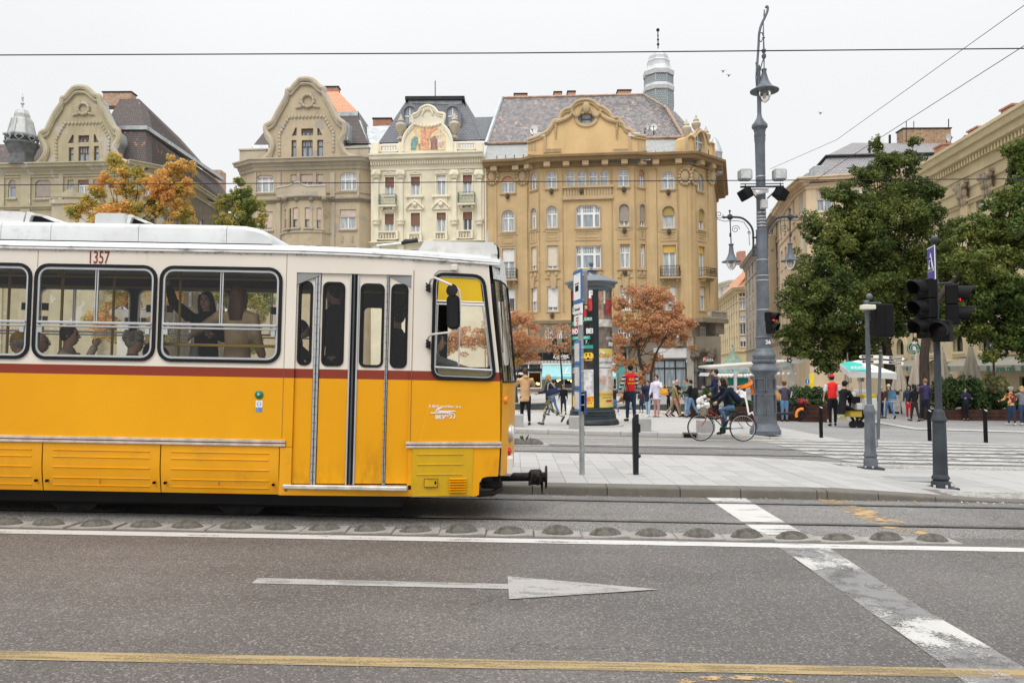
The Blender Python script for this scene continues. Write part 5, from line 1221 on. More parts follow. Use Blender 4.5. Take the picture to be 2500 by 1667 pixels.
mb.lathe([(134*k3,TZ(488)),(137*k3,TZ(450)),(118*k3,TZ(432)),(104*k3,TZ(405)),(98*k3,TZ(372)),(100*k3,TZ(358)),(90*k3,TZ(345)),(86*k3,TZ(318)),(72*k3,TZ(292)),(44*k3,TZ(275)),(22*k3,TZ(262)),(6*k3,TZ(244))],8,0,M8,smooth=False)
mb.obj('tower_dome',mat('dome_zinc',(0.50,0.52,0.52),0.5,0.2,var=0.12),tow)
mb=MB();mb.tube([tuple(M8@Vector((0,0,TZ(250)))),tuple(M8@Vector((0,0,TZ(78))))],0.06,5)
for y_,r_ in((205,0.16),(165,.13),(130,.1),(83,.2)):mb.sphere(tuple(M8@Vector((0,0,TZ(y_)))),r_,6,4)
mb.obj('finial',M_DARK,tow)
mb=MB()
for k in range(8):
 a_=2*PI*k/8;mb.tube([tuple(M8@Vector((127*k3*cos(a_),127*k3*sin(a_),TZ(760)))),tuple(M8@Vector((125*k3*cos(a_),125*k3*sin(a_),TZ(440))))],.05,4)
mb.obj('corner_rib',ZINC,tow)
b4 .block(GD(1190,76.6),GD(1745,77.5),77.5,90,5,21.5,W_O,'rear_block')
def dish(px,py,d,r,label,m=None,tilt=0.0,az=0.3):
 q=P(px,py,d);t_=thing('satellite_dish',label,'satellite dish',q,az,'satellite dishes on the roofs');mb=MB();Md=MR(HPI-tilt,4,'X');mb.lathe([(0.01,-0.12*r),(r*.5,-0.09*r),(r*.85,-0.03*r),(r,0.03*r),(r*.98,.05*r),(r*.83,0.0),(r*.48,-.06*r),(.01,-.09*r)],18,0,Md,cap=False);mb.obj('reflector',m or mat('dish_white',(0.72,0.72,0.71),0.5),t_);mb=MB();mb.tube([(0,0.1,0),(0,.3,-.2),(0,.3,-r*2.2)],0.05,6);mb.tube([(0,-.1,-r),(0,-r*.9,-r*.2)],.03,5);mb.box(-.08,.08,-r*.98,-r*.8,-.25*r,-.05*r)
 mb.obj('mount',M_DARK,t_)
 return t_
dish(*c3(535,932),78.5,0.45,'white satellite dish left of the curved ochre gable',az=-0.5)
dish(*c3(1502,906),76.5,0.3,'left one of two white dishes right of the ochre gable',az=0.9)
dish(*c3(1553,908),76.5,0.34,'right one of two white dishes right of the ochre gable',az=-0.2)
# ---------------- ground floor: shopfronts of the ochre house
sh=b4 .root
sg=b4 .seg(1184,75.9,1760,73.5)
M_FASC=mat('black_fascia',(0.015,0.016,0.018),0.4)
M_TQ=mat('turquoise_canvas',(0.33,0.62,0.64),0.8,var=0.06)
M_TQ2=mat('turquoise_door',(0.12,0.42,0.40),0.6,var=0.1)
M_TXW=mat('sign_white',(0.8,0.8,0.8),0.5,var=0.02)
def U(px):return sg.uv(px,900)[0]
def V(py):return sg.uv(1400,py)[1]
holes=[]
def shopwin(x0,x1,y0,y1,m,name='shop_window',nx=2,frame=None,tr=0.35,parent=sh):
 u0,u1,v1,v0=U(x0),U(x1),V(y0),V(y1);holes.append([(u0,v0),(u1,v0),(u1,v1),(u0,v1)]);mb=MB();ring_plate(mb,[(u0,v0),(u1,v0),(u1,v1),(u0,v1)],[(u0+.1,v0+.1),(u1-.1,v0+.1),(u1-.1,v1-.1),(u0+.1,v1-.1)],0.1,0.25)
 for k in range(1,nx):uu=u0+(u1-u0)*k/nx;mb.box(uu-.05,uu+.05,.12,.22,v0+.05,v1-.05)
 if tr:vv=v0+(v1-v0)*(1-tr);mb.box(u0+.05,u1-.05,.11,.23,vv-.06,vv+.06)
 o=sg.obj(mb,name,frame or FR['white']);mb=MB();mb.box(u0,u1,.17,.2,v0,v1);mb.obj('pane',m,o)
 return o
GLS=glass_mat('shop_glass',(0.75,0.8,0.8),1.0)
for(x0,x1,y0,y1,nx)in((1200,1255,886,948,2),(1258,1322,886,948,2),(1330,1400,912,950,3),(1402,1492,888,950,4),(1496,1506,895,950,1)):
 shopwin(x0,x1,y0,y1,GLS,nx=nx)
shopwin(1507,1528,892,952,M_TQ2,'shop_door',1,M_TQ2,None)
shopwin(1535,1590,890,950,PANES[1],nx=3,frame=FR['dark'])
shopwin(1596,1676,880,948,PANES[1],nx=3,frame=FR['dark'],tr=0.3)
shopwin(1702,1722,892,952,PANES[2],'shop_door',1,FR['dark'],None)
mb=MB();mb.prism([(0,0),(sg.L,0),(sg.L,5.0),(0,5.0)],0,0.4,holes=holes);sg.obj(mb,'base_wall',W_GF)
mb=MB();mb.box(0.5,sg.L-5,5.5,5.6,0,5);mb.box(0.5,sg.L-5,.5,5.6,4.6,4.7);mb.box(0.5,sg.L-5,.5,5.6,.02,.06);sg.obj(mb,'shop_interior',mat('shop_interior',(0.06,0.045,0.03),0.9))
LAMP=emit_mat('warm_bulb',(1.0,0.55,0.12),9.0)
lb=MB();lb.sphere((0,0,0),0.11,8,6);lbm=lb.mesh('bulb',LAMP)
cb=MB();cb.tube([(0,0,.1),(0,0,.6)],.015,4);cbm=cb.mesh('cord',M_DARK)
for k,(px,py)in enumerate(((1362,929),(1367,926),(1388,926),(1395,930),(1262,938),(1311,936),(1315,937),(1330,930))):
 u_,v_=sg.uv(px,py,1.2);wp=b4 .root.matrix_basis@(sg.M@Vector((u_,1.2,v_)));t_=thing('pendant_lamp',('%s of four warm bulbs glowing under the turquoise awning' if k<4 else'%s of four warm bulbs glowing in the shop behind the man in the tan parka')%('leftmost','second','third','rightmost')[k%4],'lamp',wp,0,'warm bulbs under the awning' if k<4 else'warm bulbs behind the tan coat');inst('bulb',lbm,t_);inst('cord',cbm,t_)
def board(x0,x1,y0,y1,m,name='sign_board',y=-0.12):
 mb=MB();mb.cbox(U(x0),U(x1),y,0,V(y1),V(y0),0.02)
 return sg.obj(mb,name,m)
def letter(par,s,px,py,h_px,m,y=-0.13,**k):
 me=text_mesh(s,h_px*75/FPX*1.35,0.01,m,**k);u_,v_=sg.uv(px,py)
 return inst('lettering',me,par,(u_,y-.012,v_))
f1=board(1222,1324,860,878,M_FASC)
for o_,s_,x_ in((0,'frozen',1242),(0,'yoghurt',1274),(0,'café',1306)):letter(f1,s_,x_,869,6.5,M_TXW)
f2=board(1326,1400,860,878,M_FASC);letter(f2,'Leves.',1370,869,12,M_TXW,bold=0.02,shear=0.3)
mb=MB();u_,v_=sg.uv(1370,877);mb.box(u_-.55,u_+.5,-.14,-.125,v_,v_+.05);mb.obj('underline',M_TXW,f2)
f3=board(1402,1532,862,880,M_FASC);letter(f3,'fresh soup café.',1480,869,6.5,M_TXW)
mb=MB()
for k in range(34):
 u_=U(1225)+(U(1500)-U(1225))*k/34;mb.box(u_,u_+.24,-.06,0,V(886),V(880))
sg.obj(mb,'tile_band',mat('white_tiles',(0.5,0.5,0.48),0.5,var=0.15))
board(1596,1678,852,876,mat('pale_fascia',(0.62,0.61,0.6),0.6,var=0.06),'pale_fascia')
f4=board(1236,1322,899,905,M_FASC,'transom_board')
o_=board(1256,1278,906,918,M_FASC,'shop_plaque',-.3);letter(o_,'Leves.',1267,911,8,M_TXW,y=-.32,bold=.02,shear=.3)
def awning(x0,x1,yt,ym,yb,out,label,txt=None):
 u0,u1=U(x0),U(x1);vt,vm,vb=V(yt),V(ym),V(yb);q=b4 .root.matrix_basis@(sg.M@Vector((u0,0,vt)));t_=thing('awning',label,'awning',q,sg.th);L=u1-u0;mb=MB();mb.add([(0,0,0),(L,0,0),(L,-out,vm-vt),(0,-out,vm-vt),(0,.0,-.06),(L,.0,-.06),(L,-out+.05,vm-vt-.06),(0,-out+.05,vm-vt-.06)],[(0,3,2,1),(4,5,6,7),(0,4,7,3),(1,2,6,5)]);mb.obj('canvas',M_TQ,t_);mb=MB();n=int(L/.4);vs,fs=[],[]
 for k in range(n+1):
  vs+=[(L*k/n,-out-.01,vm-vt),(L*k/n,-out-.01-.02*(k%2),vb-vt+(.06 if k%2 else 0))]
 for k in range(n):fs.append((2*k,2*k+1,2*k+3,2*k+2))
 mb.add(vs,fs);mb.obj('valance',mat('turquoise_valance',(0.24,0.55,0.58),0.8),t_);mb=MB();mb.box(-.05,L+.05,-.12,0.04,-.02,.14);mb.obj('awning_case',FR['white'],t_)
 if txt:
  me=text_mesh(txt,1.25,0.005,M_TXW,shear=0.3);o=inst('lettering',me,t_,(L-.7,-out*.55-.05,(vm-vt)*.55+.02));o.rotation_euler=(atan2(out,-(vm-vt)),0,0);o.rotation_euler=(-atan2(out,(vt-vm)),0,0)
 return t_
awning(1325,1402,890,919,926,1.1,'turquoise awning over the café front left of the advertising column','L')
awning(1490,1503,890,919,926,1.1,'narrow piece of turquoise awning right of the advertising column')
o_=board(1675,1692,880,887,M_TXW,'street_name_plate')
ps=thing('post_sign','small green and red sign reading Posta over the dark portal','sign',b4 .root.matrix_basis@(sg.M@Vector((U(1726),-0.5,V(880)))),sg.th)
wS=U(1735)-U(1717)
mb=MB();mb.cbox(-wS/2,wS/2,-.1,.1,V(887)-V(880),V(873)-V(880),.02);mb.obj('sign_box',mat('sign_red',(0.42,0.07,0.04),0.5),ps)
mb=MB();mb.box(-wS/2+.1,wS/2-.03,-.115,-.09,V(886.5)-V(880),V(875.5)-V(880));mb.obj('sign_face',mat('sign_green',(0.03,0.16,0.12),0.5),ps)
inst('lettering',text_mesh('Posta',.42,.005,M_TXW),ps,(.04,-.125,-.03))
mb=MB()
sp_=S[4]
for(x0,x1)in((1694,1702),(1724,1734),(1740,1746)):
 mb.box(U(x0),U(x1),-.35,.02,0,V(876))
for k in range(26):
 t_=k/25;x_=1696+46*t_;y_=868-10*sin(t_*PI);mb.sphere((U(x_),-.4,V(y_)),.26,6,4)
for x_ in(1697,1738):
 for k in range(6):mb.sphere((U(x_)+rng.uniform(-.2,.2),-.42,V(858+k*3)),.3,6,4)
sg.obj(mb,'carved_portal',mat('portal_stone',(0.14,0.115,0.085),0.85,var=0.3,dirt=.6))
mb=MB()
u_=U(1716);mb.add([(u_-.45,-.5,V(919)),(u_+.42,-.5,V(920)),(u_+.55,-.55,V(912)),(u_-.3,-.55,V(911.5))],[(0,1,2,3)]);sg.obj(mb,'paper_notice',M_TXW)
M_STL=mat('stone_pier',(0.34,0.31,0.27),0.85,var=0.2,dirt=.4)
mb=MB()
for(x0,x1)in((1676.5,1693),(1530,1534)):mb.box(U(x0),U(x1),-.3,.02,0,4.9)
sg.obj(mb,'stone_pier',M_STL)
# ---------------------------------------------------------------- houses along the side street on the right
def grid_house(name,label,chain,top,m,trim,nfl,dw,ww,wh,pane=1,roofm=None,rtop=None,z0=5.4,style='plain',blind=None):
 b=Bld(name,label,chain[0][0],chain[0][1],trim);ss=[b.seg(chain[i][0],chain[i][1],chain[i+1][0],chain[i+1][1])for i in range(len(chain)-1)];fh=(top-z0)/nfl;r2=random.Random(len(name)+int(top*10))
 for sg_ in ss:
  n=max(1,int(sg_.L/dw))
  for i in range(n):
   for j in range(nfl):
    u_=(i+.5)*sg_.L/n;z_=z0+j*fh+0.6;bl=r2 .choice([None,None,'rose','white','cream'])if blind is None else blind;fm,pm,bm_=window_meshes(ww,wh,'flat',style,'white',r2 .choice((0,1,2)),bl,0.5);o=inst('window',fm,b.root);o.matrix_local=sg_.M@MT((u_,0,z_));inst('pane',pm,o)
    if bm_:inst('blind',bm_,o)
    mb=MB();mb.box(-ww/2-.1,ww/2+.1,-.12,.1,-.14,-.02);mb.obj('sill',trim,o);sg_.holes.append([(u_+p[0],z_+p[1])for p in _outline(round(ww,1),round(wh,1),'flat')])
  sg_.wall([(0,0),(sg_.L,0),(sg_.L,top),(0,top)],m)
  if sg_ is not ss[-1]or True:
   pass
 b.ledge(ss,top,PROF_C,None,'cornice');b.ledge(ss,z0-.1,PROF_S,None,'string_course');b.ledge(ss,z0+fh*(nfl-1)-.1,PROF_T,None,'string_course')
 if roofm:
  for sg_ in ss:
   a,e,n_=sg_.a,sg_.e,sg_.n;b.roof([(a.x,a.y,top+.2),(e.x,e.y,top+.2),(e.x+n_.x*3.5,e.y+n_.y*3.5,top+rtop),(a.x+n_.x*3.5,a.y+n_.y*3.5,top+rtop)],roofm)
 return b,ss
W_R4=plaster('pale_sand_render',(0.66,0.52,0.35),0.1,(0.4,0.32,0.22),None,.85,.15)
W_R3=plaster('brown_render',(0.40,0.31,0.21),0.4,(0.16,0.12,0.08))
W_R2=plaster('grey_brown_render',(0.33,0.28,0.22),0.2,(0.18,0.15,0.12))
W_R1=plaster('butter_render',(0.60,0.48,0.28),0.15,(0.3,0.24,0.15))
T_GREY=tile_mat('grey_slate',(0.23,0.22,0.23),(0.28,0.265,0.27),None,3,3)
b5,s5=grid_house('corner_building','pale sand corner building with grey slate mansard behind the big green tree',[(1908,94),(1951,81),(1976,77.5),(2345,74)],20.4,W_R4,W_R4,4,3.1,1.4,2.2)
def c5(x,y):return(1700+x/2.614,y/2.614)
def R5(x,y,d):return RP(x,y,d,c5)
b5 .roof([R5(560,1345,93),R5(725,1165,77.2),R5(835,1005,80),R5(700,1130,96)],T_SLATE)
b5 .roof([R5(725,1165,77.0),R5(1640,1130,74),R5(1640,985,77),R5(835,1005,80)],T_GREY)
b5 .roof([R5(835,992,80.2),R5(1640,972,77.2),R5(1640,915,83),R5(995,912,86)],T_GREY)
b5 .roof([R5(700,1120,97),R5(835,992,80.2),R5(995,912,86),R5(880,1000,100)],T_GREY)
mb=MB();mb.tube([tuple(Vector(R5(830,998,79.8))-b5 .o),tuple(Vector(R5(1640,978,76.8))-b5 .o)],.16,6);mb.tube([tuple(Vector(R5(830,998,79.8))-b5 .o),tuple(Vector(R5(560,1300,92))-b5 .o)],.16,6);mb.obj('roof_band',M_DARK,b5 .root)
a_,b_=c5(1323,925),c5(1625,822);chimney(b5,a_[0],b_[0],b_[1],a_[1],84,mat('old_brick',(0.36,0.24,0.15),.9,var=.35,vs=4,dirt=.5),M_DARK,1.5)
mb=MB()
for(x_,yt,yb,r_,)in((1340,775,912,.04),(1388,775,822,.04),(1610,760,822,.05),(1106,898,1000,.12),(1155,945,1030,.14),(1235,862,915,.12)):
 q0,q1=P(*c5(x_,yb),80),P(*c5(x_,yt),80);mb.tube([tuple(q0-b5 .o),tuple(q1-b5 .o)],r_,5)
mb.obj('roof_pipe',M_DARK,b5 .root)
mb=MB()
for k in range(4):
 q=Vector(R5(640+42*k,1235-40*k,88-3.2*k))-b5 .o;mb.cbox(q.x-.5,q.x+.5,q.y-.8,q.y+.6,q.z-.8,q.z+.7,.05)
mb.obj('dormer',ZINC,b5 .root)
dish(*c5(1612,880),82,.42,'grey dish beside the brick chimney stack of the sand building',mat('dish_grey',(.5,.51,.52),.5))
b6,s6=grid_house('street_house','brown house with projecting bays just right of the tall lamp post',[(1866,112),(1886,103),(1908,94.5)],20.6,W_R3,W_R3,5,3.4,1.5,2.2)
mb=MB()
for u_,v0 in((3.2,5),):
 pass
for sgx in s6:
 mb=MB();mb.cbox(sgx.L*.3,sgx.L*.7,-1.0,0,6,18.5,.1);sgx.obj(mb,'bay',W_R3)
 for j in range(4):
  fm,pm,bm_=window_meshes(1.7,1.9,'flat','plain','white',1,None,0);o=inst('window',fm,b6 .root);o.matrix_local=sgx.M@MT((sgx.L*.5,-1.2,7+3*j));inst('pane',pm,o)
b7,s7=grid_house('street_house','plain grey-brown house behind and left of the tall lamp post',[(1822,136),(1845,122),(1866,112)],19.6,W_R2,W_R2,5,4.5,1.4,1.9,roofm=T_ORANGE,rtop=4)
b8,s8=grid_house('street_house','butter yellow house with orange tiled hip roof at the end of the side street',[(1750,172),(1803,138),(1824,137)],16.2,W_R1,W_R1,5,3.4,1.1,1.9,roofm=T_ORANGE,rtop=5)
b9,s9=grid_house('street_house','distant white block glimpsed beyond the yellow house',[(1700,215),(1790,190),(1860,188)],23.5,plaster('white_render',(.66,.63,.56),.1),W_WT,6,4,1.3,1.9)
mb=MB();q=P(1806,612,186);q2=P(1822,608,186)
b9 .block(q.x,q2 .x,186.5,189,q.z-3,q.z,BRICK,'chimney')
# ---------------------------------------------------------------- the yellow classical building on the right (café arcade)
W_Y=plaster('pale_yellow_render',(0.54,0.455,0.29),0.12,(0.35,0.28,0.16),None,.85,.15)
W_YT=plaster('pale_yellow_trim',(0.58,0.49,0.30),0.2,(0.33,0.28,0.18),None,.85,.2)
def fx(d):return(26.4+0.078*d,d)
b10=Bld('arcade_building','pale yellow classical building with Corinthian pilasters and café arcade at right edge',2500,47,W_YT)
s10=b10 .segw(fx(72),fx(34))
def YW(x0,y0,x1,y1,arch,st='cross',pane=2,trim=.2):
 s10 .win(x0,y0,x1,y1,arch,st,'white',pane,None,0,trim=trim)
a_,b_=c5(1790,1255),c5(1857,1362);YW(a_[0],a_[1],b_[0],b_[1],'flat','cross')
a_,b_=c5(1965,1183),c5(2037,1268);YW(a_[0],a_[1],b_[0],b_[1],'flat','cross')
for u_,v_,w_,h_ in[(3+4.2*k,10.2,1.3,2.0)for k in(0,1,2,6,7,8)]:
 fm,pm,_b=window_meshes(w_,h_,'flat','cross','white',2,None,0);o=inst('window',fm,b10 .root);o.matrix_local=s10 .M@MT((u_,0,v_));inst('pane',pm,o);s10 .holes.append([(u_+p[0],v_+p[1])for p in _outline(w_,h_,'flat')])
vL0=s10 .uv(2345,877)[1]
for px in(2168,2203,2240,2285,2345,2410,2480):
 u_=s10 .uv(px,870)[0]
 if u_<.9 or u_>s10 .L-.9:continue
 fm,pm,_b=window_meshes(1.5,1.3,'round','cross','dark',2,None,0);o=inst('arch_window',fm,b10 .root);o.matrix_local=s10 .M@MT((u_,0,3.0));inst('pane',pm,o);ol=_outline(1.5,1.3,'round');mb=MB();ring_plate(mb,offset_loop(ol,-.35),ol,-.12,.02);ring_plate(mb,offset_loop(ol,-.18),ol,-.18,0);mb.obj('surround',W_YT,o);s10 .holes.append([(u_+p[0],3.0+p[1])for p in ol]);mb=MB();fm2,pm2,_b=window_meshes(1.2,2.2,'flat','plain','dark',2,None,0)
 o=inst('cafe_window',fm2,b10 .root);o.matrix_local=s10 .M@MT((u_+.9,0,-.9));inst('pane',pm2,o)
 if u_+.9<s10 .L-.8:s10 .holes.append([(u_+.9+p[0],-.9+p[1])for p in _outline(1.2,2.2,'flat')])
s10 .wall([(0,-2),(s10 .L,-2),(s10 .L,16.3),(0,16.3)],W_Y)
b10 .ledge([s10],16.4,[(0,-2.6),(.12,-2.55),(.16,-1.9),(.3,-1.85),(.34,-.9),(.8,-.75),(.85,-.35),(1.05,-.3),(1.15,.05),(1.25,.1),(1.25,.3),(0,.4)],None,'cornice')
b10 .ledge([s10],13.0,PROF_S,None,'string_course')
mb=MB()
for k in range(100):
 u_=.2+k*.38
 if u_>s10 .L:break
 mb.box(u_,u_+.18,-.62,0,15.2,15.55)
s10 .obj(mb,'dentil_row',W_YT)
b10 .ledge([s10],2.35,PROF_S,None,'string_course')
for x_,y_ in((1722,1250),(1882,1185))+((2085,1130),):
 u_,v_=s10 .uv(*c5(x_,y_));mb=MB();mb.box(u_-.5,u_+.5,-.2,.02,5,v_-.6);o=s10 .obj(mb,'pilaster',W_YT);mb=MB();mb.box(u_-.75,u_+.75,-.5,.02,v_+.75,v_+.95)
 for zz,n2,w2,sc in((-.35,3,0,1),(.15,4,.1,1),(.5,3,.18,.9)):
  for k in range(n2):mb.sphere((u_+(k-(n2-1)/2)*1.15/n2,-.22-w2,v_+zz),.24,7,5,sc=(.8,.7,1.6*sc))
 for sx in(-1,1):mb.sphere((u_+sx*.6,-.4,v_+.6),.2,7,5)
 mb.obj('capital',mat('capital_stone',(0.33,.27,.19),.85,var=.3,dirt=.5),o)
s10e=b10 .segw(fx(34),(48,33));s10e.wall([(0,-2),(s10e.L,-2),(s10e.L,16.3),(0,16.3)],W_Y)
q=s10
n_=s10 .n
A3,E3=s10 .a,s10 .e
b10 .roof([(A3 .x,A3 .y,16.8),(E3 .x,E3 .y,16.8),(E3 .x+n_.x*6,E3 .y+n_.y*6,19.0),(A3 .x+n_.x*6,A3 .y+n_.y*6,19.0)],T_GREY)
for(x0,x1,y0,y1,d)in((1572,1685,925,1008,60),(1795,1893,815,895,56),(2018,2120,672,770,50)):
 a_,b_=c5(x0,y1),c5(x1,y0);chimney(b10,a_[0],b_[0],b_[1],a_[1],d,BRICK,BRICK,1.2)
dish(*c5(1720,890),57,.32,'rusty orange satellite dish between the two brick chimneys at right',mat('rusty_dish',(.5,.32,.2),.6,var=.4,vs=3))
def cafe_board(x0,x1,y0,y1,txt,out=1.3):
 u0=s10 .uv(x0,y0,-out)[0];u1=s10 .uv(x1,y0,-out)[0];v1=s10 .uv(x0,y0,-out)[1];v0=s10 .uv(x0,y1,-out)[1];mb=MB();mb.box(u0,u1,-out,-out+.06,v0,v1);mb.add([(u0,-out,v1),(u1,-out,v1),(u1,0,v1+.55),(u0,0,v1+.55)],[(0,1,2,3)]);o=s10 .obj(mb,'awning_board',mat('awning_grey',(0.27,.26,.22),.8,var=.08))
 for(s_,px,h)in txt:
  u_,v_=s10 .uv(px,(y0+y1)/2,-out)
  if s_=='*':
   mb=MB();mb.lathe([(.0,-.01),(.2,0),(.0,.01)],12,0,MT((u_,-out-.02,v_))@MR(HPI,4,'X'),cap=False);mb.obj('emblem',mat('cafe_green',(.02,.12,.08),.6),o)
  else:
   me=text_mesh(s_,h,.004,mat('cafe_green',(.02,.12,.08),.6),bold=.008);me.transform(Matrix.Diagonal((1,1,1,1)));inst('lettering',me,o,(u_,-out-.015,v_))
cafe_board(2182,2245,894,905,[('*',2190,0),('*',2215,0),('*',2235,0)])
cafe_board(2298,2620,894,906,[('*',2316,0),('*',2363,0),('*',2388,0),('*',2413,0),('anna café',2455,.55),('*',2498,0)])
q=P(2231,850,50)
rs=thing('round_sign','round green café sign with a white letter a, hung under the tree','sign',q,0)
M_CG=mat('sign_green_round',(0.015,0.13,0.075),.5);
mb=MB();mb.lathe([(.0,-.06),(.41,-.06),(.41,.06),(0,.06)],28,0,MR(HPI,4,'X'),cap=False,smooth=False);mb.obj('disc',M_CG,rs)
for r0,r1 in((.22,.245),(.385,.405)):
 mb=MB();mb.lathe([(r0,-.02),(r1,-.02),(r1,.0),(r0,0)],28,0,MT((0,-.07,0))@MR(HPI,4,'X'),cap=False);mb.obj('ring',M_TXW,rs)
inst('lettering',text_mesh('a',.5,.01,M_TXW,bold=.025),rs,(0,-.075,.03))
mb=MB()
mb.prism([(-.14,.27),(.14,.27),(.18,.42),(.08,.34),(0,.46),(-.08,.34),(-.18,.42)],-.08,-.062);mb.obj('crown',M_TXW,rs)
for i,chh in enumerate('anna café'):
 if chh==' ':continue
 a_=rad(200+i*17.5);me=text_mesh(chh,.13,.004,M_TXW);inst('lettering',me,rs,(.315*cos(a_),-.07,.315*sin(a_)),0,None,(0,-(a_+HPI),0))
mb=MB();mb.tube([(0,.05,.4),(0,.05,1.0),(0,1.8,1.0)],.03,6);mb.obj('bracket',M_DARK,rs)
# ================================================================== THE TRAM
TA=math.atan(SL)
CA,SA=cos(TA),sin(TA)
YT=8.75
tram=thing('tram','yellow and cream tram numbered 1357 with maroon stripe, standing at left','tram',(0,YT,0))
tram.rotation_euler=(0,TA,0)
XK=(-2.39,-1.12,-0.15)
def inset(x):
 if x<XK[0]:return 0.0
 if x<XK[1]:return 0.08*(x-XK[0])/(XK[1]-XK[0])
 return 0.08+0.22*((x-XK[1])/(XK[2]-XK[1]))
def T(px,py,y=0.0):
 r=ray(px,py);q=CAM+r*((YT+y)/r.y)
 return(q.x*CA-q.z*SA,q.x*SA+q.z*CA)
def Sf(px,py,dy=0.0):
 y=0.0
 for _ in range(4):
  x,z=T(px,py,y+dy);y=inset(x)
 return x,z
def tram_paint():
 m,t,b=_nodes('tram_paint');b.inputs['Specular IOR Level'].default_value=.3;v=_coord(t);sp=t.nodes.new('ShaderNodeSeparateXYZ');_lnk(t,v,sp.inputs[0]);z=sp.outputs[2];lo,hi=Sf(540,919.5)[1],Sf(540,896.5)[1];n=_noise(t,0.6,4,0.6,v);yel=_mixc(t,_step(t,n,0.3,0.7),(0.74,0.325,0.001),(0.80,0.365,0.002));crm=_mixc(t,_step(t,n,0.3,0.7),(0.72,0.66,0.575),(0.78,0.72,0.635));c=_mixc(t,_math(t,'GREATER_THAN',z,lo),yel,(0.24,0.038,0.018))
 c=_mixc(t,_math(t,'GREATER_THAN',z,hi),c,crm);g=_noise(t,5,8,0.7,_coord(t,(1,1,0.35)));low=_step(t,z,1.15,0.2);c=_mixc(t,_math(t,'MULTIPLY',_math(t,'MULTIPLY',_step(t,g,0.42,0.75),low),0.55),c,(0.12,0.06,0.01));rn=_noise(t,1,6,0.7,_coord(t,(9,9,0.9)));top=_step(t,z,2.72,2.98);c=_mixc(t,_math(t,'MULTIPLY',_math(t,'MULTIPLY',_step(t,rn,0.6,0.72),top),0.6),c,(0.35,0.2,0.08));_lnk(t,c,b.inputs['Base Color'])
 b.inputs['Roughness'].default_value=0.38;_bump(t,b,_noise(t,1.3,3,0.5,_coord(t,(1,1,0.6))),0.12,0.02)
 return m
TP=tram_paint()
M_YEL=mat('tram_yellow',(0.75,0.335,0.002),0.4,var=0.05,dirt=0.25,dirtcol=(0.3,0.14,0.01),ds=2.5,coat=0.15)
M_YG=mat('tram_lime_yellow',(0.60,0.355,0.004),0.42,var=0.07,dirt=0.35,dirtcol=(0.25,0.15,0.01),ds=2.5)
M_ROOF=mat('tram_roof_white',(0.57,0.58,0.585),0.55,var=0.06,dirt=0.5,dirtcol=(0.3,0.29,0.28),ds=2.2)
M_CHIP=mat('chipped_white_paint',(0.70,0.70,0.69),0.55,var=0.05,vs=4,dirt=0.95,dirtcol=(0.07,0.065,0.06),ds=9,stretch=(0.5,1,2))
M_TRIM=mat('tram_trim',(0.58,0.54,0.49),0.45,0.4,var=0.2,vs=8)
M_ALU=mat('window_aluminium',(0.52,0.53,0.54),0.35,0.6,var=0.08)
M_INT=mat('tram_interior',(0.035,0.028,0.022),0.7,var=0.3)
M_POLE=mat('yellow_pole',(0.42,0.27,0.06),0.4,var=0.1)
M_TG=glass_mat('tram_glass',(0.95,0.95,0.91),0.7)
M_MAR=mat('maroon_paint',(0.24,0.035,0.016),0.5)
ZB,ZG=0.305,2.955
def tplate(name,poly,m,holes=(),y0=0.0,th=0.035,par=None,curve=True):
 mb=MB()
 if curve:mb.prism(poly,lambda x:inset(x)+y0,lambda x:inset(x)+y0+th,holes=holes)
 else:mb.prism(poly,y0,y0+th,holes=holes)
 return mb.obj(name,m,par or tram)
def rquad(c,r,n=5):
 """rounded quadrilateral from 4 corners, counter-clockwise from lower left""";res=[]
 for i in range(4):
  p=Vector(c[i]);a=Vector(c[i-1]);b=Vector(c[(i+1)%4]);d1=(a-p).normalized();d2=(b-p).normalized()
  for k in range(n+1):
   t=k/n;q=(p+d1*r)*(1-t)**2+p*2*t*(1-t)+(p+d2*r)*t*t;res.append((q.x,q.y))
 return res
wx0,wx1=T(390,765)[0],T(686,770)[0]
pitch=wx0-T(84,762)[0]
wzt,wzb=T(540,653)[1],T(535,883)[1]
zr=T(540,800)[1]
NW=9
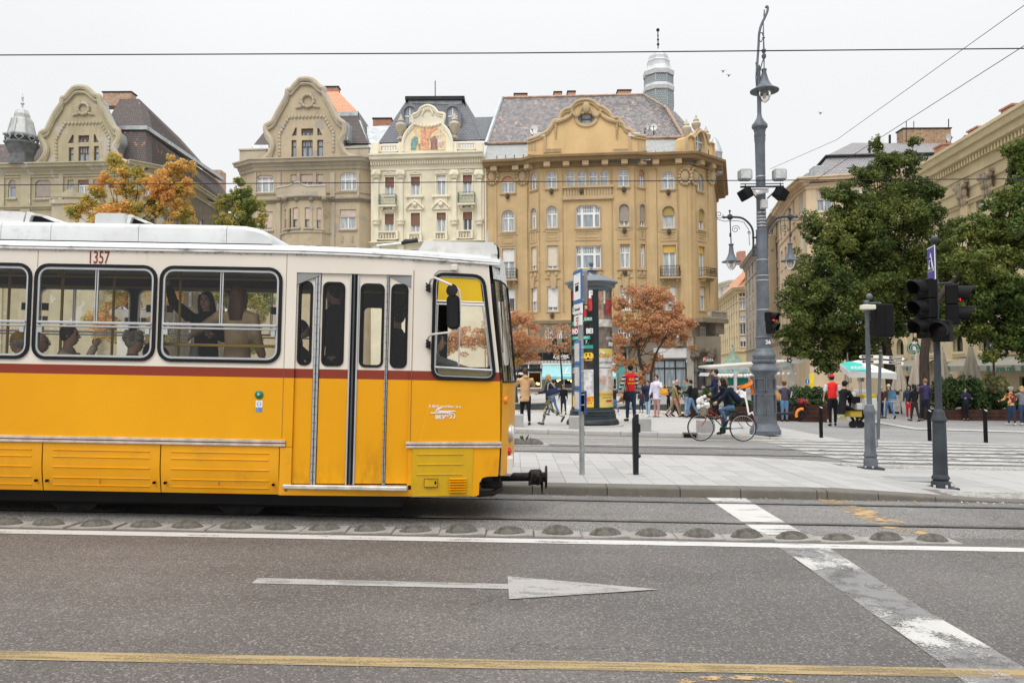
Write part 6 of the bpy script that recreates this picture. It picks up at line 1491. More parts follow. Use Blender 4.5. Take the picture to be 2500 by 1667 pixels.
def side_window(par,x0,x1,zb,zt,y,flip=1,mul=0.47,name='window',div=True,r=0.14,M=None):
 ol=rrect(x0,x1,zb,zt,r);f=lambda d0,d1,mb,a,b:ring_plate(mb,offset_loop(ol,d0),offset_loop(ol,d1),a,b);mb=MB();f(-0.009,0.027,mb,y-0.018*flip,y+0.03*flip);mb.fixn=True;w_=mb.obj(name,M_BLACK,par);mb=MB();f(0.027,0.050,mb,y-0.008*flip,y+0.03*flip);mb.fixn=True
 if div:
  mb.cbox(x0+0.04,x1-0.04,y-0.03,y+0.02,zr+0.014,zr+0.042,0.006);mb.cbox(x0+0.04,x1-0.04,y-0.026,y+0.02,zr-0.022,zr-0.002,0.005);xm=x0+(x1-x0)*mul;mb.box(xm-0.013,xm-0.003,y+0.002,y+0.02,zr+0.04,zt-0.05);mb.box(xm+0.006,xm+0.02,y+0.01,y+0.03,zr+0.04,zt-0.05);mb.box(x0+0.055,x0+0.10,y-0.02,y+0.02,zr-0.085,zr-0.025);mb.box(x1-0.10,x1-0.055,y-0.02,y+0.02,zr-0.085,zr-0.025)
 mb.obj('frame',M_ALU,w_);mb=MB();il=offset_loop(ol,0.05);mb.prism(il,y+0.012*flip,y+0.014*flip,back=False);mb.obj('pane',M_TG,w_)
 if div:
  mb=MB()
  for xx in(x0+0.06,x1-0.12):mb.box(xx,xx+0.06,y+0.03*flip,y+0.06*flip,zr+0.16,zr+0.24)
  mb.obj('latch',M_BLACK,w_)
 return w_
hole_l=[]
for i in range(NW):
 a,b=wx0-pitch*i,wx1-pitch*i;hole_l.append(rrect(a,b,wzb,wzt,0.14))
 if i<5:side_window(tram,a,b,wzb,wzt,0.0,mul=0.5)
xl,xd0=-14.3,Sf(718,900)[0]
tplate('side_wall',[(xl,ZB+0.52),(xd0,ZB+0.52),(xd0,ZG),(xl,ZG)],TP,hole_l)
hl2=[rrect(wx0-pitch*i,wx1-pitch*i,wzb,wzt,0.14)for i in range(NW)]
fardoor=[]
FX=Sf(995,900)[0]
for k,(a,b)in enumerate(((-2.38,-2.18),(-2.12,-1.85),(-1.7,-1.42),(-1.36,-1.17),(-0.95,-0.35))):
 fardoor.append(rrect(a,b,1.66 if k<4 else 1.75,2.55 if k<4 else 2.65,0.06))
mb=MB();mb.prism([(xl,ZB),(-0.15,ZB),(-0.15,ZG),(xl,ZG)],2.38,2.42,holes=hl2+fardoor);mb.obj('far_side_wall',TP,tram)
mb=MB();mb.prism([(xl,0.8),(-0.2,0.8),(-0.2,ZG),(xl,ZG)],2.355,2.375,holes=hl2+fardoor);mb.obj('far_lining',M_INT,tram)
for i in range(5):
 side_window(tram,wx0-pitch*i,wx1-pitch*i,wzb,wzt,2.35,1,0.38,'far_window')
mb=MB()
for i in range(NW+1):
 pass
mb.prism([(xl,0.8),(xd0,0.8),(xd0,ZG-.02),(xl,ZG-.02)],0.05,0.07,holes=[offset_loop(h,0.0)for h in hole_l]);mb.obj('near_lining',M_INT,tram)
xt1=Sf(697,1083)[0]
zt0,zt1=T(400,1079.5)[1],T(400,1064.5+14-0)[1]
ztm=T(400,1077)[1]
tr0,tr1=ztm-0.028,ztm+0.034
def trim_rail(x0,x1,nm='trim_rail'):
 n=14 if x0>-3 else 1;mb=MB()
 for(za,zb_,yo)in((tr0,tr0+0.024,0.018),(tr0+0.038,tr1,0.022)):
  for i in range(n):
   a,b=x0+(x1-x0)*i/n,x0+(x1-x0)*(i+1)/n;mb.add([(a,inset(a)-yo,za),(b,inset(b)-yo,za),(b,inset(b)-yo,zb_),(a,inset(a)-yo,zb_),(a,inset(a),za-.004),(b,inset(b),za-.004),(b,inset(b),zb_+.004),(a,inset(a),zb_+.004)],[(0,1,2,3),(3,2,6,7),(4,5,1,0)])
 o=mb.obj(nm,M_TRIM,tram);tplate('trim_line',[(x0,tr0+.02),(x1,tr0+.02),(x1,tr0+.042),(x0,tr0+.042)],M_MAR,y0=-0.012,th=0.01,par=o)
 return o
trim_rail(xl,xt1)
pj=[Sf(p,1150)[0]for p in(101,390,681)]
pj=[pj[0]-1.32*k for k in range(6,0,-1)]+pj
zs1=tr0-0.006
def skirt_panel(a,b,label=None,digit=None,m=M_YEL,ribs=5,z0=ZB,flat=False):
 g=0.006;mb=MB();n=6
 def yy(q):return 0.05*(1-sin(min(1,q)*HPI*1.0))if not flat else 0
 vs,fs=[],[]
 for k in range(n+1):
  q=k/n;z=z0+(zs1-z0)*q
  for x in(a+g,b-g):vs.append((x,inset(x)+0.004+yy(q*1.6),z))
 for k in range(n):fs.append((2*k,2*k+1,2*k+3,2*k+2))
 mb.add(vs,fs,0,None,True);mb.add([(x,inset(x)+0.04+(0.05 if not flat else 0),z)for x in(a+g,b-g)for z in(z0,zs1)]+[vs[0],vs[1],vs[-2],vs[-1]],[(4,0,2,5),(0,4,6,1),(5,2,3,7)]);o=mb.obj('skirt_panel',m,tram,smooth=True);w_=b-a;mb=MB()
 for q in((0.15,0.29,0.5,0.72,0.88)if ribs==5 else(0.45,0.66,0.87)):
  z=zs1-(zs1-z0)*q if ribs==5 else z0+(zs1-z0)*q;yq=yy((z-z0)/(zs1-z0)*1.6);xa,xb=a+w_*0.09,b-w_*(0.09 if ribs==5 else 0.17);mb.add([(xa,inset(xa)+yq+.006,z-.008),(xb,inset(xb)+yq+.006,z-.008),(xb,inset(xb)+yq-.006,z+.001),(xa,inset(xa)+yq-.006,z+.001),(xb,inset(xb)+yq+.006,z+.008),(xa,inset(xa)+yq+.006,z+.008)],[(0,1,2,3),(3,2,4,5)])
 mb.obj('pressed_rib',m,o)
 if ribs==5:
  mb=MB()
  for x in(a+0.06,b-0.06):mb.lathe([(0.0,-0.012),(0.014,-0.012),(0.016,0.02)],8,0,MT((x,0.015,z0+0.11))@MR(-HPI,4,'X')@Matrix.Scale(-1,4,(0,0,1)),cap=False)
  mb.obj('latch_hole',M_BLACK,o)
 if digit:inst('lettering',text_mesh(digit,0.052,0.001,M_MAR,bold=0.001,xs=0.8),o,((a+b)/2+0.0,-0.002,z0+0.108))
 return o
for i in range(len(pj)-1):
 skirt_panel(pj[i],pj[i+1],None,{len(pj)-3:'5',len(pj)-2:'3'}.get(i))
xd1=Sf(1000,900)[0]
zth=Sf(850,1183)[1]
ztop=Sf(850,668)[1]
tplate('sill_panel',[(pj[-1]+.004,ZB),(Sf(1003,1200)[0],ZB),(Sf(1003,1200)[0],zth-.05),(xd0+0.0,zth-.05),(xd0,zs1),(pj[-1]+.004,zs1)],M_YEL,th=0.05)
mb=MB();mb.cbox(Sf(690,1188)[0],Sf(996,1188)[0],-0.02,0.14,zth-0.05,zth-0.005,0.008);mb.obj('door_threshold',M_TRIM,tram)
mb=MB();xa=Sf(698,1203)[0];mb.prism([(xa-.018,ZB+.045),(xa+.018,ZB+.045),(xa,ZB+.08)],-.004,0.0);mb.box(xa-.02,xa+.02,-.004,0,ZB+.085,ZB+.09);mb.obj('jacking_mark',M_MAR,tram)
tplate('door_header',[(xd0,ztop),(xd1,ztop),(xd1,ZG),(xd0,ZG)],TP)
xf=-0.15
cabc=[Sf(1053,924),Sf(1212,930),Sf(1183,672),Sf(1059,666)]
cab_ol=rquad(cabc,0.13)
A_=[Sf(1003,1211),Sf(1156,1211.5),Sf(1169,1208),Sf(1170,1178),Sf(1178,1166),Sf(1190,1163),Sf(1216,1162)]
f_lo,f_hi=[Sf(1221,1090),Sf(1221,930)],[Sf(1203,760),Sf(1196,680),Sf(1193,645)]
tplate('cab_side',[(xd1,zth),(A_[0][0],zth),(A_[0][0],A_[0][1])]+A_[1:]+f_lo+f_hi+[(xd1,ZG-.01)],TP,[cab_ol])
mb=MB();xa=Sf(1002.5,1100)[0]
tr_=trim_rail(Sf(991,1098)[0],Sf(1224,1102)[0])
p_=skirt_panel(Sf(1005,1150)[0],Sf(1155,1150)[0],None,None,M_YG,3,ZB,True)
p_.location.y=-0.012
mb=MB()
for k in range(6):
 z=Sf(1117,1168+6.3*k)[1];x0,x1=Sf(1097,1180)[0],Sf(1139,1180)[0];mb.add([(x0,inset(x0)-.012,z-.012),(x1,inset(x1)-.012,z-.012),(x1,inset(x1)-.034,z),(x0,inset(x0)-.034,z),(x1,inset(x1)-.012,z+.01),(x0,inset(x0)-.012,z+.01)],[(0,1,2,3),(3,2,4,5)])
mb.obj('louvre',M_YEL,p_)
x0,x1=Sf(1037,1177)[0],Sf(1069,1177)[0];z0,z1=Sf(1050,1187)[1],Sf(1050,1168)[1]
mb=MB();mb.prism([(x0,z0),(x1,z0),(x1,z1),(x0,z1)],lambda x:inset(x)-.016,lambda x:inset(x)-.004);o=mb.obj('hatch',M_YG,p_)
mb=MB();ring_plate(mb,[(x0-.005,z0-.005),(x1+.005,z0-.005),(x1+.005,z1+.005),(x0-.005,z1+.005)],[(x0,z0),(x1,z0),(x1,z1),(x0,z1)],inset(x0)-.013,inset(x0)-.01);mb.sphere((x1-.025,inset(x1)-.02,(z0+z1)/2),.016,8,5,sc=(.8,.5,1.4));mb.obj('lock',M_BLACK,p_)
mb=MB();ring_plate(mb,offset_loop(cab_ol,-0.006),offset_loop(cab_ol,0.03),-0.02,0.03,fy=inset)
cw=mb.obj('cab_window',M_BLACK,tram)
mb=MB();ring_plate(mb,offset_loop(cab_ol,0.03),offset_loop(cab_ol,0.04),-0.008,0.03,fy=inset)
def bar(mb,a,b,w=0.012,y=0.0):
 (x0,z0),(x1,z1)=Sf(*a),Sf(*b);mb.tube([(x0,inset(x0)+y,z0),(x1,inset(x1)+y,z1)],w,6)
for(a,b,w)in(((1066,735),(1184,739),.011),((1066,742),(1185,746),.011),((1124,743),(1120,893),.008),((1061,896),(1202,904),.014),((1069,742),(1062,896),.01),((1178,746),(1199,902),.01)):bar(mb,a,b,w)
mb.obj('frame',M_ALU,cw)
mb=MB();mb.prism(offset_loop(cab_ol,.05),lambda x:inset(x)+.012,lambda x:inset(x)+.013,back=False);mb.obj('pane',M_TG,cw)
M_TINT=mat('yellow_sun_film',(0.72,0.46,0.01),0.5,var=.05)
mb=MB();q=[Sf(1068,733),Sf(1179,737),Sf(1172,682),Sf(1072,677)];mb.prism(q,lambda x:inset(x)-.002,lambda x:inset(x)+.004);mb.obj('sun_film',M_TINT,cw)
mb=MB();q=[Sf(1068,918),Sf(1200,922),Sf(1200,906),Sf(1068,900)];mb.prism(q,lambda x:inset(x)+.06,lambda x:inset(x)+.07);mb.obj('inner_panel',mat('cab_cream',(.5,.42,.22),.6),cw)
leaves=[(718.5,762,720,764,688,889),(778,850,778,836,690,891),(870,938,878,934,694,894),(946,999,948,991,695,896)]
for k,(a,b,w0,w1,y0,y1)in enumerate(leaves):
 xa,xb=Sf(a,900)[0],Sf(b,900)[0];za,zb_=Sf((a+b)/2,1181)[1],ztop;hx0,hx1=Sf(w0+2,(y0+y1)/2)[0],Sf(w1+1,(y0+y1)/2)[0];hx0=max(hx0,xa+.03);hx1=min(hx1,xb-.03);hz1,hz0=Sf((w0+w1)/2,y0)[1],Sf((w0+w1)/2,y1)[1];hol=rrect(hx0,hx1,hz0,hz1,0.055);o=tplate('door_leaf',[(xa,za),(xb,za),(xb,zb_),(xa,zb_)],TP,[hol],y0=0.03,th=0.03);mb=MB();ring_plate(mb,offset_loop(hol,-.012),offset_loop(hol,.016),0.018,.055,fy=inset);w_=mb.obj('window',M_BLACK,o)
 mb=MB();mb.prism(offset_loop(hol,.01),lambda x:inset(x)+.04,lambda x:inset(x)+.042,back=False);mb.obj('pane',M_TG,w_)
def vstrip(x0,x1,m,nm,y0,studs=0):
 mb=MB();mb.prism([(x0,zth),(x1,zth),(x1,ztop-.01),(x0,ztop-.01)],lambda x:inset(x)+y0,lambda x:inset(x)+y0+.03);o=mb.obj(nm,m,tram)
 if studs:
  mb=MB()
  for i in range(26):
   for xx in((x0+x1)/2-.014,(x0+x1)/2+.014):mb.box(xx-.003,xx+.003,inset(xx)+y0-.004,inset(xx)+y0,zth+.04+i*(ztop-zth-.08)/25,zth+.048+i*(ztop-zth-.08)/25)
  mb.box((x0+x1)/2-.004,(x0+x1)/2+.004,inset(x0)+y0-.006,inset(x0)+y0,zth,ztop-.01);mb.obj('rivets',M_DARK,o)
for a,b in((762,778),(937,946.5)):vstrip(Sf(a+2,900)[0],Sf(b-2,900)[0],M_ALU,'door_hinge',0.012,1)
for a in(849,867.5):vstrip(Sf(a,900)[0],Sf(a+3.5,900)[0],M_ALU,'door_edge',0.012,0)
xg0,xg1=Sf(852.5,900)[0],Sf(867,900)[0]
vstrip(xg0,xg1,M_BLACK,'door_seal',0.028)
mb=MB();xm=(xg0+xg1)/2;mb.box(xm-.008,xm+.008,inset(xm)+.005,inset(xm)+.04,zth,ztop);mb.obj('seal_lip',mat('grey_rubber',(.07,.075,.08),.5),tram)
mb=MB()
for s_,xx in((1,xd0),(-1,xd1)):mb.prism([(xx,ztop-.13),(xx+s_*.03,ztop-.12),(xx+s_*.24,ztop-.03),(xx+s_*.24,ztop-.015),(xx,ztop-.015)],inset(xx)+.012,inset(xx)+.028)
mb.box(xd0,xd1,.09,.1,ztop-.02,ztop+.01)
mb.obj('door_bracket',mat('bracket_grey',(.3,.31,.31),.5,.5),tram)
def roof_section(x,k,dz=0.0,sh=0.0):
 pr=[(0.0,ZG-.012),(-.012,ZG+.02),(0.0,ZG+.055),(.05,ZG+.088),(.16,ZG+.105),(.4,ZG+.14),(.8,ZG+.19),(1.21,ZG+.21)];pr=pr+[(2.42-y,z)for y,z in pr[::-1][1:]];i_=inset(x)+sh;w=(2.42-2*i_)/2.42
 return[(x+k,i_+y*w,z+dz)for y,z in pr]
secs=[roof_section(x,0,d,s_)for x,d,s_ in((xl,0,0),(-2.4,0,0),(-1.6,-.012,.0),(-1.12,-.025,.0),(-.6,-.04,.0),(-.3,-.05,.02),(-.2,-.07,.08))]
mb=MB();n=len(secs[0]);vs=[p for s_ in secs for p in s_]
fs=[(i*n+j,(i+1)*n+j,(i+1)*n+j+1,i*n+j+1)for i in range(len(secs)-1)for j in range(n-1)]+[tuple((len(secs)-1)*n+j for j in range(n))]
mb.add(vs,fs,0,None,True);mb.fixn=True
roof_o=mb.obj('roof',M_ROOF,tram)
mb=MB()
gx=[xl,-2.4,-1.8,-1.12,-.6,-.22]
pts=[(x,inset(x)-.014,ZG-.004-max(0,x+2.0)*.03)for x in gx]
mb.tube(pts,.013,6);mb.tube([(x,y-.004,z+.028)for x,y,z in pts],.009,5)
mb.obj('gutter',M_CHIP,roof_o)
r2=random.Random(3);mb=MB()
for k in range(150):
 x=-5.9+5.7*r2 .random()**.8;z=ZG-.012-max(0,x+2)*.03-abs(r2 .gauss(0,.012));y=inset(x)-.014;L=r2 .uniform(.008,.04);a=r2 .uniform(-.4,.4)+(HPI if r2 .random()<.25 else 0);mb.add([(x,y,z),(x+L*cos(a),y,z+L*sin(a)*.6),(x+L*cos(a),y,z+L*sin(a)*.6-.003),(x,y,z-.004)],[(0,1,2,3)])
stuff(mb.obj('paint_flakes',M_DARK,roof_o))
def fz(py):return T(400,py,.35)[1]
zf0,zf1=T(330,590,.35)[1],T(330,543,.35)[1]
fx_=[T(p,570,.35)[0]for p in(2,124,338,553,664)]
fx_=[fx_[0]-1.0*k for k in range(5,0,-1)]+fx_
for i in range(len(fx_)-1):
 a,b=fx_[i]+.003,fx_[i+1]-.003;last=i==len(fx_)-2
 def prof(x,s_=1.0):
  h=(zf1-zf0)*s_
  return[(x,.35,zf0),(x,.35,zf0+h*.72),(x,.38,zf0+h*.9),(x,.45,zf0+h),(x,1.97,zf0+h),(x,2.04,zf0+h*.9),(x,2.07,zf0)]
 xs=[(a,1),(b,1)]if not last else[(a,1),(a+(b-a)*.35,.97),(a+(b-a)*.6,.88),(a+(b-a)*.8,.72),(a+(b-a)*.93,.5),(b,.12)];S_=[prof(x,s_)for x,s_ in xs];mb=MB();n=7;mb.add([p for s_ in S_ for p in s_],[(i*n+j,(i+1)*n+j,(i+1)*n+j+1,i*n+j+1)for i in range(len(S_)-1)for j in range(n-1)]+[tuple(range(n)),tuple((len(S_)-1)*n+j for j in range(n))],0,None,True);mb.fixn=True;mb.obj('roof_fairing',M_ROOF,tram)
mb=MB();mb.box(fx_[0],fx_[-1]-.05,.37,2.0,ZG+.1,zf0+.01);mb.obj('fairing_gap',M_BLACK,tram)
def eq(pts,y0,y1,m,nm):
 mb=MB();mb.prism([T(px,py,.5)for px,py in pts],y0,y1);return mb.obj(nm,m,tram)
eq([(-40,543),(-40,520),(10,515),(50,517),(62,519),(55,543)],.5,1.1,M_CHIP,'roof_box')
eq([(60,543),(66,517),(72,517),(80,521),(105,524),(142,541),(136,543),(98,528),(76,526),(70,543)],.5,1.1,M_CHIP,'roof_box_hood')
eq([(72,543),(78,527),(98,530),(130,543)],.55,1.1,M_BLACK,'roof_box_opening')
eq([(231,546),(233,524),(240,520),(302,521),(306,546)],.5,1.1,M_ROOF,'roof_box')
eq([(308,546),(314,524),(320,524),(362,543),(355,545),(322,531),(316,546)],.5,1.1,M_CHIP,'roof_box_hood')
eq([(317,546),(323,533),(350,546)],.55,1.1,M_BLACK,'roof_box_opening')
mb=MB()
for px in(12,30,90,105,327,385,470,555):x,z=T(px,545,.6);mb.box(x-.02,x+.14,.6,.9,zf1,zf1+.02)
mb.obj('roof_clips',M_DARK,tram)
mb=MB();a,b=T(1030,620,.5)[0],T(1213,620,.5)[0];zt_=T(1150,592,.5)[1]
sec=[(a-.05,.12),(a+.03,1),(b-.05,1.02),(b-.01,.9),(b+.01,.3),(b,-.6)]
vs=[]
for y in(.42,.5,1.92,2.0):
 k=.94 if y in(.42,2.0)else 1;vs+=[(x,y,ZG+.07+(zt_-ZG-.07)*q*k)for x,q in sec]
n=len(sec);fs=[(i*n+j,i*n+j+1,(i+1)*n+j+1,(i+1)*n+j)for i in range(3)for j in range(n-1)]+[tuple(range(n)),tuple(3*n+j for j in range(n))]
mb.add(vs,fs,0,None,True);mb.fixn=True;db=mb.obj('destination_box',mat('rusty_roof_white',(.64,.64,.62),.55,var=.06,dirt=.5,dirtcol=(.35,.2,.08),ds=2.2),tram)
mb=MB();mb.tube([(b-.03,.43,zt_-.02),(b+.015,.44,zt_-.08),(b+.025,.44,ZG-.15)],.014,6);mb.box(b+.005,b+.02,.5,1.92,ZG-.1,zt_-.05);mb.obj('display_rim',M_BLACK,db)
mb=MB();q=[T(*p,.3)for p in((920,600),(980,594),(1010,588))];mb.tube([(x,.3,z)for x,z in q],.012,6)
q=T(1190,592,.6);q2=T(1192,562,.6);mb.tube([(q[0],.6,q[1]),(q2[0],.6,q2[1])],.012,6)
o=mb.obj('trolley_rope',M_ALU,tram)
mb=MB();q=[T(*p,.3)for p in((980,595),(990,590),(1005,589),(1020,586))];mb.tube([(x,.3,z)for x,z in q],[.018,.03,.024,.03],8);mb.obj('rope_grip',M_DARK,o)
def front(z,lean=0.0):
 return[(-.15-lean,inset(-.15)),(-.08-lean,.42),(-.03-lean,.75),(0.0-lean,1.21),(-.03-lean,1.67),(-.08-lean,2.0),(-.15-lean,2.12)]
def fstrip(z0,l0,z1,l1,m,nm):
 a,b=front(z0,l0),front(z1,l1);mb=MB();n=len(a);mb.add([(x,y,z0)for x,y in a]+[(x,y,z1)for x,y in b],[(j,j+1,n+j+1,n+j)for j in range(n-1)],0,None,True)
 return mb.obj(nm,m,tram)
zw0,zw1=Sf(1221,932)[1],Sf(1196,682)[1]
M_FRN=mat('tram_front_ochre',(.78,.38,.01),.45,var=.05)
fstrip(.52,0,zw0,-.005,M_YEL,'front_panel')
ws=fstrip(zw0,-.005,zw1,.12,glass_mat('windscreen_glass',(.9,.92,.9),.85,.28,.05),'windscreen')
fstrip(zw1,.12,ZG+.08,.16,M_CHIP,'front_header')
mb=MB()
for l0,yy in((0,inset(-.15)),(0,2.12)):
 mb.tube([(-.14,yy,zw0),(-.27,yy,zw1)],.012,6)
a,b=front(0,-.01),front(0,.12);mb.tube([(x,y,zw0)for x,y in a],.012,6);mb.tube([(x,y,zw1)for x,y in b],.012,6);mb.tube([(.0,1.21,zw0),(-.12,1.21,zw1)],.015,6)
mb.obj('screen_gasket',M_BLACK,ws)
mb=MB();q=[P(*p,9.35)for p in((1206,705),(1221,713),(1226,790),(1228,860))]
def tl(q):return(q.x*CA-q.z*SA,q.y-YT,q.x*SA+q.z*CA)
mb.tube([tl(p)for p in q],[.012,.012,.008,.006],5);mb.tube([tl(P(1212,712,9.3)),tl(P(1228,714,9.5))],.014,5);mb.tube([tl(P(1220,800,9.4)),tl(P(1228,900,9.9))],.008,5);mb.obj('wiper',M_BLACK,tram)
def disc(px,py,d,r,m,nm,prof,sc=1.0):
 c=tl(P(px,py,d));mb=MB();mb.lathe([(r*a,b)for a,b in prof],16,0,MT(c)@MR(HPI,4,'Y'),cap=False);return mb.obj(nm,m,tram)
M_OR=mat('orange_lens',(.85,.22,.01),.25,var=.1);M_RD=mat('red_lens',(.55,.01,.01),.25);M_LENS=mat('headlight_glass',(.68,.66,.6),.15,.2,var=.1)
for d,nm in((9.32,1),(10.65,0)):
 h=disc(1241,1057,d,.105,M_ALU,'headlight',((1.0,-.06),(1.02,.03),(.9,.045)));c=tl(P(1241,1057,d));mb=MB();mb.lathe([(.095,.04),(.085,.06),(.05,.075),(0,.08)],14,0,MT(c)@MR(HPI,4,'Y'),cap=False);mb.obj('lens',M_LENS,h)
mb=MB();c=tl(P(1232,976,9.12));mb.lathe([(.035,-.03),(.05,0),(.045,.03),(.0,.045)],10,0,MT(c)@MR(HPI,4,'Y'),cap=False)
c=tl(P(1241,970,9.6));mb.lathe([(.035,-.03),(.045,0),(.03,.03),(0,.04)],10,0,MT(c)@MR(HPI,4,'Y'),cap=False);mb.obj('indicator',M_OR,tram)
disc(1240,1102,9.25,.045,M_RD,'tail_light',((.8,-.03),(1,0),(.9,.03),(.0,.045)))
mb=MB()
for k in range(8):c=tl(P(1236,996+3.4*k,9.3));mb.box(c[0]-.02,c[0]+.02,c[1],c[1]+.3,c[2]-.004,c[2]+.006)
mb.obj('horn_grille',M_DARK,tram)
mb=MB();a,b=tl(P(1215,1158,9.3)),tl(P(1243,1110,9.3));mb.cbox(a[0],b[0]+.045,.42,2.0,a[2],b[2],.03);mb.obj('bumper',mat('bumper_white',(.72,.68,.62),.45,var=.05),tram)
M_GR=mat('greasy_iron',(.018,.016,.015),.5,.3,var=.4,vs=12,bump=.4,bs=40)
mb=MB();c0,c1_,c2_,c3_=[tl(P(p,1164,9.96))for p in(1180,1290,1322,1333)]
mb.tube([c0,c1_],.055,10);mb.tube([c1_,(c1_[0]+.03,c1_[1],c1_[2]),(c2_[0]-.02,c2_[1],c2_[2]),c2_],[.06,.095,.1,.08],10);mb.tube([c2_,c3_],.06,8)
for k in range(9):mb.cbox(c1_[0]+.02*k,c1_[0]+.02*k+.03,c1_[1]-.12+.02*(k%3),c1_[1]-.05,c1_[2]-.09+.02*(k%5),c1_[2]-.03+.03*(k%4),.006)
mb.tube([(c2_[0],c2_[1]-.05,c2_[2]),(c2_[0]+.01,c2_[1]-.06,c2_[2]-.2)],[.03,.008],6)
o=mb.obj('coupler',M_GR,tram)
mb=MB();mb.lathe([(.0,-.012),(.14,-.012),(.14,.012),(0,.012)],18,0,MT(c3_)@MR(HPI,4,'Y'),cap=False,smooth=False);mb.obj('buffer_plate',M_GR,o)
mb=MB();q=[tl(P(*p,d))for p,d in(((1168,1206),9.15),((1200,1204),9.3),((1222,1194),9.8),((1222,1180),10.4))];mb.tube(q,.035,6);mb.cbox(q[0][0]+.02,q[0][0]+.25,.6,1.8,.33,.5,.02);mb.tube([tl(P(1172,1180,9.2)),tl(P(1222,1185,9.9))],.02,5);mb.obj('lifeguard',M_GR,tram)
def mt(pts,r,mb=None,y=-.16):
 mb=mb or MB();mb.tube([(T(px,py,y+dy)[0],y+dy,T(px,py,y+dy)[1])for px,py,dy in pts],r,8);return mb
M_ARM=mat('worn_white_tube',(.6,.58,.56),.45,var=.1,dirt=.5,ds=8)
mb=mt([(1046,700,.28),(1052,682,.2),(1062,678,.1),(1090,691,0),(1112,700,0),(1120,708,0),(1123,725,0),(1123,760,0)],.013)
mt([(1043,838,.28),(1046,822,.2),(1056,816,.12),(1100,811,0),(1116,806,0),(1122,790,0)],.012,mb)
arm=mb.obj('mirror_arm',M_ARM,tram)
mb=MB()
for py in(703,841):
 x,z=T(1046,py,.1);mb.cbox(x-.02,x+.02,.05,.15,z-.04,z+.04,.008)
 for k in range(6):mb.sphere((x+(-.02 if k%2 else.02),.07,z-.045+.018*k),.011,5,4)
mb.obj('mirror_bracket',M_GR,arm)
c=T(1107,762,-.16);mb=MB()
ol=rrect(-.07,.07,-.185,.185,.055);mb.prism(ol,-.03,.03,0,MT((c[0],-.16,c[1]))@MR(rad(-2),4,'Y'));mb.prism(offset_loop(ol,.02),-.055,-.02,0,MT((c[0],-.16,c[1]))@MR(rad(-2),4,'Y'));mb.obj('mirror',M_BLACK,arm)
c=T(1104,709,-.15);mb=MB();mb.lathe([(0,-.03),(.06,-.02),(.068,.01),(0,.015)],18,0,MT((c[0],-.17,c[1]))@MR(rad(80),4,'X')@MR(rad(-25),4,'Y'),cap=False);mb.obj('round_mirror',M_BLACK,arm)
x,z=Sf(1110,654);mb=MB();mb.cbox(x-.035,x+.035,inset(x)-.06,inset(x),z-.035,z+.03,.006)
mb.obj('lamp_box',mat('box_cream',(.7,.66,.6),.5),tram)
q=[Sf(*p)for p in((1103,662),(1072,661),(1062,670),(1061,680))];mb=MB();mb.tube([(x,inset(x)-.01,z)for x,z in q],.004,5);mb.obj('cable',M_DARK,tram)
mb=MB()
for a in((92,611,92,652),(690,612,688,1068),(1003,660,1001,1085)):
 (x,z),(x2,z2)=Sf(a[0],a[1]),Sf(a[2],a[3]);mb.box(x2-.0025,x2+.0025,inset(x2)-.002,inset(x2)+.004,z2,z)
mb.obj('panel_seam',mat('seam_brown',(.2,.1,.04),.7),tram)
x,z=Sf(633,963);mb=MB();mb.lathe([(.045,0),(.046,.012),(.03,.022),(.0,.024)],18,0,MT((x,0,z))@MR(HPI,4,'X'),cap=False);o=mb.obj('door_button',mat('button_green',(.01,.17,.09),.35),tram)
mb=MB();mb.lathe([(.014,.02),(.016,.028),(.006,.036),(0,.037)],12,0,MT((x,0,z))@MR(HPI,4,'X'),cap=False);mb.obj('push_knob',mat('knob_pale',(.3,.42,.35),.4),o)
x0,z0=Sf(624,1005);x1,z1=Sf(641,977.5);zm2=Sf(632,994)[1]
mb=MB();mb.box(x0,x1,-.003,0,zm2,z1);o=mb.obj('sticker',M_WHITE,tram)
mb=MB();mb.box(x0,x1-.002,-.003,0,z0,zm2);mb.obj('sticker_text',mat('sticker_blue',(.08,.22,.5),.5),o)
for k,s_ in enumerate(('nyissa','meg a','gombot')):inst('lettering',text_mesh(s_,.011,.0003,M_WHITE,align='LEFT'),o,(x0+.006,-.0036,zm2-.012-.014*k))
mb=MB();mb.lathe([(.022,-.001),(.025,-.001),(.025,0),(.022,0)],18,0,MT(((x0+x1)/2,-.0045,(zm2+z1)/2))@MR(HPI,4,'X'),cap=False);mb.obj('sticker_ring',mat('sticker_blue',(.08,.22,.5),.5),o)
inst('lettering',text_mesh('‹ ›',.045,.0003,MATS['sticker_blue'],bold=.001),o,((x0+x1)/2,-.0045,(zm2+z1)/2))
x,z=T(241,630);inst('lettering',text_mesh('1357',.195,.001,M_MAR,bold=.002,xs=.62),tram,(x,-.003,z))
def cabtext(s_,px,py,size,**k):
 x,z=Sf(px,py);o=inst('lettering',text_mesh(s_,size,.0005,M_WHITE,**k),tram,(x,inset(x)-.004,z));o.rotation_euler=(0,rad(.3),math.atan(.21));return o
cabtext('A BKK szolgáltat  ja a',1086,992,.041,bold=.0008)
cabtext('BKV',1075,1018,.062,bold=.002)
cabtext('ZRT',1092,1015,.032,bold=.001)
mb=MB()
for pts in(((1051,1008),(1090,1008),(1100,1012),(1103,1017),(1098,1022)),((1112,1004),(1080,1004),(1071,1001),(1072,998),(1080,995)),((1106,1022),(1111,1016),(1107,1010),(1096,1007),(1078,1006),(1066,1004),(1066,1000),(1074,995))):
 q=[Sf(px,py)for px,py in smooth_path(list(pts),4)];mb.tube([(x,inset(x)-.003,z)for x,z in q],.005,4,flat=1.0)
mb.obj('swoosh_logo',M_WHITE,tram)
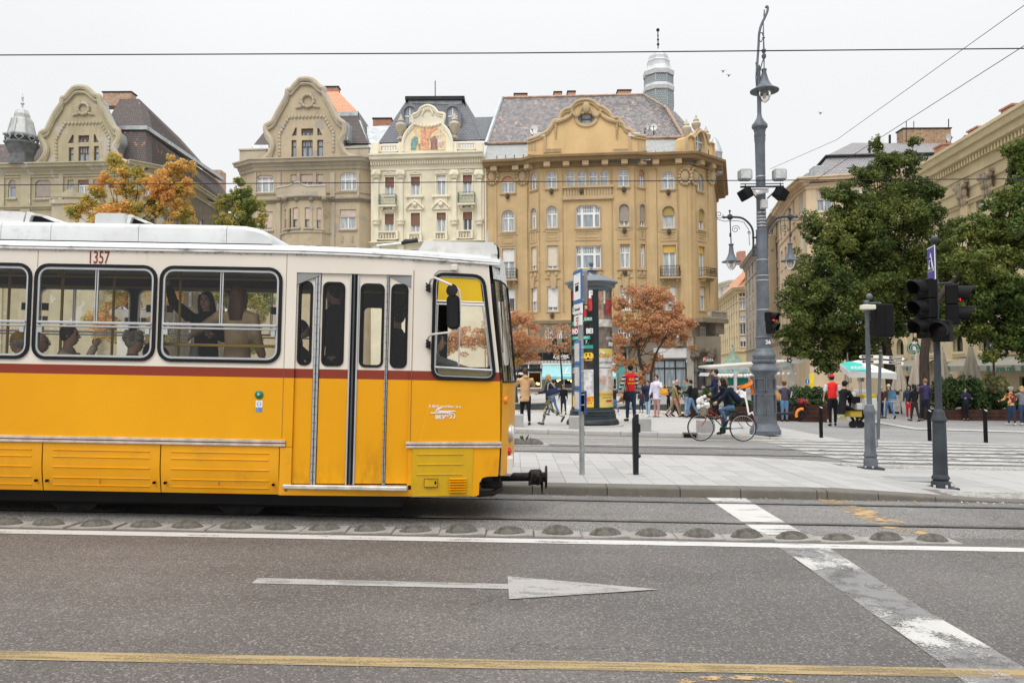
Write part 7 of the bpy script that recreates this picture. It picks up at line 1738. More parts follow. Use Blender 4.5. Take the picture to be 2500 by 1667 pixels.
mb=MB();mb.box(xl,-2.4,.06,2.36,.78,.84);mb.box(-2.4,-.25,.36,2.1,.78,.84);mb.obj('floor',M_INT,tram)
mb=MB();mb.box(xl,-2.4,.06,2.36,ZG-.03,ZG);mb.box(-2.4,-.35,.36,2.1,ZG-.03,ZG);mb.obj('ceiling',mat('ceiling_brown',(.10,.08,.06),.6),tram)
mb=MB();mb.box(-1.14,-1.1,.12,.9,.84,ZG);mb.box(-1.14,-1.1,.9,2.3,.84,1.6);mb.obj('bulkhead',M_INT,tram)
mb=MB();mb.cbox(-.55,-.2,.4,2.0,.84,1.62,.04);mb.sphere((-.42,.6,1.66),.05,8,5);mb.obj('driver_desk',M_INT,tram)
def pole(px,y,z0=.84,z1=ZG):x=T(px,780,y)[0];mb=MB();mb.tube([(x,y,z0),(x,y,z1)],.017,8);return mb.obj('grab_pole',M_POLE,tram)
for px,y in((150,.75),(276,1.25),(438,.75),(20,1.3),(880,1.6)):pole(px,y)
mb=MB()
for y in(.62,1.8):mb.tube([(xl,y,2.72),(-1.3,y,2.72)],.015,8)
for y in(.62,):
 for k in range(9):mb.tube([(-2.6-1.4*k,y,2.72),(-2.6-1.4*k,y,ZG)],.012,6)
mb.obj('ceiling_rail',M_POLE,tram)
mb=MB();x0,z0=T(398,840,.2);x1,z1=T(680,846,.2);mb.tube([(x0,.2,z0),(x1+.2,.2,z0-.005)],.017,8);mb.obj('side_handrail',mat('bright_yellow_rail',(.62,.42,.1),.4),tram)
smb=MB();smb.cbox(-.2,.2,-.19,.19,.4,.45,.02);smb.cbox(-.24,-.2,-.19,.19,.42,.82,.015);smb.box(-.05,.05,-.05,.05,0,.4)
sm=smb.mesh('seat',mat('seat_brown',(.09,.03,.02),.6))
for k in range(8):
 for y in(.35,1.9):
  if k==0 and y<1:continue
  inst('seat',sm,tram,(-3.35-.78*k-(0.35 if k>1 else 0),y,.84))
mb=MB();mb.cbox(xl+.3,-1.25,.3,2.2,.12,.74,.03);mb.box(-1.3,-.25,.35,2.07,.45,.74);mb.obj('underframe',M_BLACK,tram)
wb=MB();wb.lathe([(.0,-.06),(.3,-.06),(.33,-.04),(.33,.03),(.36,.03),(.36,.05),(.0,.05)],24,0,MR(HPI,4,'X'),cap=False,smooth=False);wm=wb.mesh('wheel',M_GR)
for x in(-3.1,-5.0,-9.6,-11.5):
 for y in(.47,1.95):inst('wheel',wm,tram,(x,y,.34))
M_POST=mat('post_grey_paint',(0.115,0.13,0.15),0.45,0.1,var=0.2,vs=3,dirt=0.35,dirtcol=(0.05,0.055,0.06),spec=.35)
M_POSTD=mat('post_dark_paint',(0.05,0.058,0.068),0.5,0.1,var=0.2,vs=3,dirt=0.3,spec=.3)
M_BLK=mat('signal_black',(0.010,0.010,0.011),0.6,var=0.2,spec=.25)
M_GLOBE=glass_mat('lamp_globe',(.9,.88,.84),.9)
class Px:
 """profiles measured on the photograph, turned into metres at the depth where the thing stands"""
 def __init__(s,px,py,h,d=None):
  g=G(px,py,h)if d is None else None;s.d=g.y if g else d;q=P(px,py,s.d);s.x,s.z=q.x,(gz(q.x)+h if d is None else q.z);s.k=s.d/FPX;s.px=px
 def loc(s):return(s.x,s.d,s.z)
 def Z(s,py,px=None):return P(px or s.px,py,s.d).z-s.z
 def X(s,px,py):return P(px,py,s.d).x-s.x
 def prof(s,pr):return[(hw*s.k,s.Z(y))for hw,y in pr]
 def pt(s,px,py,y=0.0):return(s.X(px,py),y,s.Z(py,px))
def lathe_obj(name,prof,m,par,n=24,M=None,smooth=True):
 mb=MB();mb.lathe(prof,n,0,M,smooth=smooth);return mb.obj(name,m,par)
def tube_obj(name,pts,r,m,par,n=8):
 mb=MB()
 for p in(pts if isinstance(pts[0][0],(tuple,list))else[pts]):mb.tube(p,r,n)
 return mb.obj(name,m,par)
def spiral(c,r,turns,a0,k=26,y=0,s=1):
 return[(c[0]+s*r*(1-t/k*.85)*cos(a0+t/k*turns*6.283),y,c[1]+r*(1-t/k*.85)*sin(a0+t/k*turns*6.283))for t in range(k)]
def lantern_head(par,f,cx,ys,hws,glass):
 """bell shade with a glass bowl; ys/hws in photo pixels""";M=MT((f.X(cx,ys[0]),0,0));lathe_obj('lamp_shade',[(h*f.k,f.Z(y,cx))for h,y in zip(hws,ys)],M_POST,par,24,M);lathe_obj('lamp_globe',[(h*f.k,f.Z(y,cx))for h,y in glass],M_GLOBE,par,20,M);mb=MB();mb.sphere((0,0,f.Z(glass[1][1],cx)),5*f.k,8,6,sc=(1,1,1.6));mb.obj('bulb',M_TXW,par).location=(f.X(cx,ys[0]),0,0)
f=Px(1868.5,1058,0.13,22.25)
f.z=gz(f.x)+.13
lp=thing('lamp_post','tall grey cast-iron candelabra lamp post numbered 26 standing behind the bicycle','lamp post',f.loc())
A8=lambda y:780+y/5.6
pr=[(208,1568),(208,1512),(198,1500),(192,1480),(168,1440),(155,1400),(157,1388),(150,1384),(135,770),(150,745),(188,695),(186,675),(168,650),(146,610),(140,596),(148,585),(148,560),(140,545),(158,500),(156,488),(136,450),(126,440),(122,412),(116,405),(104,395),(102,262),(113,252),(113,242),(96,225),(82,200)]
base=lathe_obj('pedestal',[(a/5.6*f.k,f.Z(A8(b)))for a,b in pr],M_POST,lp,32)
mb=MB()
for k in range(36):
 a=6.283*k/36;r=148/5.6*f.k;mb.sphere((r*cos(a),r*sin(a),f.Z(A8(572))),.035,5,3,sc=(1,1,1.5))
for k in range(12):
 a=6.283*(k+.3)/6
 if k>5:continue
 for(z0,z1)in((f.Z(A8(970)),f.Z(A8(800))),(f.Z(A8(1295)),f.Z(A8(1015)))):
  r=142/5.6*f.k;M=MR(a,4,'Z')@MT((0,-r,0));ring_plate(mb,rrect(-.16,.16,z0,z1,.04),rrect(-.135,.135,z0+.025,z1-.025,.03),-.012,.03,0,M)
mb.obj('cast_ornament',M_POST,base)
B5=lambda x,y:(1740+x/3.92,500+y/3.92)
E5=lambda x,y:(1700+x/2.614,y/2.614)
sh_=[(18,820),(15,760),(13.6,562),(13.4,561),(11,559),(11.6,420),(12.2,350),(13.5,342),(13,335),(14,333),(13,325),(15,316),(19,312),(19,306),(12,297),(8,290),(6.5,287),(5.2,280),(4.6,170),(5.5,168),(3.5,160)]
f.px=1853
shf=lathe_obj('shaft',[(h*f.k,f.Z(y))for h,y in sh_],M_POST,lp,24)
q=text_mesh('26',.15,.002,M_TXW,bold=.004)
inst('lettering',q,lp,(f.X(1867,836)+.02,-.235,f.Z(836)))
tp_=[f.pt(*E5(x,y))for x,y in smooth_path([(385,470),(391,380),(397,290),(401,215),(415,160),(436,115),(453,75),(456,50),(449,42),(445,52)],3)]
br=tube_obj('top_bracket',tp_,.035,M_POST,lp)
tube_obj('scroll',[[f.pt(*E5(x,y))for x,y in p]for p in(((400,215),(420,210),(430,240),(412,270),(404,262)),((395,500),(420,400),(428,380)),((402,180),(432,130),(432,100),(434,65)),((384,560),(380,490),(386,440),(380,400)))],.018,M_POST,br,6)
cx=E5(432,0)[0]
lathe_obj('hanger',[(h/2.614*f.k,f.Z(E5(0,y)[1],cx))for h,y in((3,440),(4,400),(4,380),(14,368),(15,352),(6,345),(14,330),(14,318),(6,312),(4,250),(10,242),(4,236),(3,130))],M_POST,br,12,MT((f.X(cx,150),0,0)))
lantern_head(lp,f,cx,[E5(0,y)[1]for y in(440,446,462,500,520,545,560,580,586)],[h/2.614 for h in(14,18,14,24,30,44,58,92,90)],[(h/2.614,E5(0,y)[1])for h,y in((42,580),(40,615),(28,640),(10,655),(0,657))])
M_FL=mat('flood_housing',(.30,.32,.32),.4,.3)
mb=MB();a,b=f.pt(*E5(265,1207),-.25),f.pt(*E5(538,1204),-.25)
mb.tube([a,b],.03,6);mb.tube([(a[0],a[1],a[2]+.08),(a[0]+.5,a[1],a[2]+.08)],.015,5);mb.tube([(b[0],b[1],b[2]+.08),(b[0]-.5,b[1],b[2]+.08)],.015,5)
for s_ in(-1,1):mb.tube([(s_*.5-.0,-.25,a[2]),(s_*.32,-.2,a[2]-.12),(s_*.14,-.1,a[2]-.3)],.02,5)
cb=mb.obj('crossbar',M_POSTD,lp)
for k,(x0,x1,y0,y1)in enumerate(((250,332,1098,1170),(468,548,1095,1170))):
 a,b=f.pt(*E5(x0,y1),-.3),f.pt(*E5(x1,y0),-.3);mb=MB();mb.cbox(a[0],b[0],-.42,-.15,a[2],b[2],.05);o=mb.obj('floodlight',M_FL,cb);mb=MB();mb.box(a[0]+.04,b[0]-.04,-.426,-.42,a[2]+.04,b[2]-.06);mb.obj('lens',mat('flood_glass',(.52,.54,.52),.15,.2,var=.2,vs=6),o)
for k,(x0,x1,y0,y1)in enumerate(((268,322,1232,1275),(488,543,1228,1278))):
 a,b=f.pt(*E5(x0,y1),-.3),f.pt(*E5(x1,y0),-.3);cx_=(a[0]+b[0])/2;mb=MB();mb.cbox(-.15,.15,-.15,.15,-.15,.15,.02,0,MT((cx_,-.3,(a[2]+b[2])/2))@MR(.5*(1 if k else-1),4,'Y')@MR(.5,4,'Z'));mb.tube([(cx_,-.3,b[2]),(cx_,-.28,b[2]+.2)],.015,5);o=mb.obj('spotlight',M_BLK,cb)
a,b=f.pt(*E5(342,1252),-.45),f.pt(*E5(432,1232),-.3)
mb=MB();mb.tube([a,b],[.07,.06],8);mb.box(a[0]-.05,b[0],-.5,-.3,a[2]+.1,a[2]+.12);mb.obj('camera_housing',M_TXW,lp)
a,b=f.pt(*E5(392,1345)),f.pt(*E5(433,1288));mb=MB();mb.cbox(a[0],b[0],-.34,-.18,a[2],b[2],.02);mb.obj('junction_box',mat('box_grey',(.5,.5,.49),.5),lp)
mb=MB()
for y in(1130,1360,1385,1405,1425,1445):z=f.Z(E5(0,y)[1]);mb.lathe([(.137,z-.015),(.141,z),(.137,z+.015)],20,0,cap=False)
for y in(530,680,725,1005):z=f.Z(B5(0,y)[1]);mb.lathe([(.172,z-.012),(.174,z),(.172,z+.012)],20,0,cap=False)
mb.obj('clamp_band',M_ALU,lp)
for s_,arm_,rod,cxx,ys in((-1,[(388,490),(388,300),(372,215),(310,145),(240,120),(105,121)],(165,60,370),176,0),(1,[(522,490),(522,300),(540,215),(590,145),(660,118),(805,115)],(742,45,352),740,-8)):
 ap=[f.pt(*B5(x,y))for x,y in smooth_path(arm_,4)];ar=tube_obj('side_arm',ap,.03,M_POSTD,lp);mb=MB()
 for y in(315,410,482):p=f.pt(*B5(arm_[1][0],y));mb.tube([(p[0],0,p[2]),(0,0,p[2])],.025,6);mb.sphere(p,.04,6,4)
 p=f.pt(*B5(rod[0],118));mb.sphere(p,.085,8,6);mb.sphere(f.pt(*B5(arm_[-1][0],arm_[-1][1])),.04,6,4);mb.tube([f.pt(*B5(rod[0]-2,rod[1])),p,f.pt(*B5(cxx,rod[2]))],.016,6)
 for y in(280,298):mb.sphere(f.pt(*B5(rod[0]+4,y)),.035,6,4)
 mb.sphere(f.pt(*B5(rod[0]-2,rod[1])),.035,6,4);mb.obj('arm_fitting',M_POSTD,ar);c1x=f.pt(*B5(218 if s_<0 else 690,235));c2x=f.pt(*B5(60 if s_<0 else 845,95));c3x=f.pt(*B5(350 if s_<0 else 572,270 if s_<0 else 440));tube_obj('scrollwork',[spiral((c1x[0],c1x[2]),.12,1.6,0,s=-s_),spiral((c2x[0],c2x[2]),.12,1.6,3.1,s=s_),spiral((c3x[0],c3x[2]),.05,1.4,0,s=s_),[f.pt(*B5(x,y))for x,y in(((30,90),(45,140),(110,158),(240,153),(300,170),(345,240),(352,390))if s_<0 else((880,90),(865,140),(800,150),(680,150),(600,175),(560,230),(545,280)))]],.009,M_POSTD,ar,5)
 lantern_head(ar,f,B5(cxx,0)[0],[B5(0,y+ys)[1]for y in(370,378,385,392,465,500,530,543,550)],[h/3.92 for h in(12,26,26,18,26,40,58,92,90)],[(h/3.92,B5(0,y+ys)[1])for h,y in((48,548),(44,580),(30,608),(10,625),(0,627))])
def visor(mb,c,r,L,dx,dz=0.0,m=0):
 """cylindrical hood pointing along +-x (dx) from c; open at the front""";n=16
 for(ra,rb)in((r,r),(r*.93,r*.93)):
  pass
 vs,fs=[],[]
 for i,(rr,off)in enumerate(((r,0),(r,.55),(r,1.0),(r*.92,1.0),(r*.92,.05))):
  for k in range(n+1):
   a=-PI*.2+PI*1.4*k/n;cut=(1.0-.35*(1-sin(max(0,min(PI,a))))*(off>.9));vs.append((c[0]+dx[0]*L*off*cut-dx[1]*rr*cos(a),c[1]+dx[1]*L*off*cut+dx[0]*rr*cos(a),c[2]+rr*sin(a)+dz*off))
 for i in range(4):
  for k in range(n):fs.append((i*(n+1)+k,i*(n+1)+k+1,(i+1)*(n+1)+k+1,(i+1)*(n+1)+k))
 mb.add(vs,fs,m,None,True)
LENS_D=mat('dark_lens',(.02,.016,.016),.2)
RED_ON=emit_mat('red_signal',(1.0,.012,.01),3.2)
def signal_head(par,c,n,dx,w=.24,hh=.27,lit=None,L=.2,name='signal_head'):
 """c: centre of the box; dx: unit direction the lamps look (x, y)""";a=atan2(dx[1],dx[0]);Mh=MT(c)@MR(a,4,'Z');mb=MB();H=n*hh
 for k in range(n):mb.cbox(-.09,.09,-w/2,w/2,-H/2+k*hh+.002,-H/2+(k+1)*hh-.002,.015,0,Mh)
 o=mb.obj(name,M_BLK,par)
 for k in range(n):
  z=H/2-(k+.5)*hh;p=Mh@Vector((.09,0,z+.01));mb=MB();visor(mb,p,hh*.41,L,dx,-.01);mb.obj('visor',M_BLK,o);mb=MB();mb.lathe([(.0,.012),(hh*.2,.009),(hh*.36,-.002)],14,0,MT(p)@MR(a,4,'Z')@MR(HPI,4,'Y'),cap=False);mb.obj('lens',LENS_D,o)
  if lit==k:
   mb=MB();M2=MT(p)@MR(a,4,'Z');mb.box(.02,.03,-.04,-.006,-.1,.0,0,M2);mb.box(.02,.03,.006,.04,-.1,.0,0,M2);mb.box(.02,.03,-.045,.045,.0,.06,0,M2);mb.sphere(M2@Vector((.024,0,.08)),.018,6,4);mb.obj('red_man',RED_ON,o)
 return o
c=f.pt(1788+86,789);ps_=signal_head(lp,(c[0]+.02,-.12,c[2]),2,(cos(-.75),sin(-.75)),.3,.30,0,.2)
# -------- traffic light post in the foreground
t=Px(2297,1190,.03)
tl_=thing('traffic_light','dark traffic light post at right with blue crossing sign and a lit red man','traffic light',t.loc())
C6=lambda x,y:(1850+x/3.618,1000+y/3.618)
lathe_obj('pedestal',[(h/3.618*t.k,t.Z(C6(0,y)[1]))for h,y in((78,700),(78,650),(75,632),(60,622),(74,606),(74,596),(62,575),(60,572),(60,560),(55,130),(52,112),(66,95),(64,78),(50,50),(46,30),(44,14),(38,5),(32,-8))],M_POSTD,tl_,28)
t.px=2288
lathe_obj('shaft',[(8.3*t.k,t.Z(1000)),(7.2*t.k,t.Z(800)),(6.6*t.k,t.Z(700)),(5*t.k,t.Z(650)),(4.6*t.k,t.Z(610)),(6*t.k,t.Z(606)),(4*t.k,t.Z(597))],M_POSTD,tl_,16)
mb=MB();mb.sphere(t.pt(2281,586),.06,14,10);mb.obj('ball_finial',M_POSTD,tl_)
mb=MB();mb.cbox(-.2,.2,-.18,.18,-.02,.015,.006)
mb.obj('base_plate',M_POSTD,tl_)
mb=MB()
for x,y in((-.16,-.12),(0,-.17),(.15,-.13)):mb.lathe([(.02,.015),(.02,.05),(.012,.06)],6,0,MT((x,y,0)))
mb.obj('bolt',M_ALU,tl_)
D6=lambda x,y:(2080+x/5.226,560+y/5.226)
dl=(-cos(.35),-sin(.35));dr=(cos(.5),-sin(.5))
signal_head(tl_,t.pt(*D6(975,1010),.05),3,dl,.28,.31,None,.25)
signal_head(tl_,t.pt(*D6(1275,965),.0),2,dr,.28,.315,0,.24)
signal_head(tl_,t.pt(*D6(1085,1305),-.16),1,(-cos(.75),-sin(.75)),.26,.33,None,.2)
tube_obj('signal_arm',[[t.pt(*D6(935,720)),t.pt(*D6(1000,695)),t.pt(*D6(1250,685)),t.pt(*D6(1310,705))],[t.pt(*D6(1080,1235)),t.pt(*D6(1260,1235))]],.014,M_POSTD,tl_)
def panel(par,name,p0,p1,h0,h1,m,th=.012,yoff=0):
 """upright plate whose plan runs from p0 to p1 (x, y)""";d=Vector((p1[0]-p0[0],p1[1]-p0[1]));L=d.length;M=MT((p0[0],p0[1],0))@MR(atan2(d.y,d.x),4,'Z');mb=MB();mb.cbox(0,L,yoff,yoff+th,h0,h1,.003,0,M);return mb.obj(name,m,par),M,L
a=t.pt(*D6(962,450));b=t.pt(*D6(1056,420));z0,z1=t.Z(D6(0,645)[1]),t.Z(D6(0,215)[1])
pw=(P(2264,646,t.d+.26).x-t.x,.26);pe=(P(2282,640,t.d-.12).x-t.x,-.12)
o,M,L=panel(tl_,'crossing_sign',pw,pe,z0,z1,M_TXW)
mb=MB();mb.box(.015,L-.015,-.003,0,z0+.015,z1-.015,0,M);mb.obj('sign_face',mat('sign_blue',(.055,.05,.30),.45),o)
mb=MB();w_=L/2;zc=z0+.14
mb.prism([(.04,zc),(L-.04,zc),(w_,z1-.09)],-.006,-.003,0,M);mb.obj('sign_triangle',M_TXW,o)
mb=MB();hh=(z1-z0)*.32
mb.prism([(w_-.03,zc+.05),(w_-.005,zc+.05),(w_+.01,zc+hh*.5),(w_+.05,zc+.05),(w_+.075,zc+.05),(w_+.03,zc+hh*.62),(w_+.025,zc+hh),(w_-.03,zc+hh),(w_-.06,zc+hh*.7)],-.009,-.006,0,M);mb.sphere(M@Vector((w_,-.007,zc+hh+.03)),.022,8,6)
for k in range(5):mb.box(.07+k*(L-.14)/5,.07+(k+.55)*(L-.14)/5,-.009,-.006,zc+.005,zc+.045,0,M)
mb.obj('walking_man',M_BLK,o)
# -------- post with a grey signal box
t=Px(2126,1142,.05)
sp_=thing('signal_post','slim grey post with a black box and small white sensor near the crossing','post',t.loc())
C=lambda x,y:(1700+x/2.614,550+y/2.614)
lathe_obj('pedestal',[(h/2.614*t.k,t.Z(C(0,y)[1]))for h,y in((43,1540),(43,1500),(40,1490),(36,1478),(42,1472),(42,1462),(34,1448),(32,1250),(30,1212),(37,1195),(36,1182),(28,1160),(26,1148),(17,1140),(16,1100))],M_POST,sp_,24)
t.px=2124
lathe_obj('shaft',[(6.2*t.k,t.Z(985)),(5.2*t.k,t.Z(760)),(7*t.k,t.Z(757)),(7.5*t.k,t.Z(745)),(5.5*t.k,t.Z(742)),(7.2*t.k,t.Z(737)),(4*t.k,t.Z(733))],M_POST,sp_,16)
mb=MB();mb.sphere(t.pt(2122.5,724),.058,14,10);mb.obj('ball_finial',M_POST,sp_)
a,b=t.pt(*C(1132,715)),t.pt(*C(1242,503));mb=MB();mb.cbox(a[0],b[0],-.12,.14,a[2],b[2],.02);mb.box((a[0]+b[0])/2-.003,(a[0]+b[0])/2+.003,-.124,-.12,a[2],b[2]);mb.obj('signal_box',M_BLK,sp_)
a,b=t.pt(*C(1032,542)),t.pt(*C(1117,512));mb=MB();mb.cbox(a[0],b[0],-.2,-.06,a[2],b[2],.012);mb.obj('sensor_box',mat('sensor_cream',(.62,.6,.5),.5),sp_)
mb=MB();mb.cbox(-.19,.19,-.17,.17,-.02,.012,.005);mb.obj('base_plate',M_POSTD,sp_)
mb=MB()
for x,y in((-.14,-.1),(-.03,-.15),(.14,-.1)):mb.sphere((x,y,.03),.022,6,4)
mb.obj('bolt',M_ALU,sp_)
tube_obj('box_arm',[t.pt(*C(1095,500)),t.pt(*C(1140,495)),t.pt(*C(1180,498))],.016,M_POST,sp_)
mb=MB();ring_plate(mb,rrect(-.055,.055,t.Z(1090),t.Z(1032),.02),rrect(-.045,.045,t.Z(1090)+.012,t.Z(1032)-.012,.015),-.183,-.16);mb.obj('cover_frame',M_POST,sp_)
# -------- bus stop sign
t=Px(1421,1158,.13)
bs=thing('stop_sign','tall grey stop pole with blue framed sign and timetable cases on the platform','bus stop sign',t.loc())
lathe_obj('pole',[(.042,0),(.042,t.Z(668,1416)),(.03,t.Z(666,1416))],mat('galvanised',(.36,.38,.39),.4,.6,var=.15,vs=6,dirt=.3),bs,16)
M_BLUE=mat('frame_blue',(.03,.14,.38),.45);M_PAPER=mat('timetable_paper',(.62,.6,.56),.6,var=.15,vs=9)
def edge_panel(px0,px1,y0,y1,m,m2,nm,spread=.42,inset_=.05):
 a,b=t.pt(px0,(y0+y1)/2),t.pt(px1,(y0+y1)/2);o,M,L=panel(bs,nm,(a[0],spread/2),(b[0],-spread/2),t.Z(y1),t.Z(y0),m,.02);mb=MB();mb.box(inset_,L-inset_,-.004,0,t.Z(y1)+inset_*1.3,t.Z(y0)-inset_*1.3,0,M);mb.obj('sign_face',m2,o)
 return o,M,L
o,M,L=edge_panel(1402,1416,660,741,M_BLUE,M_TXW,'stop_plate',.46,.045)
zc=t.Z(705);mb=MB();mb.box(L*.3,L*.7,-.007,-.004,zc-.04,zc+.05,0,M);mb.box(L*.25,L*.75,-.007,-.004,zc+.07,zc+.085,0,M);mb.obj('tram_symbol',M_BLK,o)
o,M,L=edge_panel(1403,1417,742,767,M_TXW,M_WHITE,'name_plate',.42,.01);q=inst('lettering',text_mesh('Ferenciek',.07,.001,M_BLK),o);q.matrix_local=M@MT((L/2,-.006,t.Z(755)))
o,M,L=edge_panel(1404,1416.5,770,795,M_TXW,M_WHITE,'notice_plate',.4,.01)
for k in range(3):q=inst('lettering',text_mesh(('megálló','felszállás','elöl')[k],.045,.001,mat('sign_redtext',(.5,.08,.06),.6)),o);q.matrix_local=M@MT((L/2,-.006,t.Z(776+7*k)))
for y0,y1 in((832,888),(890,948),(950,1004)):edge_panel(1404.5,1413,y0,y1,M_BLUE,M_PAPER,'timetable_case',.36,.03)
a=t.pt(1426,700);mb=MB();mb.cbox(a[0]-.045,a[0]+.055,.0,.3,t.Z(738),t.Z(661),.008);mb.obj('rear_plate',mat('plate_back',(.26,.26,.25),.5,.3),bs)
a=t.pt(1430,980);mb=MB();mb.cbox(a[0]-.008,a[0]+.008,-.1,.22,t.Z(1011),t.Z(954),.003);mb.obj('edge_frame',mat('deep_blue',(.03,.07,.3),.5),bs)
mb=MB()
for y in(672,732,784,849,873,907,930,963,988):mb.cbox(-.055,.05,-.05,.05,t.Z(y)-.008,t.Z(y)+.008,.004)
mb.obj('clamp',M_ALU,bs)
mb=MB();mb.lathe([(.0425,t.Z(1004)),(.0435,t.Z(1000)),(.0435,t.Z(958))],16,0,cap=False);mb.obj('black_wrap',M_BLK,bs)
# -------- ticket reader post, granite cubes, bollards
t=Px(1551,1159,.13)
vp=thing('platform_post','short black angular post with slanted top standing on the platform','post',t.loc())
mb=MB();zt_=t.Z(1011);mb.prism([(-.03,0),(.045,0),(.055,zt_*.6),(.058,zt_),(.0,zt_),(-.035,zt_-.08),(-.035,zt_*.6)],-.05,.05);o=mb.obj('post',mat('post_black',(.02,.022,.024),.5,.2,var=.3,dirt=.3,dirtcol=(.2,.2,.19)),vp)
mb=MB();mb.cbox(.045,.085,-.04,.04,zt_*.7,zt_*.84,.006);mb.box(.01,.016,-.053,-.05,.02,zt_-.02);mb.sphere((.065,0,zt_*.31),.03,8,5);mb.obj('lock',M_DARK,vp)
mb=MB();mb.cbox(-.12,.13,-.1,.1,0,.008,.003);mb.obj('base_plate',M_ALU,vp)
M_GRAN=mat('granite_cube',(.38,.375,.365),.8,var=.1,vs=6,fine=.25)
for k,(px,py,w_,y0)in enumerate(((1262,1041,30,1011),(1406,1046,27,1015),(1571,1052,24,1020),(1720,1056,24,1024))):
 t=Px(px,py,.13);hw=w_*t.k/2;hw=.19;mb=MB();mb.cbox(-hw,hw,-hw,hw,-.05,t.Z(y0),.02);o=mb.obj('granite_block',M_GRAN);o.location=t.loc();tag(o,('grey granite cube beside the legs of the man in the tan coat','grey granite cube in front of the advertising column','grey granite cube right of the short black post','grey granite cube seen through the front wheel of the bicycle')[k],'bollard','granite cubes along the kerb')
for k,(px,py,y0)in enumerate(((2005,1068,992),(2270,1076,1000),(2407,1080,999))):
 t=Px(px,py,.03);o=thing('bollard',('thin dark bollard with pale cap left of the man in the red cap','thin dark bollard just left of the traffic light post','thin dark bollard at the right, before the café hedge')[k],'bollard',t.loc(),0,'thin bollards at the crossing');H=t.Z(y0);mb=MB();mb.prism([(-.04,0),(.04,0),(.036,H-.03),(-.044,H)],-.035,.035);mb.obj('post',M_BLK,o);mb=MB();mb.add([(-.046,-.04,H+.003),(.04,-.04,H-.028),(.04,.04,H-.028),(-.046,.04,H+.003)],[(0,1,2,3)]);mb.add([(-.046,-.041,H+.003),(.04,-.041,H-.028),(.03,-.041,H-.055),(-.035,-.041,H-.02)],[(0,3,2,1)]);mb.obj('cap',M_TXW,o)
t=Px(1447,1037,.13)
K=t.k
ac=thing('advertising_column','round dark advertising column with conical roof and curved posters','advertising column',t.loc())
L4=lambda y:830+y/6.817
M_COL=mat('column_black_green',(.022,.03,.034),.35,.2,var=.2,dirt=.15,dirtcol=(.1,.11,.11))
lathe_obj('base',[(h/6.817*K,t.Z(L4(y)))for h,y in((448,1418),(450,1412),(430,1395),(440,1380),(432,1350),(415,1318),(392,1300),(392,1285),(386,1275),(384,1240),(390,1232),(378,1222),(374,1200),(378,1178),(366,1165),(352,1150),(356,1140),(345,1110))],M_COL,ac,48)
lathe_obj('base_ring',[(.95,-.02),(.95,.012),(.9,.02)],mat('base_ring',(.4,.37,.32),.8),ac,40)
t.px=1445
RB=49*K
lathe_obj('drum',[(RB,t.Z(995)),(RB,t.Z(708))],M_COL,ac,48)
lathe_obj('roof',[(50*K,t.Z(713)),(51*K,t.Z(706)),(58*K,t.Z(702)),(58*K,t.Z(698)),(61*K,t.Z(694)),(66*K,t.Z(692)),(64*K,t.Z(689)),(13*K,t.Z(668)),(13*K,t.Z(664)),(18*K,t.Z(662)),(6*K,t.Z(657)),(3.5*K,t.Z(654)),(3*K,t.Z(650)),(5*K,t.Z(648)),(6*K,t.Z(645)),(5*K,t.Z(641)),(1.5*K,t.Z(639.5))],mat('column_roof',(.13,.15,.17),.35,.3,var=.15),ac,48)
def cpatch(name,a0,a1,y0,y1,m,lift=.004,par=None):
 mb=MB();n=max(2,int(abs(a1-a0)/6));vs,fs=[],[]
 for z in(t.Z(y1),t.Z(y0)):
  for k in range(n+1):
   a=rad(a0+(a1-a0)*k/n);vs.append(((RB+lift)*sin(a),-(RB+lift)*cos(a),z))
 for k in range(n):fs.append((k,k+1,n+2+k,n+1+k))
 mb.add(vs,fs,0,None,True);return mb.obj(name,m,par or ac)
def ctext(s,adeg,y,size,m,par,lift=.012,**k):
 me=text_mesh(s,size,0,m,**k);a0=rad(adeg)
 for v in me.vertices:
  a=a0+v.co.x/RB;v.co=((RB+lift)*sin(a),-(RB+lift)*cos(a),v.co.z+t.Z(y))
 return inst('lettering',me,par)
def pm(n,c,**k):return mat('print_'+n,c,.35,**k)
RED_,TEAL,YEL,BLK_,GRY=pm('red',(.42,.03,.025),var=.3,vs=6),pm('teal',(.02,.36,.27)),pm('yellow',(.82,.52,.05)),pm('black',(.025,.022,.022),var=.6,vs=5),pm('drape',(.55,.55,.55),var=.35,vs=5)
cpatch('mullion',-2,13,712,993,M_COL,.03);cpatch('mullion',-90,-78,712,993,M_COL,.02)
p1_=cpatch('poster',-88,-2,714,850,BLK_)
cpatch('red_shape',-14,-4,728,762,RED_,.008,p1_);cpatch('red_shape',-88,-62,716,734,RED_,.008,p1_);cpatch('red_shape',-80,-42,800,812,RED_,.008,p1_)
cpatch('figure_face',-25,-17,742,758,pm('skin',(.5,.3,.2),var=.3,vs=20),.008,p1_);cpatch('figure_shirt',-27,-20,759,778,RED_,.01,p1_);cpatch('figure_glasses',-25,-17,746,749,BLK_,.012,p1_)
for a0,a1,y0,y1 in((-27,-4,778,786),(-86,-10,822,830),(-86,-2,844,852),(-86,-60,786,796)):cpatch('teal_bar',a0,a1,y0,y1,TEAL,.008,p1_)
ctext('P',-6,724,.3,M_TXW,p1_,bold=.02);ctext('SENDRA  BERT',-36,811,.21,M_TXW,p1_,xs=.75,bold=.008);ctext('LAY',-15,782,.13,M_TXW,p1_);ctext('DEC 7.',-35,837,.15,M_TXW,p1_);ctext('ÚJ SPORTARÉNA',-40,826,.07,M_TXW,p1_);ctext('LIVE',-60,760,.3,M_TXW,p1_,xs=.5,bold=.01)
p2_=cpatch('poster',-88,-2,853,993,pm('dark',(.05,.042,.04),var=.5,vs=4))
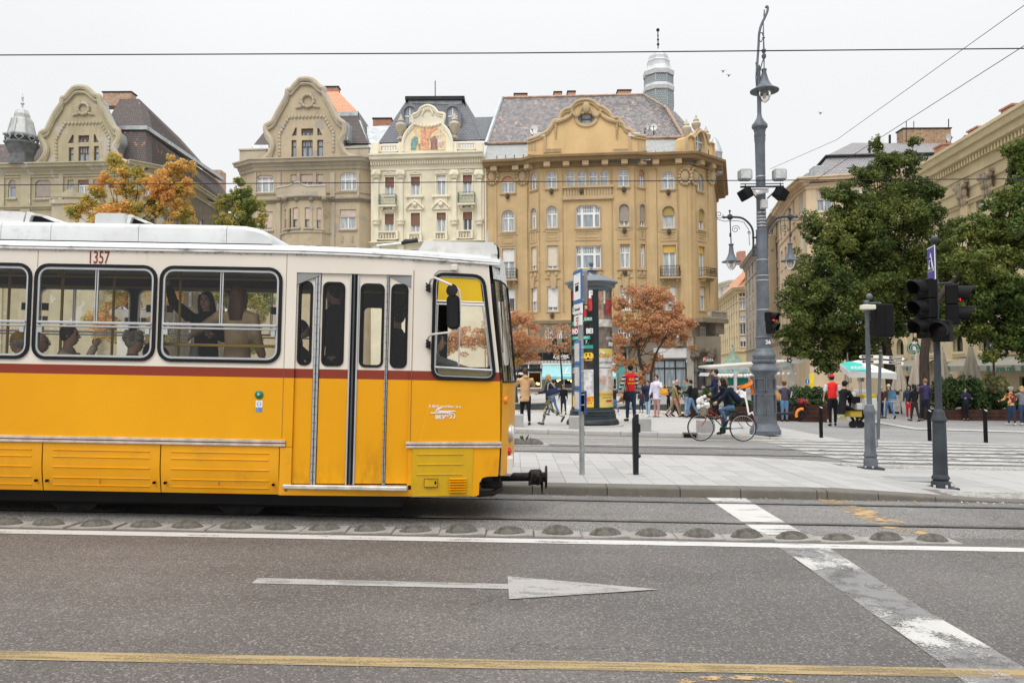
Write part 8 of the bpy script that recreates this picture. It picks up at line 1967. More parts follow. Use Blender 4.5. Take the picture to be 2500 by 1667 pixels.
cpatch('figure_drape',-30,-2,902,966,GRY,.008,p2_);cpatch('figure_drape',-86,-72,870,964,pm('grey',(.2,.2,.2),var=.6,vs=8),.008,p2_);cpatch('yellow_band',-88,-2,965,992,YEL,.01,p2_)
ctext('BUDAPEST',-34,973,.17,mat('print_orange',(.6,.12,.02),.4),p2_,.016,xs=.85,bold=.008);ctext('FESZTIVÁL  2018.',-30,982,.07,BLK_,p2_,.016);ctext('BAR',-16,871,.2,YEL,p2_,bold=.012);ctext('GRAF',-60,905,.22,M_TXW,p2_,xs=.6)
for a0,a1,y0,y1 in((-26,-5,862,864),(-26,-5,879,881),(-6,-5,862,881)):cpatch('sign_outline',a0,a1,y0,y1,YEL,.012,p2_)
p3_=cpatch('poster',13,88,714,851,pm('sepia',(.13,.10,.08),var=.6,vs=3))
cpatch('pale_sky',30,36,714,745,pm('sky',(.6,.55,.5),var=.3),.008,p3_);cpatch('face_shape',13,30,716,780,pm('face',(.32,.2,.13),var=.5,vs=6),.008,p3_);cpatch('smoke',14,80,782,800,pm('smoke',(.45,.42,.38),var=.45,vs=6),.008,p3_)
ctext('HALÁL',60,742,.2,RED_,p3_,xs=.7,bold=.02);ctext('DEI',52,762,.34,RED_,p3_,xs=.7,bold=.02);ctext('OKTÓBER',55,828,.11,M_TXW,p3_,xs=.8);ctext('FORR',66,842,.16,M_TXW,p3_,bold=.01)
p4_=cpatch('poster',13,88,852,993,pm('pale',(.56,.54,.52),var=.25,vs=3))
YL2=pm('lemon',(.62,.5,.13),var=.06);cpatch('yellow_top',13,88,852,873,YL2,.008,p4_);cpatch('yellow_foot',13,88,954,993,YL2,.008,p4_)
cpatch('sleeve',14,34,918,938,pm('skin2',(.52,.36,.28),var=.3,vs=6),.008,p4_);cpatch('handrail',14,60,897,898.5,BLK_,.01,p4_);cpatch('button',35,62,975,980,RED_,.012,p4_);cpatch('portrait',44,70,898,950,pm('portrait',(.55,.42,.34),var=.4,vs=7),.007,p4_)
ctext('Cofidis',34,869,.17,mat('print_orange',(.6,.12,.02),.4),p4_,.016,xs=.9);ctext('MAGAS TÖRLESZTŐ',38,886,.09,BLK_,p4_,.012);ctext('ADÓSSÁGRENDEZŐ',42,962,.1,mat('print_orange',(.6,.12,.02),.4),p4_,.014);ctext('a hitel jobb oldala',40,969,.06,BLK_,p4_,.014)
for k in range(7):
 a=rad(20+28*k);mb=MB();b=rad(20);q=Vector(((RB+.016)*sin(b),-(RB+.016)*cos(b),t.Z(866)));mb.tube([q+Vector((cos(a)*.05,0,sin(a)*.05)),q+Vector((cos(a)*.12,0,sin(a)*.12))],.008,4);mb.obj('sun_ray',M_TXW,p4_)
q=P(1444,674,t.d-.35);pg=thing('pigeon','grey and white pigeon sitting on the roof of the advertising column','bird',q,2.2)
M_PIG=mat('pigeon_grey',(.22,.22,.24),.7,var=.6,vs=14);mb=MB();mb.tube([(-.17,0,-.07),(-.08,0,-.02),(.0,0,0),(.07,0,.06),(.1,0,.1),(.12,0,.12)],[.012,.05,.075,.055,.035,.03],10,flat=.8);mb.tube([(.13,0,.12),(.17,0,.11)],[.012,.003],5);mb.obj('body',M_PIG,pg)
mb=MB();mb.tube([(-.02,.0,-.06),(-.02,0,-.12)],.008,5);mb.tube([(.02,.02,-.05),(.02,.02,-.12)],.008,5);mb.obj('leg',RED_,pg)
# -------- overhead wires
M_WIRE=mat('wire',(.012,.015,.03),.5)
def wire(label,pts,r,grp=None,m=None):
 q=[P(*p)for p in pts];mb=MB();n=24;a,b=q[0],q[-1]
 if len(q)==2:q=[a.lerp(b,i/n)-Vector((0,0,4*.0*i/n))for i in range(n+1)]
 mb.tube(q,r,6);o=mb.obj('overhead_wire',m or M_WIRE);return tag(o,label,'wire',grp)
wire('thick dark overhead wire crossing the whole sky above the roofs',[(-2500,140,9.97),(0,135,9.97),(1250,130,9.97),(2500,119,9.97),(5200,95,9.97)],.0075)
wire('thin overhead wire crossing in front of the house windows',[(-1500,458,18),(0,452,18),(1250,444,18),(2500,437,18),(4200,428,18)],.011)
wire('upper one of two thin wires slanting up to the right corner',[(2620,-72,16),(2042,342,30),(1880,413,36)],.008)
wire('lower one of two thin wires slanting up to the right edge',[(2620,36,15),(2042,405,26),(1880,515,34)],.008)
mb=MB()
for k,(px,py)in enumerate(((1766,175),(1780,185),(2004,277))):
 q=P(px,py,60);mb=MB();mb.add([(-.25,0,.12),(0,.05,0),(.25,0,.14),(0,-.12,.0)],[(0,3,1),(1,3,2)]);mb.tube([(0,-.2,.0),(0,.15,0)],[.02,.05],5);o=mb.obj('bird',M_DARK);o.location=q;tag(o,('left one of two tiny birds in the sky left of the lamp post','right one of two tiny birds in the sky left of the lamp post','lone tiny bird in the sky right of the lamp post')[k],'bird','distant birds')
def loft(mb,secs,n=12,M=None):
 """closed skin through horizontal ellipses (centre, rx, ry)""";vs,fs=[],[]
 for(c,rx,ry)in secs:
  for k in range(n):
   a=2*PI*k/n;vs.append((c[0]+rx*cos(a),c[1]+ry*sin(a),c[2]))
 for i in range(len(secs)-1):
  for k in range(n):
   b=i*n+k;e=i*n+(k+1)%n;fs.append((b,e,e+n,b+n))
 fs.append(tuple(range(n))[::-1]);fs.append(tuple((len(secs)-1)*n+k for k in range(n)));mb.add(vs,fs,0,M,True)
def fused(mb,voxel,name,m,parent,extra=None):
 """melt overlapping shapes into one continuous skin""";me=bpy.data.meshes.new('t');me.from_pydata(mb.v,[],mb.f);bm=bmesh.new();bm.from_mesh(me);bmesh.ops.recalc_face_normals(bm,faces=bm.faces);bm.to_mesh(me);bm.free();ob=bpy.data.objects.new('t',me);md=ob.modifiers.new('r','REMESH');md.mode='VOXEL';md.voxel_size=voxel;md.adaptivity=0;sm=ob.modifiers.new('s','SMOOTH');sm.factor=.5;sm.iterations=3;r=evaluated_mesh(ob);bpy.data.objects.remove(ob);bpy.data.meshes.remove(me)
 if extra is not None and extra.v:
  n=len(r.vertices);v=[tuple(q.co)for q in r.vertices]+extra.v;f=[tuple(p.vertices)for p in r.polygons]+[tuple(i+n for i in p)for p in extra.f];bpy.data.meshes.remove(r);r=bpy.data.meshes.new(name);r.from_pydata(v,[],f)
 r.name=name;r.materials.clear();r.materials.append(m);r.polygons.foreach_set('use_smooth',[True]*len(r.polygons));r.update()
 return inst(name,r,parent)
CL={}
def cloth(c,kind='plain'):
 """fabric of a colour, or a patterned one""";key=(c,kind)
 if key in CL:return CL[key]
 if kind=='plain':
  CL[key]=mat('fabric_%d'%len(CL),c,.85,var=.22,vs=7,bump=.35,bs=22,spec=.3);return CL[key]
 m,t,b=_nodes('fabric_'+kind);v=_coord(t)
 if kind=='stripes':
  sp=t.nodes.new('ShaderNodeSeparateXYZ');_lnk(t,v,sp.inputs[0]);col=_mixc(t,_math(t,'GREATER_THAN',_math(t,'FRACT',_math(t,'MULTIPLY',sp.outputs[2],14)),.5),(.03,.035,.05),(.6,.6,.6))
 else:
  r=t.nodes.new('ShaderNodeValToRGB');r.color_ramp.interpolation='CONSTANT';cs={'camo':[(0,(.04,.05,.03)),(.46,(.16,.16,.09)),(.56,(.5,.48,.38))],'floral':[(0,(.05,.02,.015)),(.47,(.62,.17,.05)),(.58,(.55,.42,.22))]}[kind];r.color_ramp.elements.new(.5)
  for e,(p_,q)in zip(r.color_ramp.elements,cs):e.position=p_;e.color=(*q,1)
  _lnk(t,_noise(t,16 if kind=='camo' else 12,2,.5,v),r.inputs[0]);col=r.outputs[0]
 _lnk(t,col,b.inputs['Base Color']);b.inputs['Roughness'].default_value=.85;CL[key]=m
 return m
SKIN=mat('skin',(.52,.31,.22),.55,var=.1,vs=12)
M_EYE=mat('eye_dark',(.02,.015,.012),.3);M_LIP=mat('lip',(.35,.10,.08),.5)
HAIRC={'brown':(.06,.032,.018),'dark':(.012,.01,.009),'blonde':(.36,.22,.09),'grey':(.33,.31,.29),'black':(.008,.007,.007),'auburn':(.11,.048,.022),'light':(.2,.11,.05)}
HM={k:mat('hair_'+k,v,.5,var=.35,vs=30,stretch=(1,1,.2),spec=.5)for k,v in HAIRC.items()}
V3=Vector
def person(label,px,hy,face=0,foot=None,d=None,H=1.72,top=(.1,.1,.12),kind='jacket',legs=(.02,.02,.025),hair='brown',hs='short',L=(0,0),R=(0,0),AL=(8,8,15),AR=(8,8,15),lean=0,yaw=0,nod=0,fat=1.0,shoes=(.02,.02,.02),sleeves=None,J=None,h=None,vox=.024,hat=None,glasses=False,tram_=False,skirt=False,hand_in=0,grp=None):
 """px/hy: photo pixel of the top of the head; foot: pixel row of the feet (standing on the ground) or d: distance"""
 if h is None:h=.13 if px<1850 else.03
 if d is None:d=G(px,foot,h).y
 j={'pel':V3((0,0,0))};la=rad(lean);up=V3((0,sin(la),cos(la)))
 for s,nm,(sw,kn)in((-1,'L',L),(1,'R',R)):
  hp=V3((s*.052,0,-.01));a=rad(sw);b=rad(sw-kn);k_=hp+V3((s*.004,sin(a),-cos(a)))*.245;an=k_+V3((0,sin(b),-cos(b)))*.24;j['hip'+nm],j['kn'+nm],j['an'+nm]=hp,k_,an;j['toe'+nm]=an+V3((s*.012,cos(b)*.085,sin(b)*.085-.02*cos(b)))
 lo=min(j['anL'].z,j['anR'].z);hz=-lo+.042
 for q in list(j.values()):q.z+=hz
 pel=j['pel'];j['chest']=pel+up*.2;j['neck']=pel+up*.325
 for s,nm,(fl,ab,el)in((-1,'L',AL),(1,'R',AR)):
  sh=pel+up*.30+V3((s*.108,0,0));a=rad(fl);o=rad(ab);e=sh+V3((s*sin(o),sin(a)*cos(o),-cos(a)*cos(o)))*.165;b=a+rad(el);o2=o-rad(hand_in+el*.22);w_=e+V3((s*sin(o2),sin(b)*cos(o2),-cos(b)*cos(o2)))*.148;j['sh'+nm],j['el'+nm],j['wr'+nm]=sh,e,w_
 na=rad(nod);j['head']=j['neck']+(up*.4+V3((0,sin(la*.4+na),cos(la*.4+na)))*.6).normalized()*.098+V3((0,.008,0))
 if J:
  for k_,v_ in J.items():j[k_]=V3(v_)
 topz=j['head'].z+.068;q=P(px,hy,d)
 if foot is not None:
  gzv=gz(q.x)+h;H=(q.z-gzv)/topz;z0=gzv
 else:
  z0=q.z-topz*H
 th=rad(face);off=MR(th,3,'Z')@(j['head']*H);root=thing('person',label,'person',(q.x-off.x,d-off.y,z0),th,grp);root.scale=(H,H,H);v=vox/H;mb=MB();hd=j['head'];Mh=MT(hd)@MR(rad(yaw),4,'Z')@MR(-na,4,'X');loft(mb,[((0,.012,-.066),.014,.014),((0,.012,-.058),.026,.028),((0,.006,-.035),.037,.044),((0,0,0),.043,.053),((0,-.002,.03),.041,.052),((0,-.004,.055),.027,.034),((0,-.004,.066),.008,.01)],14,Mh);mb.tube([hd+V3((0,-.015,-.03)),j['neck']-up*.02],[.027,.032],10)
 loft(mb,[(pel-V3((0,0,.02)),.07*fat,.05*fat),(pel+up*.06,.066*fat,.045*fat),(pel+up*.16,.066*fat,.045*fat),(pel+up*.25,.085,.048),(pel+up*.305,.1,.036),(pel+up*.33,.04,.03)],14);ex=MB()
 for nm in'LR':
  s=-1 if nm=='L' else 1;mb.tube([j['hip'+nm],j['kn'+nm],j['an'+nm]],[.045,.03,.02],8);mb.tube([j['an'+nm],j['toe'+nm]],[.022,.018],6);mb.tube([j['sh'+nm],j['el'+nm],j['wr'+nm]],[.028,.022,.016],8);w_=j['wr'+nm];dr_=(w_-j['el'+nm]).normalized();pl=w_+dr_*.04;mb.tube([w_,pl],[.017,.021],8);sd=V3((0,1,0)).cross(dr_);sd=sd.normalized()if sd.length>.2 else V3((1,0,0));fw=dr_.cross(sd)*(1 if True else s)
  sp_=dr_.cross(V3((s,0,0)));sp_=sp_.normalized()if sp_.length>.2 else V3((0,1,0));cu=dr_.cross(sp_)*1.0
  if cu.x*s>0:cu=-cu
  for i,ln in enumerate((.034,.039,.036,.028)):
   b0=pl-dr_*.008+sp_*(.011*(i-1.5));b1=b0+dr_*ln*.55+cu*.005;b2=b1+dr_*ln*.4+cu*.012;ex.tube([b0,b1,b2],[.0058,.0052,.004],5)
  b0=w_+dr_*.012+sp_*-.015;ex.tube([b0,b0+dr_*.02-sp_*.014,b0+dr_*.035-sp_*.014+cu*.006],[.007,.006,.0045],5);ex.sphere(Mh@V3((s*.043,-.004,-.004)),.011,6,4,sc=(.4,.7,1.2))
 ex.tube([Mh@V3((0,.047,.008)),Mh@V3((0,.062,-.014)),Mh@V3((0,.05,-.019))],[.004,.0085,.006],6);body=fused(mb,v,'body',SKIN,root,ex);mb=MB()
 for s in(-1,1):mb.sphere(Mh@V3((s*.017,.0475,.004)),.0062,6,4,sc=(1.3,.5,.8));mb.tube([Mh@V3((s*.008,.053,.017)),Mh@V3((s*.027,.045,.016))],.0022,4)
 if glasses:
  for s in(-1,1):mb.lathe([(.0125,-.001),(.0145,.001)],10,0,Mh@MT((s*.017,.057,.003))@MR(HPI,4,'X'),cap=False);mb.tube([Mh@V3((s*.031,.055,.005)),Mh@V3((s*.044,-.004,.004))],.0015,4)
 mb.obj('eyes',M_EYE,root);mb=MB();mb.sphere(Mh@V3((0,.05,-.034)),.008,8,4,sc=(1.6,.5,.5));mb.obj('mouth',M_LIP,root);mb=MB();hm=HM.get(hair,HM['brown'])
 if hs!='bald':
  mb.sphere(Mh@V3((0,-.011,.013)),.058,14,9,sc=(.86,.98,1.06))
  if hs=='curly':
   for k in range(26):a=k*2.4;z=.02+.05*((k*7)%10)/10;mb.sphere(Mh@V3((cos(a)*.045,-.012+sin(a)*.05,z)),.02,6,4)
  if hs in('long','bob'):
   e=-.17 if hs=='long' else-.085;loft(mb,[(Mh@V3((0,-.02,.03)),.046,.042),(Mh@V3((0,-.03,-.03)),.053,.04),(Mh@V3((0,-.05,e*.6)),.06,.034),(Mh@V3((0,-.064,e)),.046,.02)],12)
   for s in(-1,1):mb.tube([Mh@V3((s*.034,.022,.045)),Mh@V3((s*.047,.012,0)),Mh@V3((s*.047,.004,-.05)),Mh@V3((s*.04,-.005,e*.8))],[.012,.014,.015,.008],7)
  if hs=='bun':mb.sphere(Mh@V3((0,-.04,.062)),.026,8,6)
  mb.obj('hair',hm,root,smooth=True)
 if hat:
  mb=MB();mb.sphere(Mh@V3((0,-.008,.026)),.056,14,8,sc=(.92,1.05,.95));mb.tube([Mh@V3((0,.03,.03)),Mh@V3((0,.085,.018))],[.045,.03],12,flat=.16)if hat[1]=='cap' else None;mb.obj('cap',cloth(hat[0]),root,smooth=True)
 k_={'jacket':(-.035,1.0),'coat':(-.2,1.12),'vest':(-.02,1.02),'sweater':(-.03,.97),'shirt':(-.02,.93),'parka':(-.14,1.12)}[kind];mb=MB();hem,bk=k_;g=fat*bk;secs=[(pel+V3((0,0,.03))+up*hem,.083*g*(1.12 if hem<-.1 else 1),.06*g),(pel+up*.02,.08*g,.058*g),(pel+up*.1,.075*g,.054*g),(pel+up*.18,.078*g,.056*g),(pel+up*.25,.094*bk,.058*bk),(pel+up*.3,.112*bk,.05*bk),(pel+up*.325,.07,.043),(pel+up*.345,.036,.034)]
 loft(mb,secs,16);slv=MB()if sleeves else mb
 for nm in'LR':
  short=kind=='shirt' or(sleeves and sleeves[1]=='short');e_=j['el'+nm]if short else j['wr'+nm];pts=[j['sh'+nm]+V3((0,0,-.004)),j['el'+nm]]+([]if short else[e_]);rr=[.041*bk,.034*bk]+([]if short else[.026*bk])
  if short:pts[1]=j['sh'+nm].lerp(j['el'+nm],.95)
  slv.tube(pts,rr,10)
  if sleeves:mb.tube([j['sh'+nm],j['sh'+nm].lerp(j['el'+nm],.12)],[.044,.04],10)
 tm=cloth(*top)if isinstance(top[0],tuple)else cloth(top);fused(mb,v,{'coat':'coat','parka':'parka','vest':'vest','sweater':'sweater','shirt':'shirt'}.get(kind,'jacket'),tm,root)
 if sleeves:fused(slv,v,'sleeves',cloth(*sleeves[0])if isinstance(sleeves[0][0],tuple)else cloth(sleeves[0]),root)
 if kind=='parka':
  mb=MB();mb.tube([pel+up*.335+V3((sin(a)*.05,-.01-cos(a)*.045,0))for a in(-1.8,-.9,0,.9,1.8)],[.014,.026,.03,.026,.014],8);mb.obj('hood',tm,root,smooth=True)
 lm=cloth(*legs)if isinstance(legs[0],tuple)else cloth(legs);mb=MB();loft(mb,[(pel-V3((0,0,.035)),.07*fat,.052*fat),(pel+V3((0,0,.0)),.076*fat,.055*fat),(pel+up*.05,.07*fat,.052*fat)],14)
 for nm in'LR':mb.tube([j['hip'+nm],j['hip'+nm].lerp(j['kn'+nm],.5),j['kn'+nm],j['kn'+nm].lerp(j['an'+nm],.9)],[.052*fat,.046*fat,.037,.029],10)
 if not tram_ or skirt:fused(mb,v,'trousers',lm,root)
 if not tram_:
  for nm in'LR':
   mb=MB();a,t_=j['an'+nm],j['toe'+nm];f_=(t_-a).normalized();mb.tube([a-f_*.03+V3((0,0,-.012)),a+V3((0,0,-.012)),t_+V3((0,0,0)),t_+f_*.03],[.02,.027,.023,.012],9,flat=.9);mb.obj('shoe',cloth(shoes),root,smooth=True)
 return root
NAVY,BLACKC,JEAN,LJEAN,DJEAN,WHT=(.02,.03,.07),(.014,.014,.016),(.09,.16,.30),(.30,.42,.56),(.02,.035,.06),(.62,.62,.62)
TAN,RED,OLIVE=(.50,.31,.16),(.55,.02,.02),(.22,.19,.09)
person('man in a tan hooded parka seen from behind by the tram front',1282,899,12,1037,top=TAN,kind='parka',legs=BLACKC,L=(12,4),R=(-8,4),AL=(35,22,75),AR=(30,24,70),fat=1.05)
person('blonde woman walking left in leather jacket and camouflage trousers',1337,914,82,1038,top=(.03,.032,.04),legs=((0,0,0),'camo'),hair='blonde',hs='bob',L=(-24,38),R=(16,4),AL=(20,6,60),AR=(25,5,50),shoes=(.05,.05,.06))
person('person in blue jeans half hidden behind the blonde woman',1349,926,70,1014,top=BLACKC,legs=JEAN,hair='dark',L=(14,0),R=(-14,10))
person('child in a black hooded jacket walking away, left of the advertising column',1375,938,5,1012,top=BLACKC,legs=(.02,.025,.04),hair='light',L=(12,5),R=(-12,12))
person('person in a dark puffer jacket just right of the advertising column',1500,941,60,1012,top=(.03,.025,.04),legs=JEAN,hair='dark',L=(10,4),R=(-12,10),shoes=WHT)
q=person('man in a red vest with striped sleeves standing with his back turned',1538,890,14,1029,top=RED,kind='vest',sleeves=(((0,0,0),'stripes'),'long'),legs=DJEAN,hair='dark',L=(4,0),R=(-6,0),AL=(4,16,25),AR=(12,10,60),fat=1.1)
for k,s_ in enumerate(('BUS!','CITY TOUR')):o=inst('lettering',text_mesh(s_,(.05,.03)[k],.001,mat('vest_yellow',(.7,.45,.03),.6),bold=.002),q,(0,-.064,(.76,.69)[k]))
person('girl in dark jacket with a pale pink scarf behind the man in the red vest',1565,951,170,1007,top=(.06,.04,.05),legs=DJEAN,hair='light',hs='bob')
person('boy in a navy sweater and light jeans touching his mouth',1581,928,150,1017,top=NAVY,kind='parka',legs=LJEAN,L=(10,0),R=(-10,4),AR=(50,4,115),shoes=WHT)
person('woman in a pale lilac jacket and pink trousers',1602,915,145,1018,top=(.60,.58,.68),kind='parka',legs=(.42,.24,.23),hair='dark',AL=(30,20,75),fat=1.1,L=(4,0),R=(-4,0),shoes=(.3,.2,.2))
person('small child in black looking down at a phone',1632,951,185,1003,top=BLACKC,legs=BLACKC,hair='black',AL=(40,5,80),AR=(40,5,80),nod=15,shoes=WHT)
person('bald man in black behind the woman with the blonde bun',1653,926,-70,1016,top=BLACKC,kind='sweater',legs=(.35,.24,.12),hs='bald',L=(20,5),R=(-20,10),d=None)
person('woman with a blonde bun in an olive jacket walking right',1646,930,-80,1018,top=OLIVE,kind='sweater',legs=(.3,.22,.13),hair='grey',hs='bun',L=(-18,20),R=(18,0))
person('little girl in an orange-red jacket and black leggings',1653,958,-75,1018,top=(.62,.06,.03),legs=BLACKC,hair='blonde',hs='bob',L=(24,5),R=(-26,25),lean=12,shoes=(.35,.05,.25))
person('young man with curly hair and green lining beside the man in the leather jacket',1674,923,110,1018,top=(.15,.2,.17),legs=LJEAN,hair='brown',L=(10,0),R=(-12,10),AL=(30,5,60))
person('man with glasses in a black leather jacket and washed jeans',1685,927,75,1019,top=BLACKC,legs=(.14,.23,.38),hair='dark',glasses=True,L=(14,2),R=(-20,12),AL=(25,5,70),AR=(25,5,70),fat=1.05)
person('tall man in a navy sweater behind the cyclist, looking left',1746,901,84,1024,top=(.02,.025,.06),kind='sweater',legs=BLACKC,hair='dark',L=(6,0),R=(-8,4),AL=(10,6,25),AR=(20,8,60),nod=-8)
person('woman with long brown hair between the tall man and the cyclist',1769,919,80,1021,top=BLACKC,legs=BLACKC,hair='light',hs='long')
person('man in a bright orange jacket leaning forward behind the lamp post',1833,917,88,1018,top=(.75,.17,.01),legs=DJEAN,hair='auburn',AL=(62,5,12),AR=(68,5,10),lean=8)
person('man in a white shirt reading a sheet of paper behind the planter',1806,942,175,1004,top=WHT,kind='shirt',legs=RED,hair='black',AL=(45,5,70),AR=(45,5,70))
person('woman in a quilted purple-grey jacket and blue jeans seen from behind',1914,931,-8,1029,top=(.07,.06,.09),legs=(.10,.2,.36),hair='auburn',hs='curly',AL=(20,14,60),AR=(15,12,60),fat=1.08)
person('man in a red cap and red vest with white sleeves seen from behind',2031,914,-14,1040,top=(.68,.025,.02),kind='vest',sleeves=(WHT,'short'),legs=BLACKC,hair='dark',hat=((.68,.02,.02),'cap'),L=(-3,0),R=(8,0),AL=(0,12,20),AR=(8,8,12),fat=1.05,yaw=-25)
person('man in a beige cap with brown jacket and blue backpack walking away',2169,938,8,1022,top=(.07,.04,.03),legs=JEAN,hair='grey',hat=((.5,.42,.32),'cap'),L=(14,4),R=(-16,20),fat=1.08)
person('person in a maroon top left of the man with the blue backpack',2150,943,30,1021,top=(.12,.02,.03),legs=NAVY,hair='grey',d=None)
person('woman in navy puffer jacket and red trousers',2218,940,150,1024,top=(.03,.04,.08),legs=(.42,.03,.04),hair='dark',hs='bob',L=(6,0),R=(-6,0),shoes=(.4,.35,.3))
person('person in a black leather jacket beside the red trousers',2231,938,20,1028,top=BLACKC,legs=(.03,.028,.026),hair='black',hs='bob',L=(10,0),R=(-10,6))
person('fair-haired man in a dark purple shirt seen from behind',2258,924,10,1028,top=(.045,.035,.09),kind='jacket',legs=(.015,.018,.03),hair='light',L=(8,0),R=(-8,4),AL=(20,8,60),shoes=(.2,.08,.04))
person('guard in a navy uniform standing before the hedge',2356,946,172,1027,top=(.02,.025,.045),legs=BLACKC,hair='black',AL=(25,6,70),AR=(25,6,70),fat=1.15)
person('grey-haired woman in an orange floral jacket and dark jeans',2467,945,5,1038,top=((0,0,0),'floral'),legs=(.025,.045,.09),hair='grey',hs='curly',AL=(18,22,60),AR=(10,18,70),fat=1.22,L=(6,0),R=(-6,0),shoes=(.5,.45,.4))
person('blonde woman in a grey sweater at the right edge',2494,942,-10,1038,top=(.16,.17,.19),legs=(.03,.05,.1),hair='blonde',hs='bob',AL=(18,12,60),AR=(10,12,70),fat=1.1,L=(-6,0),R=(10,0),shoes=(.5,.45,.4))
SIT=dict(L=(84,86),R=(80,82),AL=(30,6,50),AR=(35,6,50),lean=14)
person('man in a grey hoodie sitting on the dark ledge',1527,961,80,d=36.4,H=1.6,top=(.25,.25,.26),legs=DJEAN,hair='black',**{**SIT,'lean':25})
person('person in brown sitting on the ledge behind the grey hoodie',1519,952,60,d=37.4,H=1.6,top=(.25,.12,.06),legs=BLACKC,hair='light',**SIT)
for(lb,px,hy,fc,tp,hr)in(('bald café guest in teal behind the planter',1956,944,-60,(.06,.25,.28),'bald'),('child guest between the café planters',1969,959,150,(.5,.3,.25),'blonde'),('café guest in black beside the planter',1977,957,60,BLACKC,'black'),('café guest in a red jacket under the yellow sign',1989,943,80,(.5,.03,.03),'dark')):
 person(lb,px,hy,fc,d=35.5,H=1.55,top=tp,hair=hr,hs='bald' if hr=='bald' else'short',**SIT)
person('man in a black hoodie and cap sitting on the cart',2063,930,-70,d=27.6,H=1.75,top=BLACKC,kind='coat',legs=BLACKC,hair='black',hat=(BLACKC,'cap'),L=(62,30),R=(70,40),AL=(25,4,60),AR=(30,4,60),lean=12,h=.03)
person('blonde woman in a white blouse behind the cart',2078,945,-20,1012,top=WHT,kind='sweater',legs=BLACKC,hair='blonde',hs='bob')
# ---- in the tram
YW1=YT
TR=dict(tram_=True,vox=.016)
w1=person('young woman in black inside the tram, one arm raised to the bar, looking out',504,712,190,d=9.75,H=1.66,top=(.012,.012,.014),kind='coat',hair='dark',hs='long',AL=(15,8,85),AR=(150,42,60),yaw=-12,hand_in=10,**TR)
w2=person('woman with long auburn hair in a beige trench coat inside the tram',582,698,-12,d=9.2,H=1.70,top=(.56,.41,.26),kind='coat',hair='auburn',hs='long',AL=(30,62,4),AR=(10,6,20),yaw=15,fat=1.05,**TR)
P1=dict(L=(84,86),R=(84,86),AL=(30,6,50),AR=(35,6,50),**TR)
person('passenger in a cream jacket sitting by the second tram window, facing right',172,794,-82,d=9.15,top=(.62,.49,.38),kind='jacket',hair='brown',**{**P1,'AR':(60,0,100),'lean':6,'fat':1.15})
person('old passenger with glasses in a mustard beret at the left tram window',45,812,80,d=9.3,top=(.05,.03,.03),hair='grey',hat=((.45,.27,.04),'beret'),glasses=True,lean=8,**P1)
person('passenger with glasses at the left end of the second tram window',100,813,-78,d=9.75,top=(.02,.02,.02),hair='dark',hs='bald',glasses=True,lean=10,**P1)
person('grey-haired passenger with glasses sitting at the right of the second window',330,810,-75,d=9.15,top=(.2,.16,.12),hair='grey',hs='curly',glasses=True,lean=6,**P1)
person('passenger in dark clothes sitting under the standing women',395,848,20,d=9.4,top=(.012,.015,.03),hair='black',lean=5,**P1)
person('passenger in navy sitting behind the grey-haired passenger',366,838,60,d=9.25,top=(.02,.025,.05),hair='black',lean=30,**P1)
person('dark figure standing behind the second door window',816,692,85,d=9.9,H=1.8,top=(.02,.018,.018),kind='coat',hair='dark',hs='curly',AR=(30,5,60),**TR)
person('dark figure bending behind the first door window',738,782,-70,d=9.6,H=1.6,top=(.015,.015,.015),kind='coat',hair='black',lean=28,AL=(50,5,40),**TR)
person('dark figure standing behind the last door window',967,752,80,d=9.7,H=1.7,top=(.01,.01,.01),kind='coat',hair='black',hs='curly',**TR)
person('tram driver in a grey T-shirt reaching over the desk',1066,810,-80,d=9.6,top=(.25,.27,.28),kind='shirt',hair='dark',**{**P1,'AR':(72,4,4),'AL':(55,4,15),'lean':10,'H':1.75})
# ---- cyclist and bicycle
bk=Px(1762,1076,.0,20.9)
bx_,bz_=bk.x,gz(bk.x)
bk.z=bz_
bike=thing('bicycle','red and green ladies bicycle with wicker basket ridden to the left along the far kerb','bicycle',(bk.x,bk.d,bz_))
Z7=lambda x,y:bk.pt(1660+x/6.53,850+y/6.53)
M_TYRE=mat('tyre',(.015,.015,.015),.8);M_RIM=mat('rim',(.6,.6,.6),.3,.8);M_FGR=mat('frame_green',(.01,.12,.09),.4);M_FRD=mat('frame_red',(.30,.02,.02),.4);M_SPK=mat('spoke',(.5,.5,.5),.35,.8)
for nm,(x,y)in(('f',(330,1262)),('r',(1003,1268))):
 c=V3(Z7(x,y));R=.335;mb=MB();mb.tube([c+V3((R*cos(a),0,R*sin(a)))for a in[6.2832*k/40 for k in range(41)]],.017,6,cap=False);wh=mb.obj('wheel',M_TYRE,bike);mb=MB();mb.tube([c+V3((R*.94*cos(a),0,R*.94*sin(a)))for a in[6.2832*k/40 for k in range(41)]],.009,5,cap=False);mb.tube([c+V3((0,-.04,0)),c+V3((0,.04,0))],.022,8);mb.obj('rim',M_RIM,wh);mb=MB()
 for k in range(28):a=6.2832*k/28;mb.tube([c+V3((.02*cos(a+1),.015*(-1)**k,.02*sin(a+1))),c+V3((R*.93*cos(a),0,R*.93*sin(a)))],.0016,3,cap=False)
 mb.obj('spoke',M_SPK,wh);q=Z7(*((278,1205)if nm=='f' else(993,1415)));mb=MB();mb.cbox(-.035,.035,-.008,.008,-.012,.012,.003,0,MT(q)@MR(-.5 if nm=='f' else-.1,4,'Y'));mb.obj('reflector',M_OR,wh);mb=MB();r_=R+.035;a0,a1=((-.35,1.9)if nm=='f' else(-.1,2.9));pts=[c+V3((r_*cos(a0+(a1-a0)*k/14),0,r_*sin(a0+(a1-a0)*k/14)))for k in range(15)];mb.tube(pts,.02,6,flat=.35);mb.obj('mudguard',M_BLK,bike)
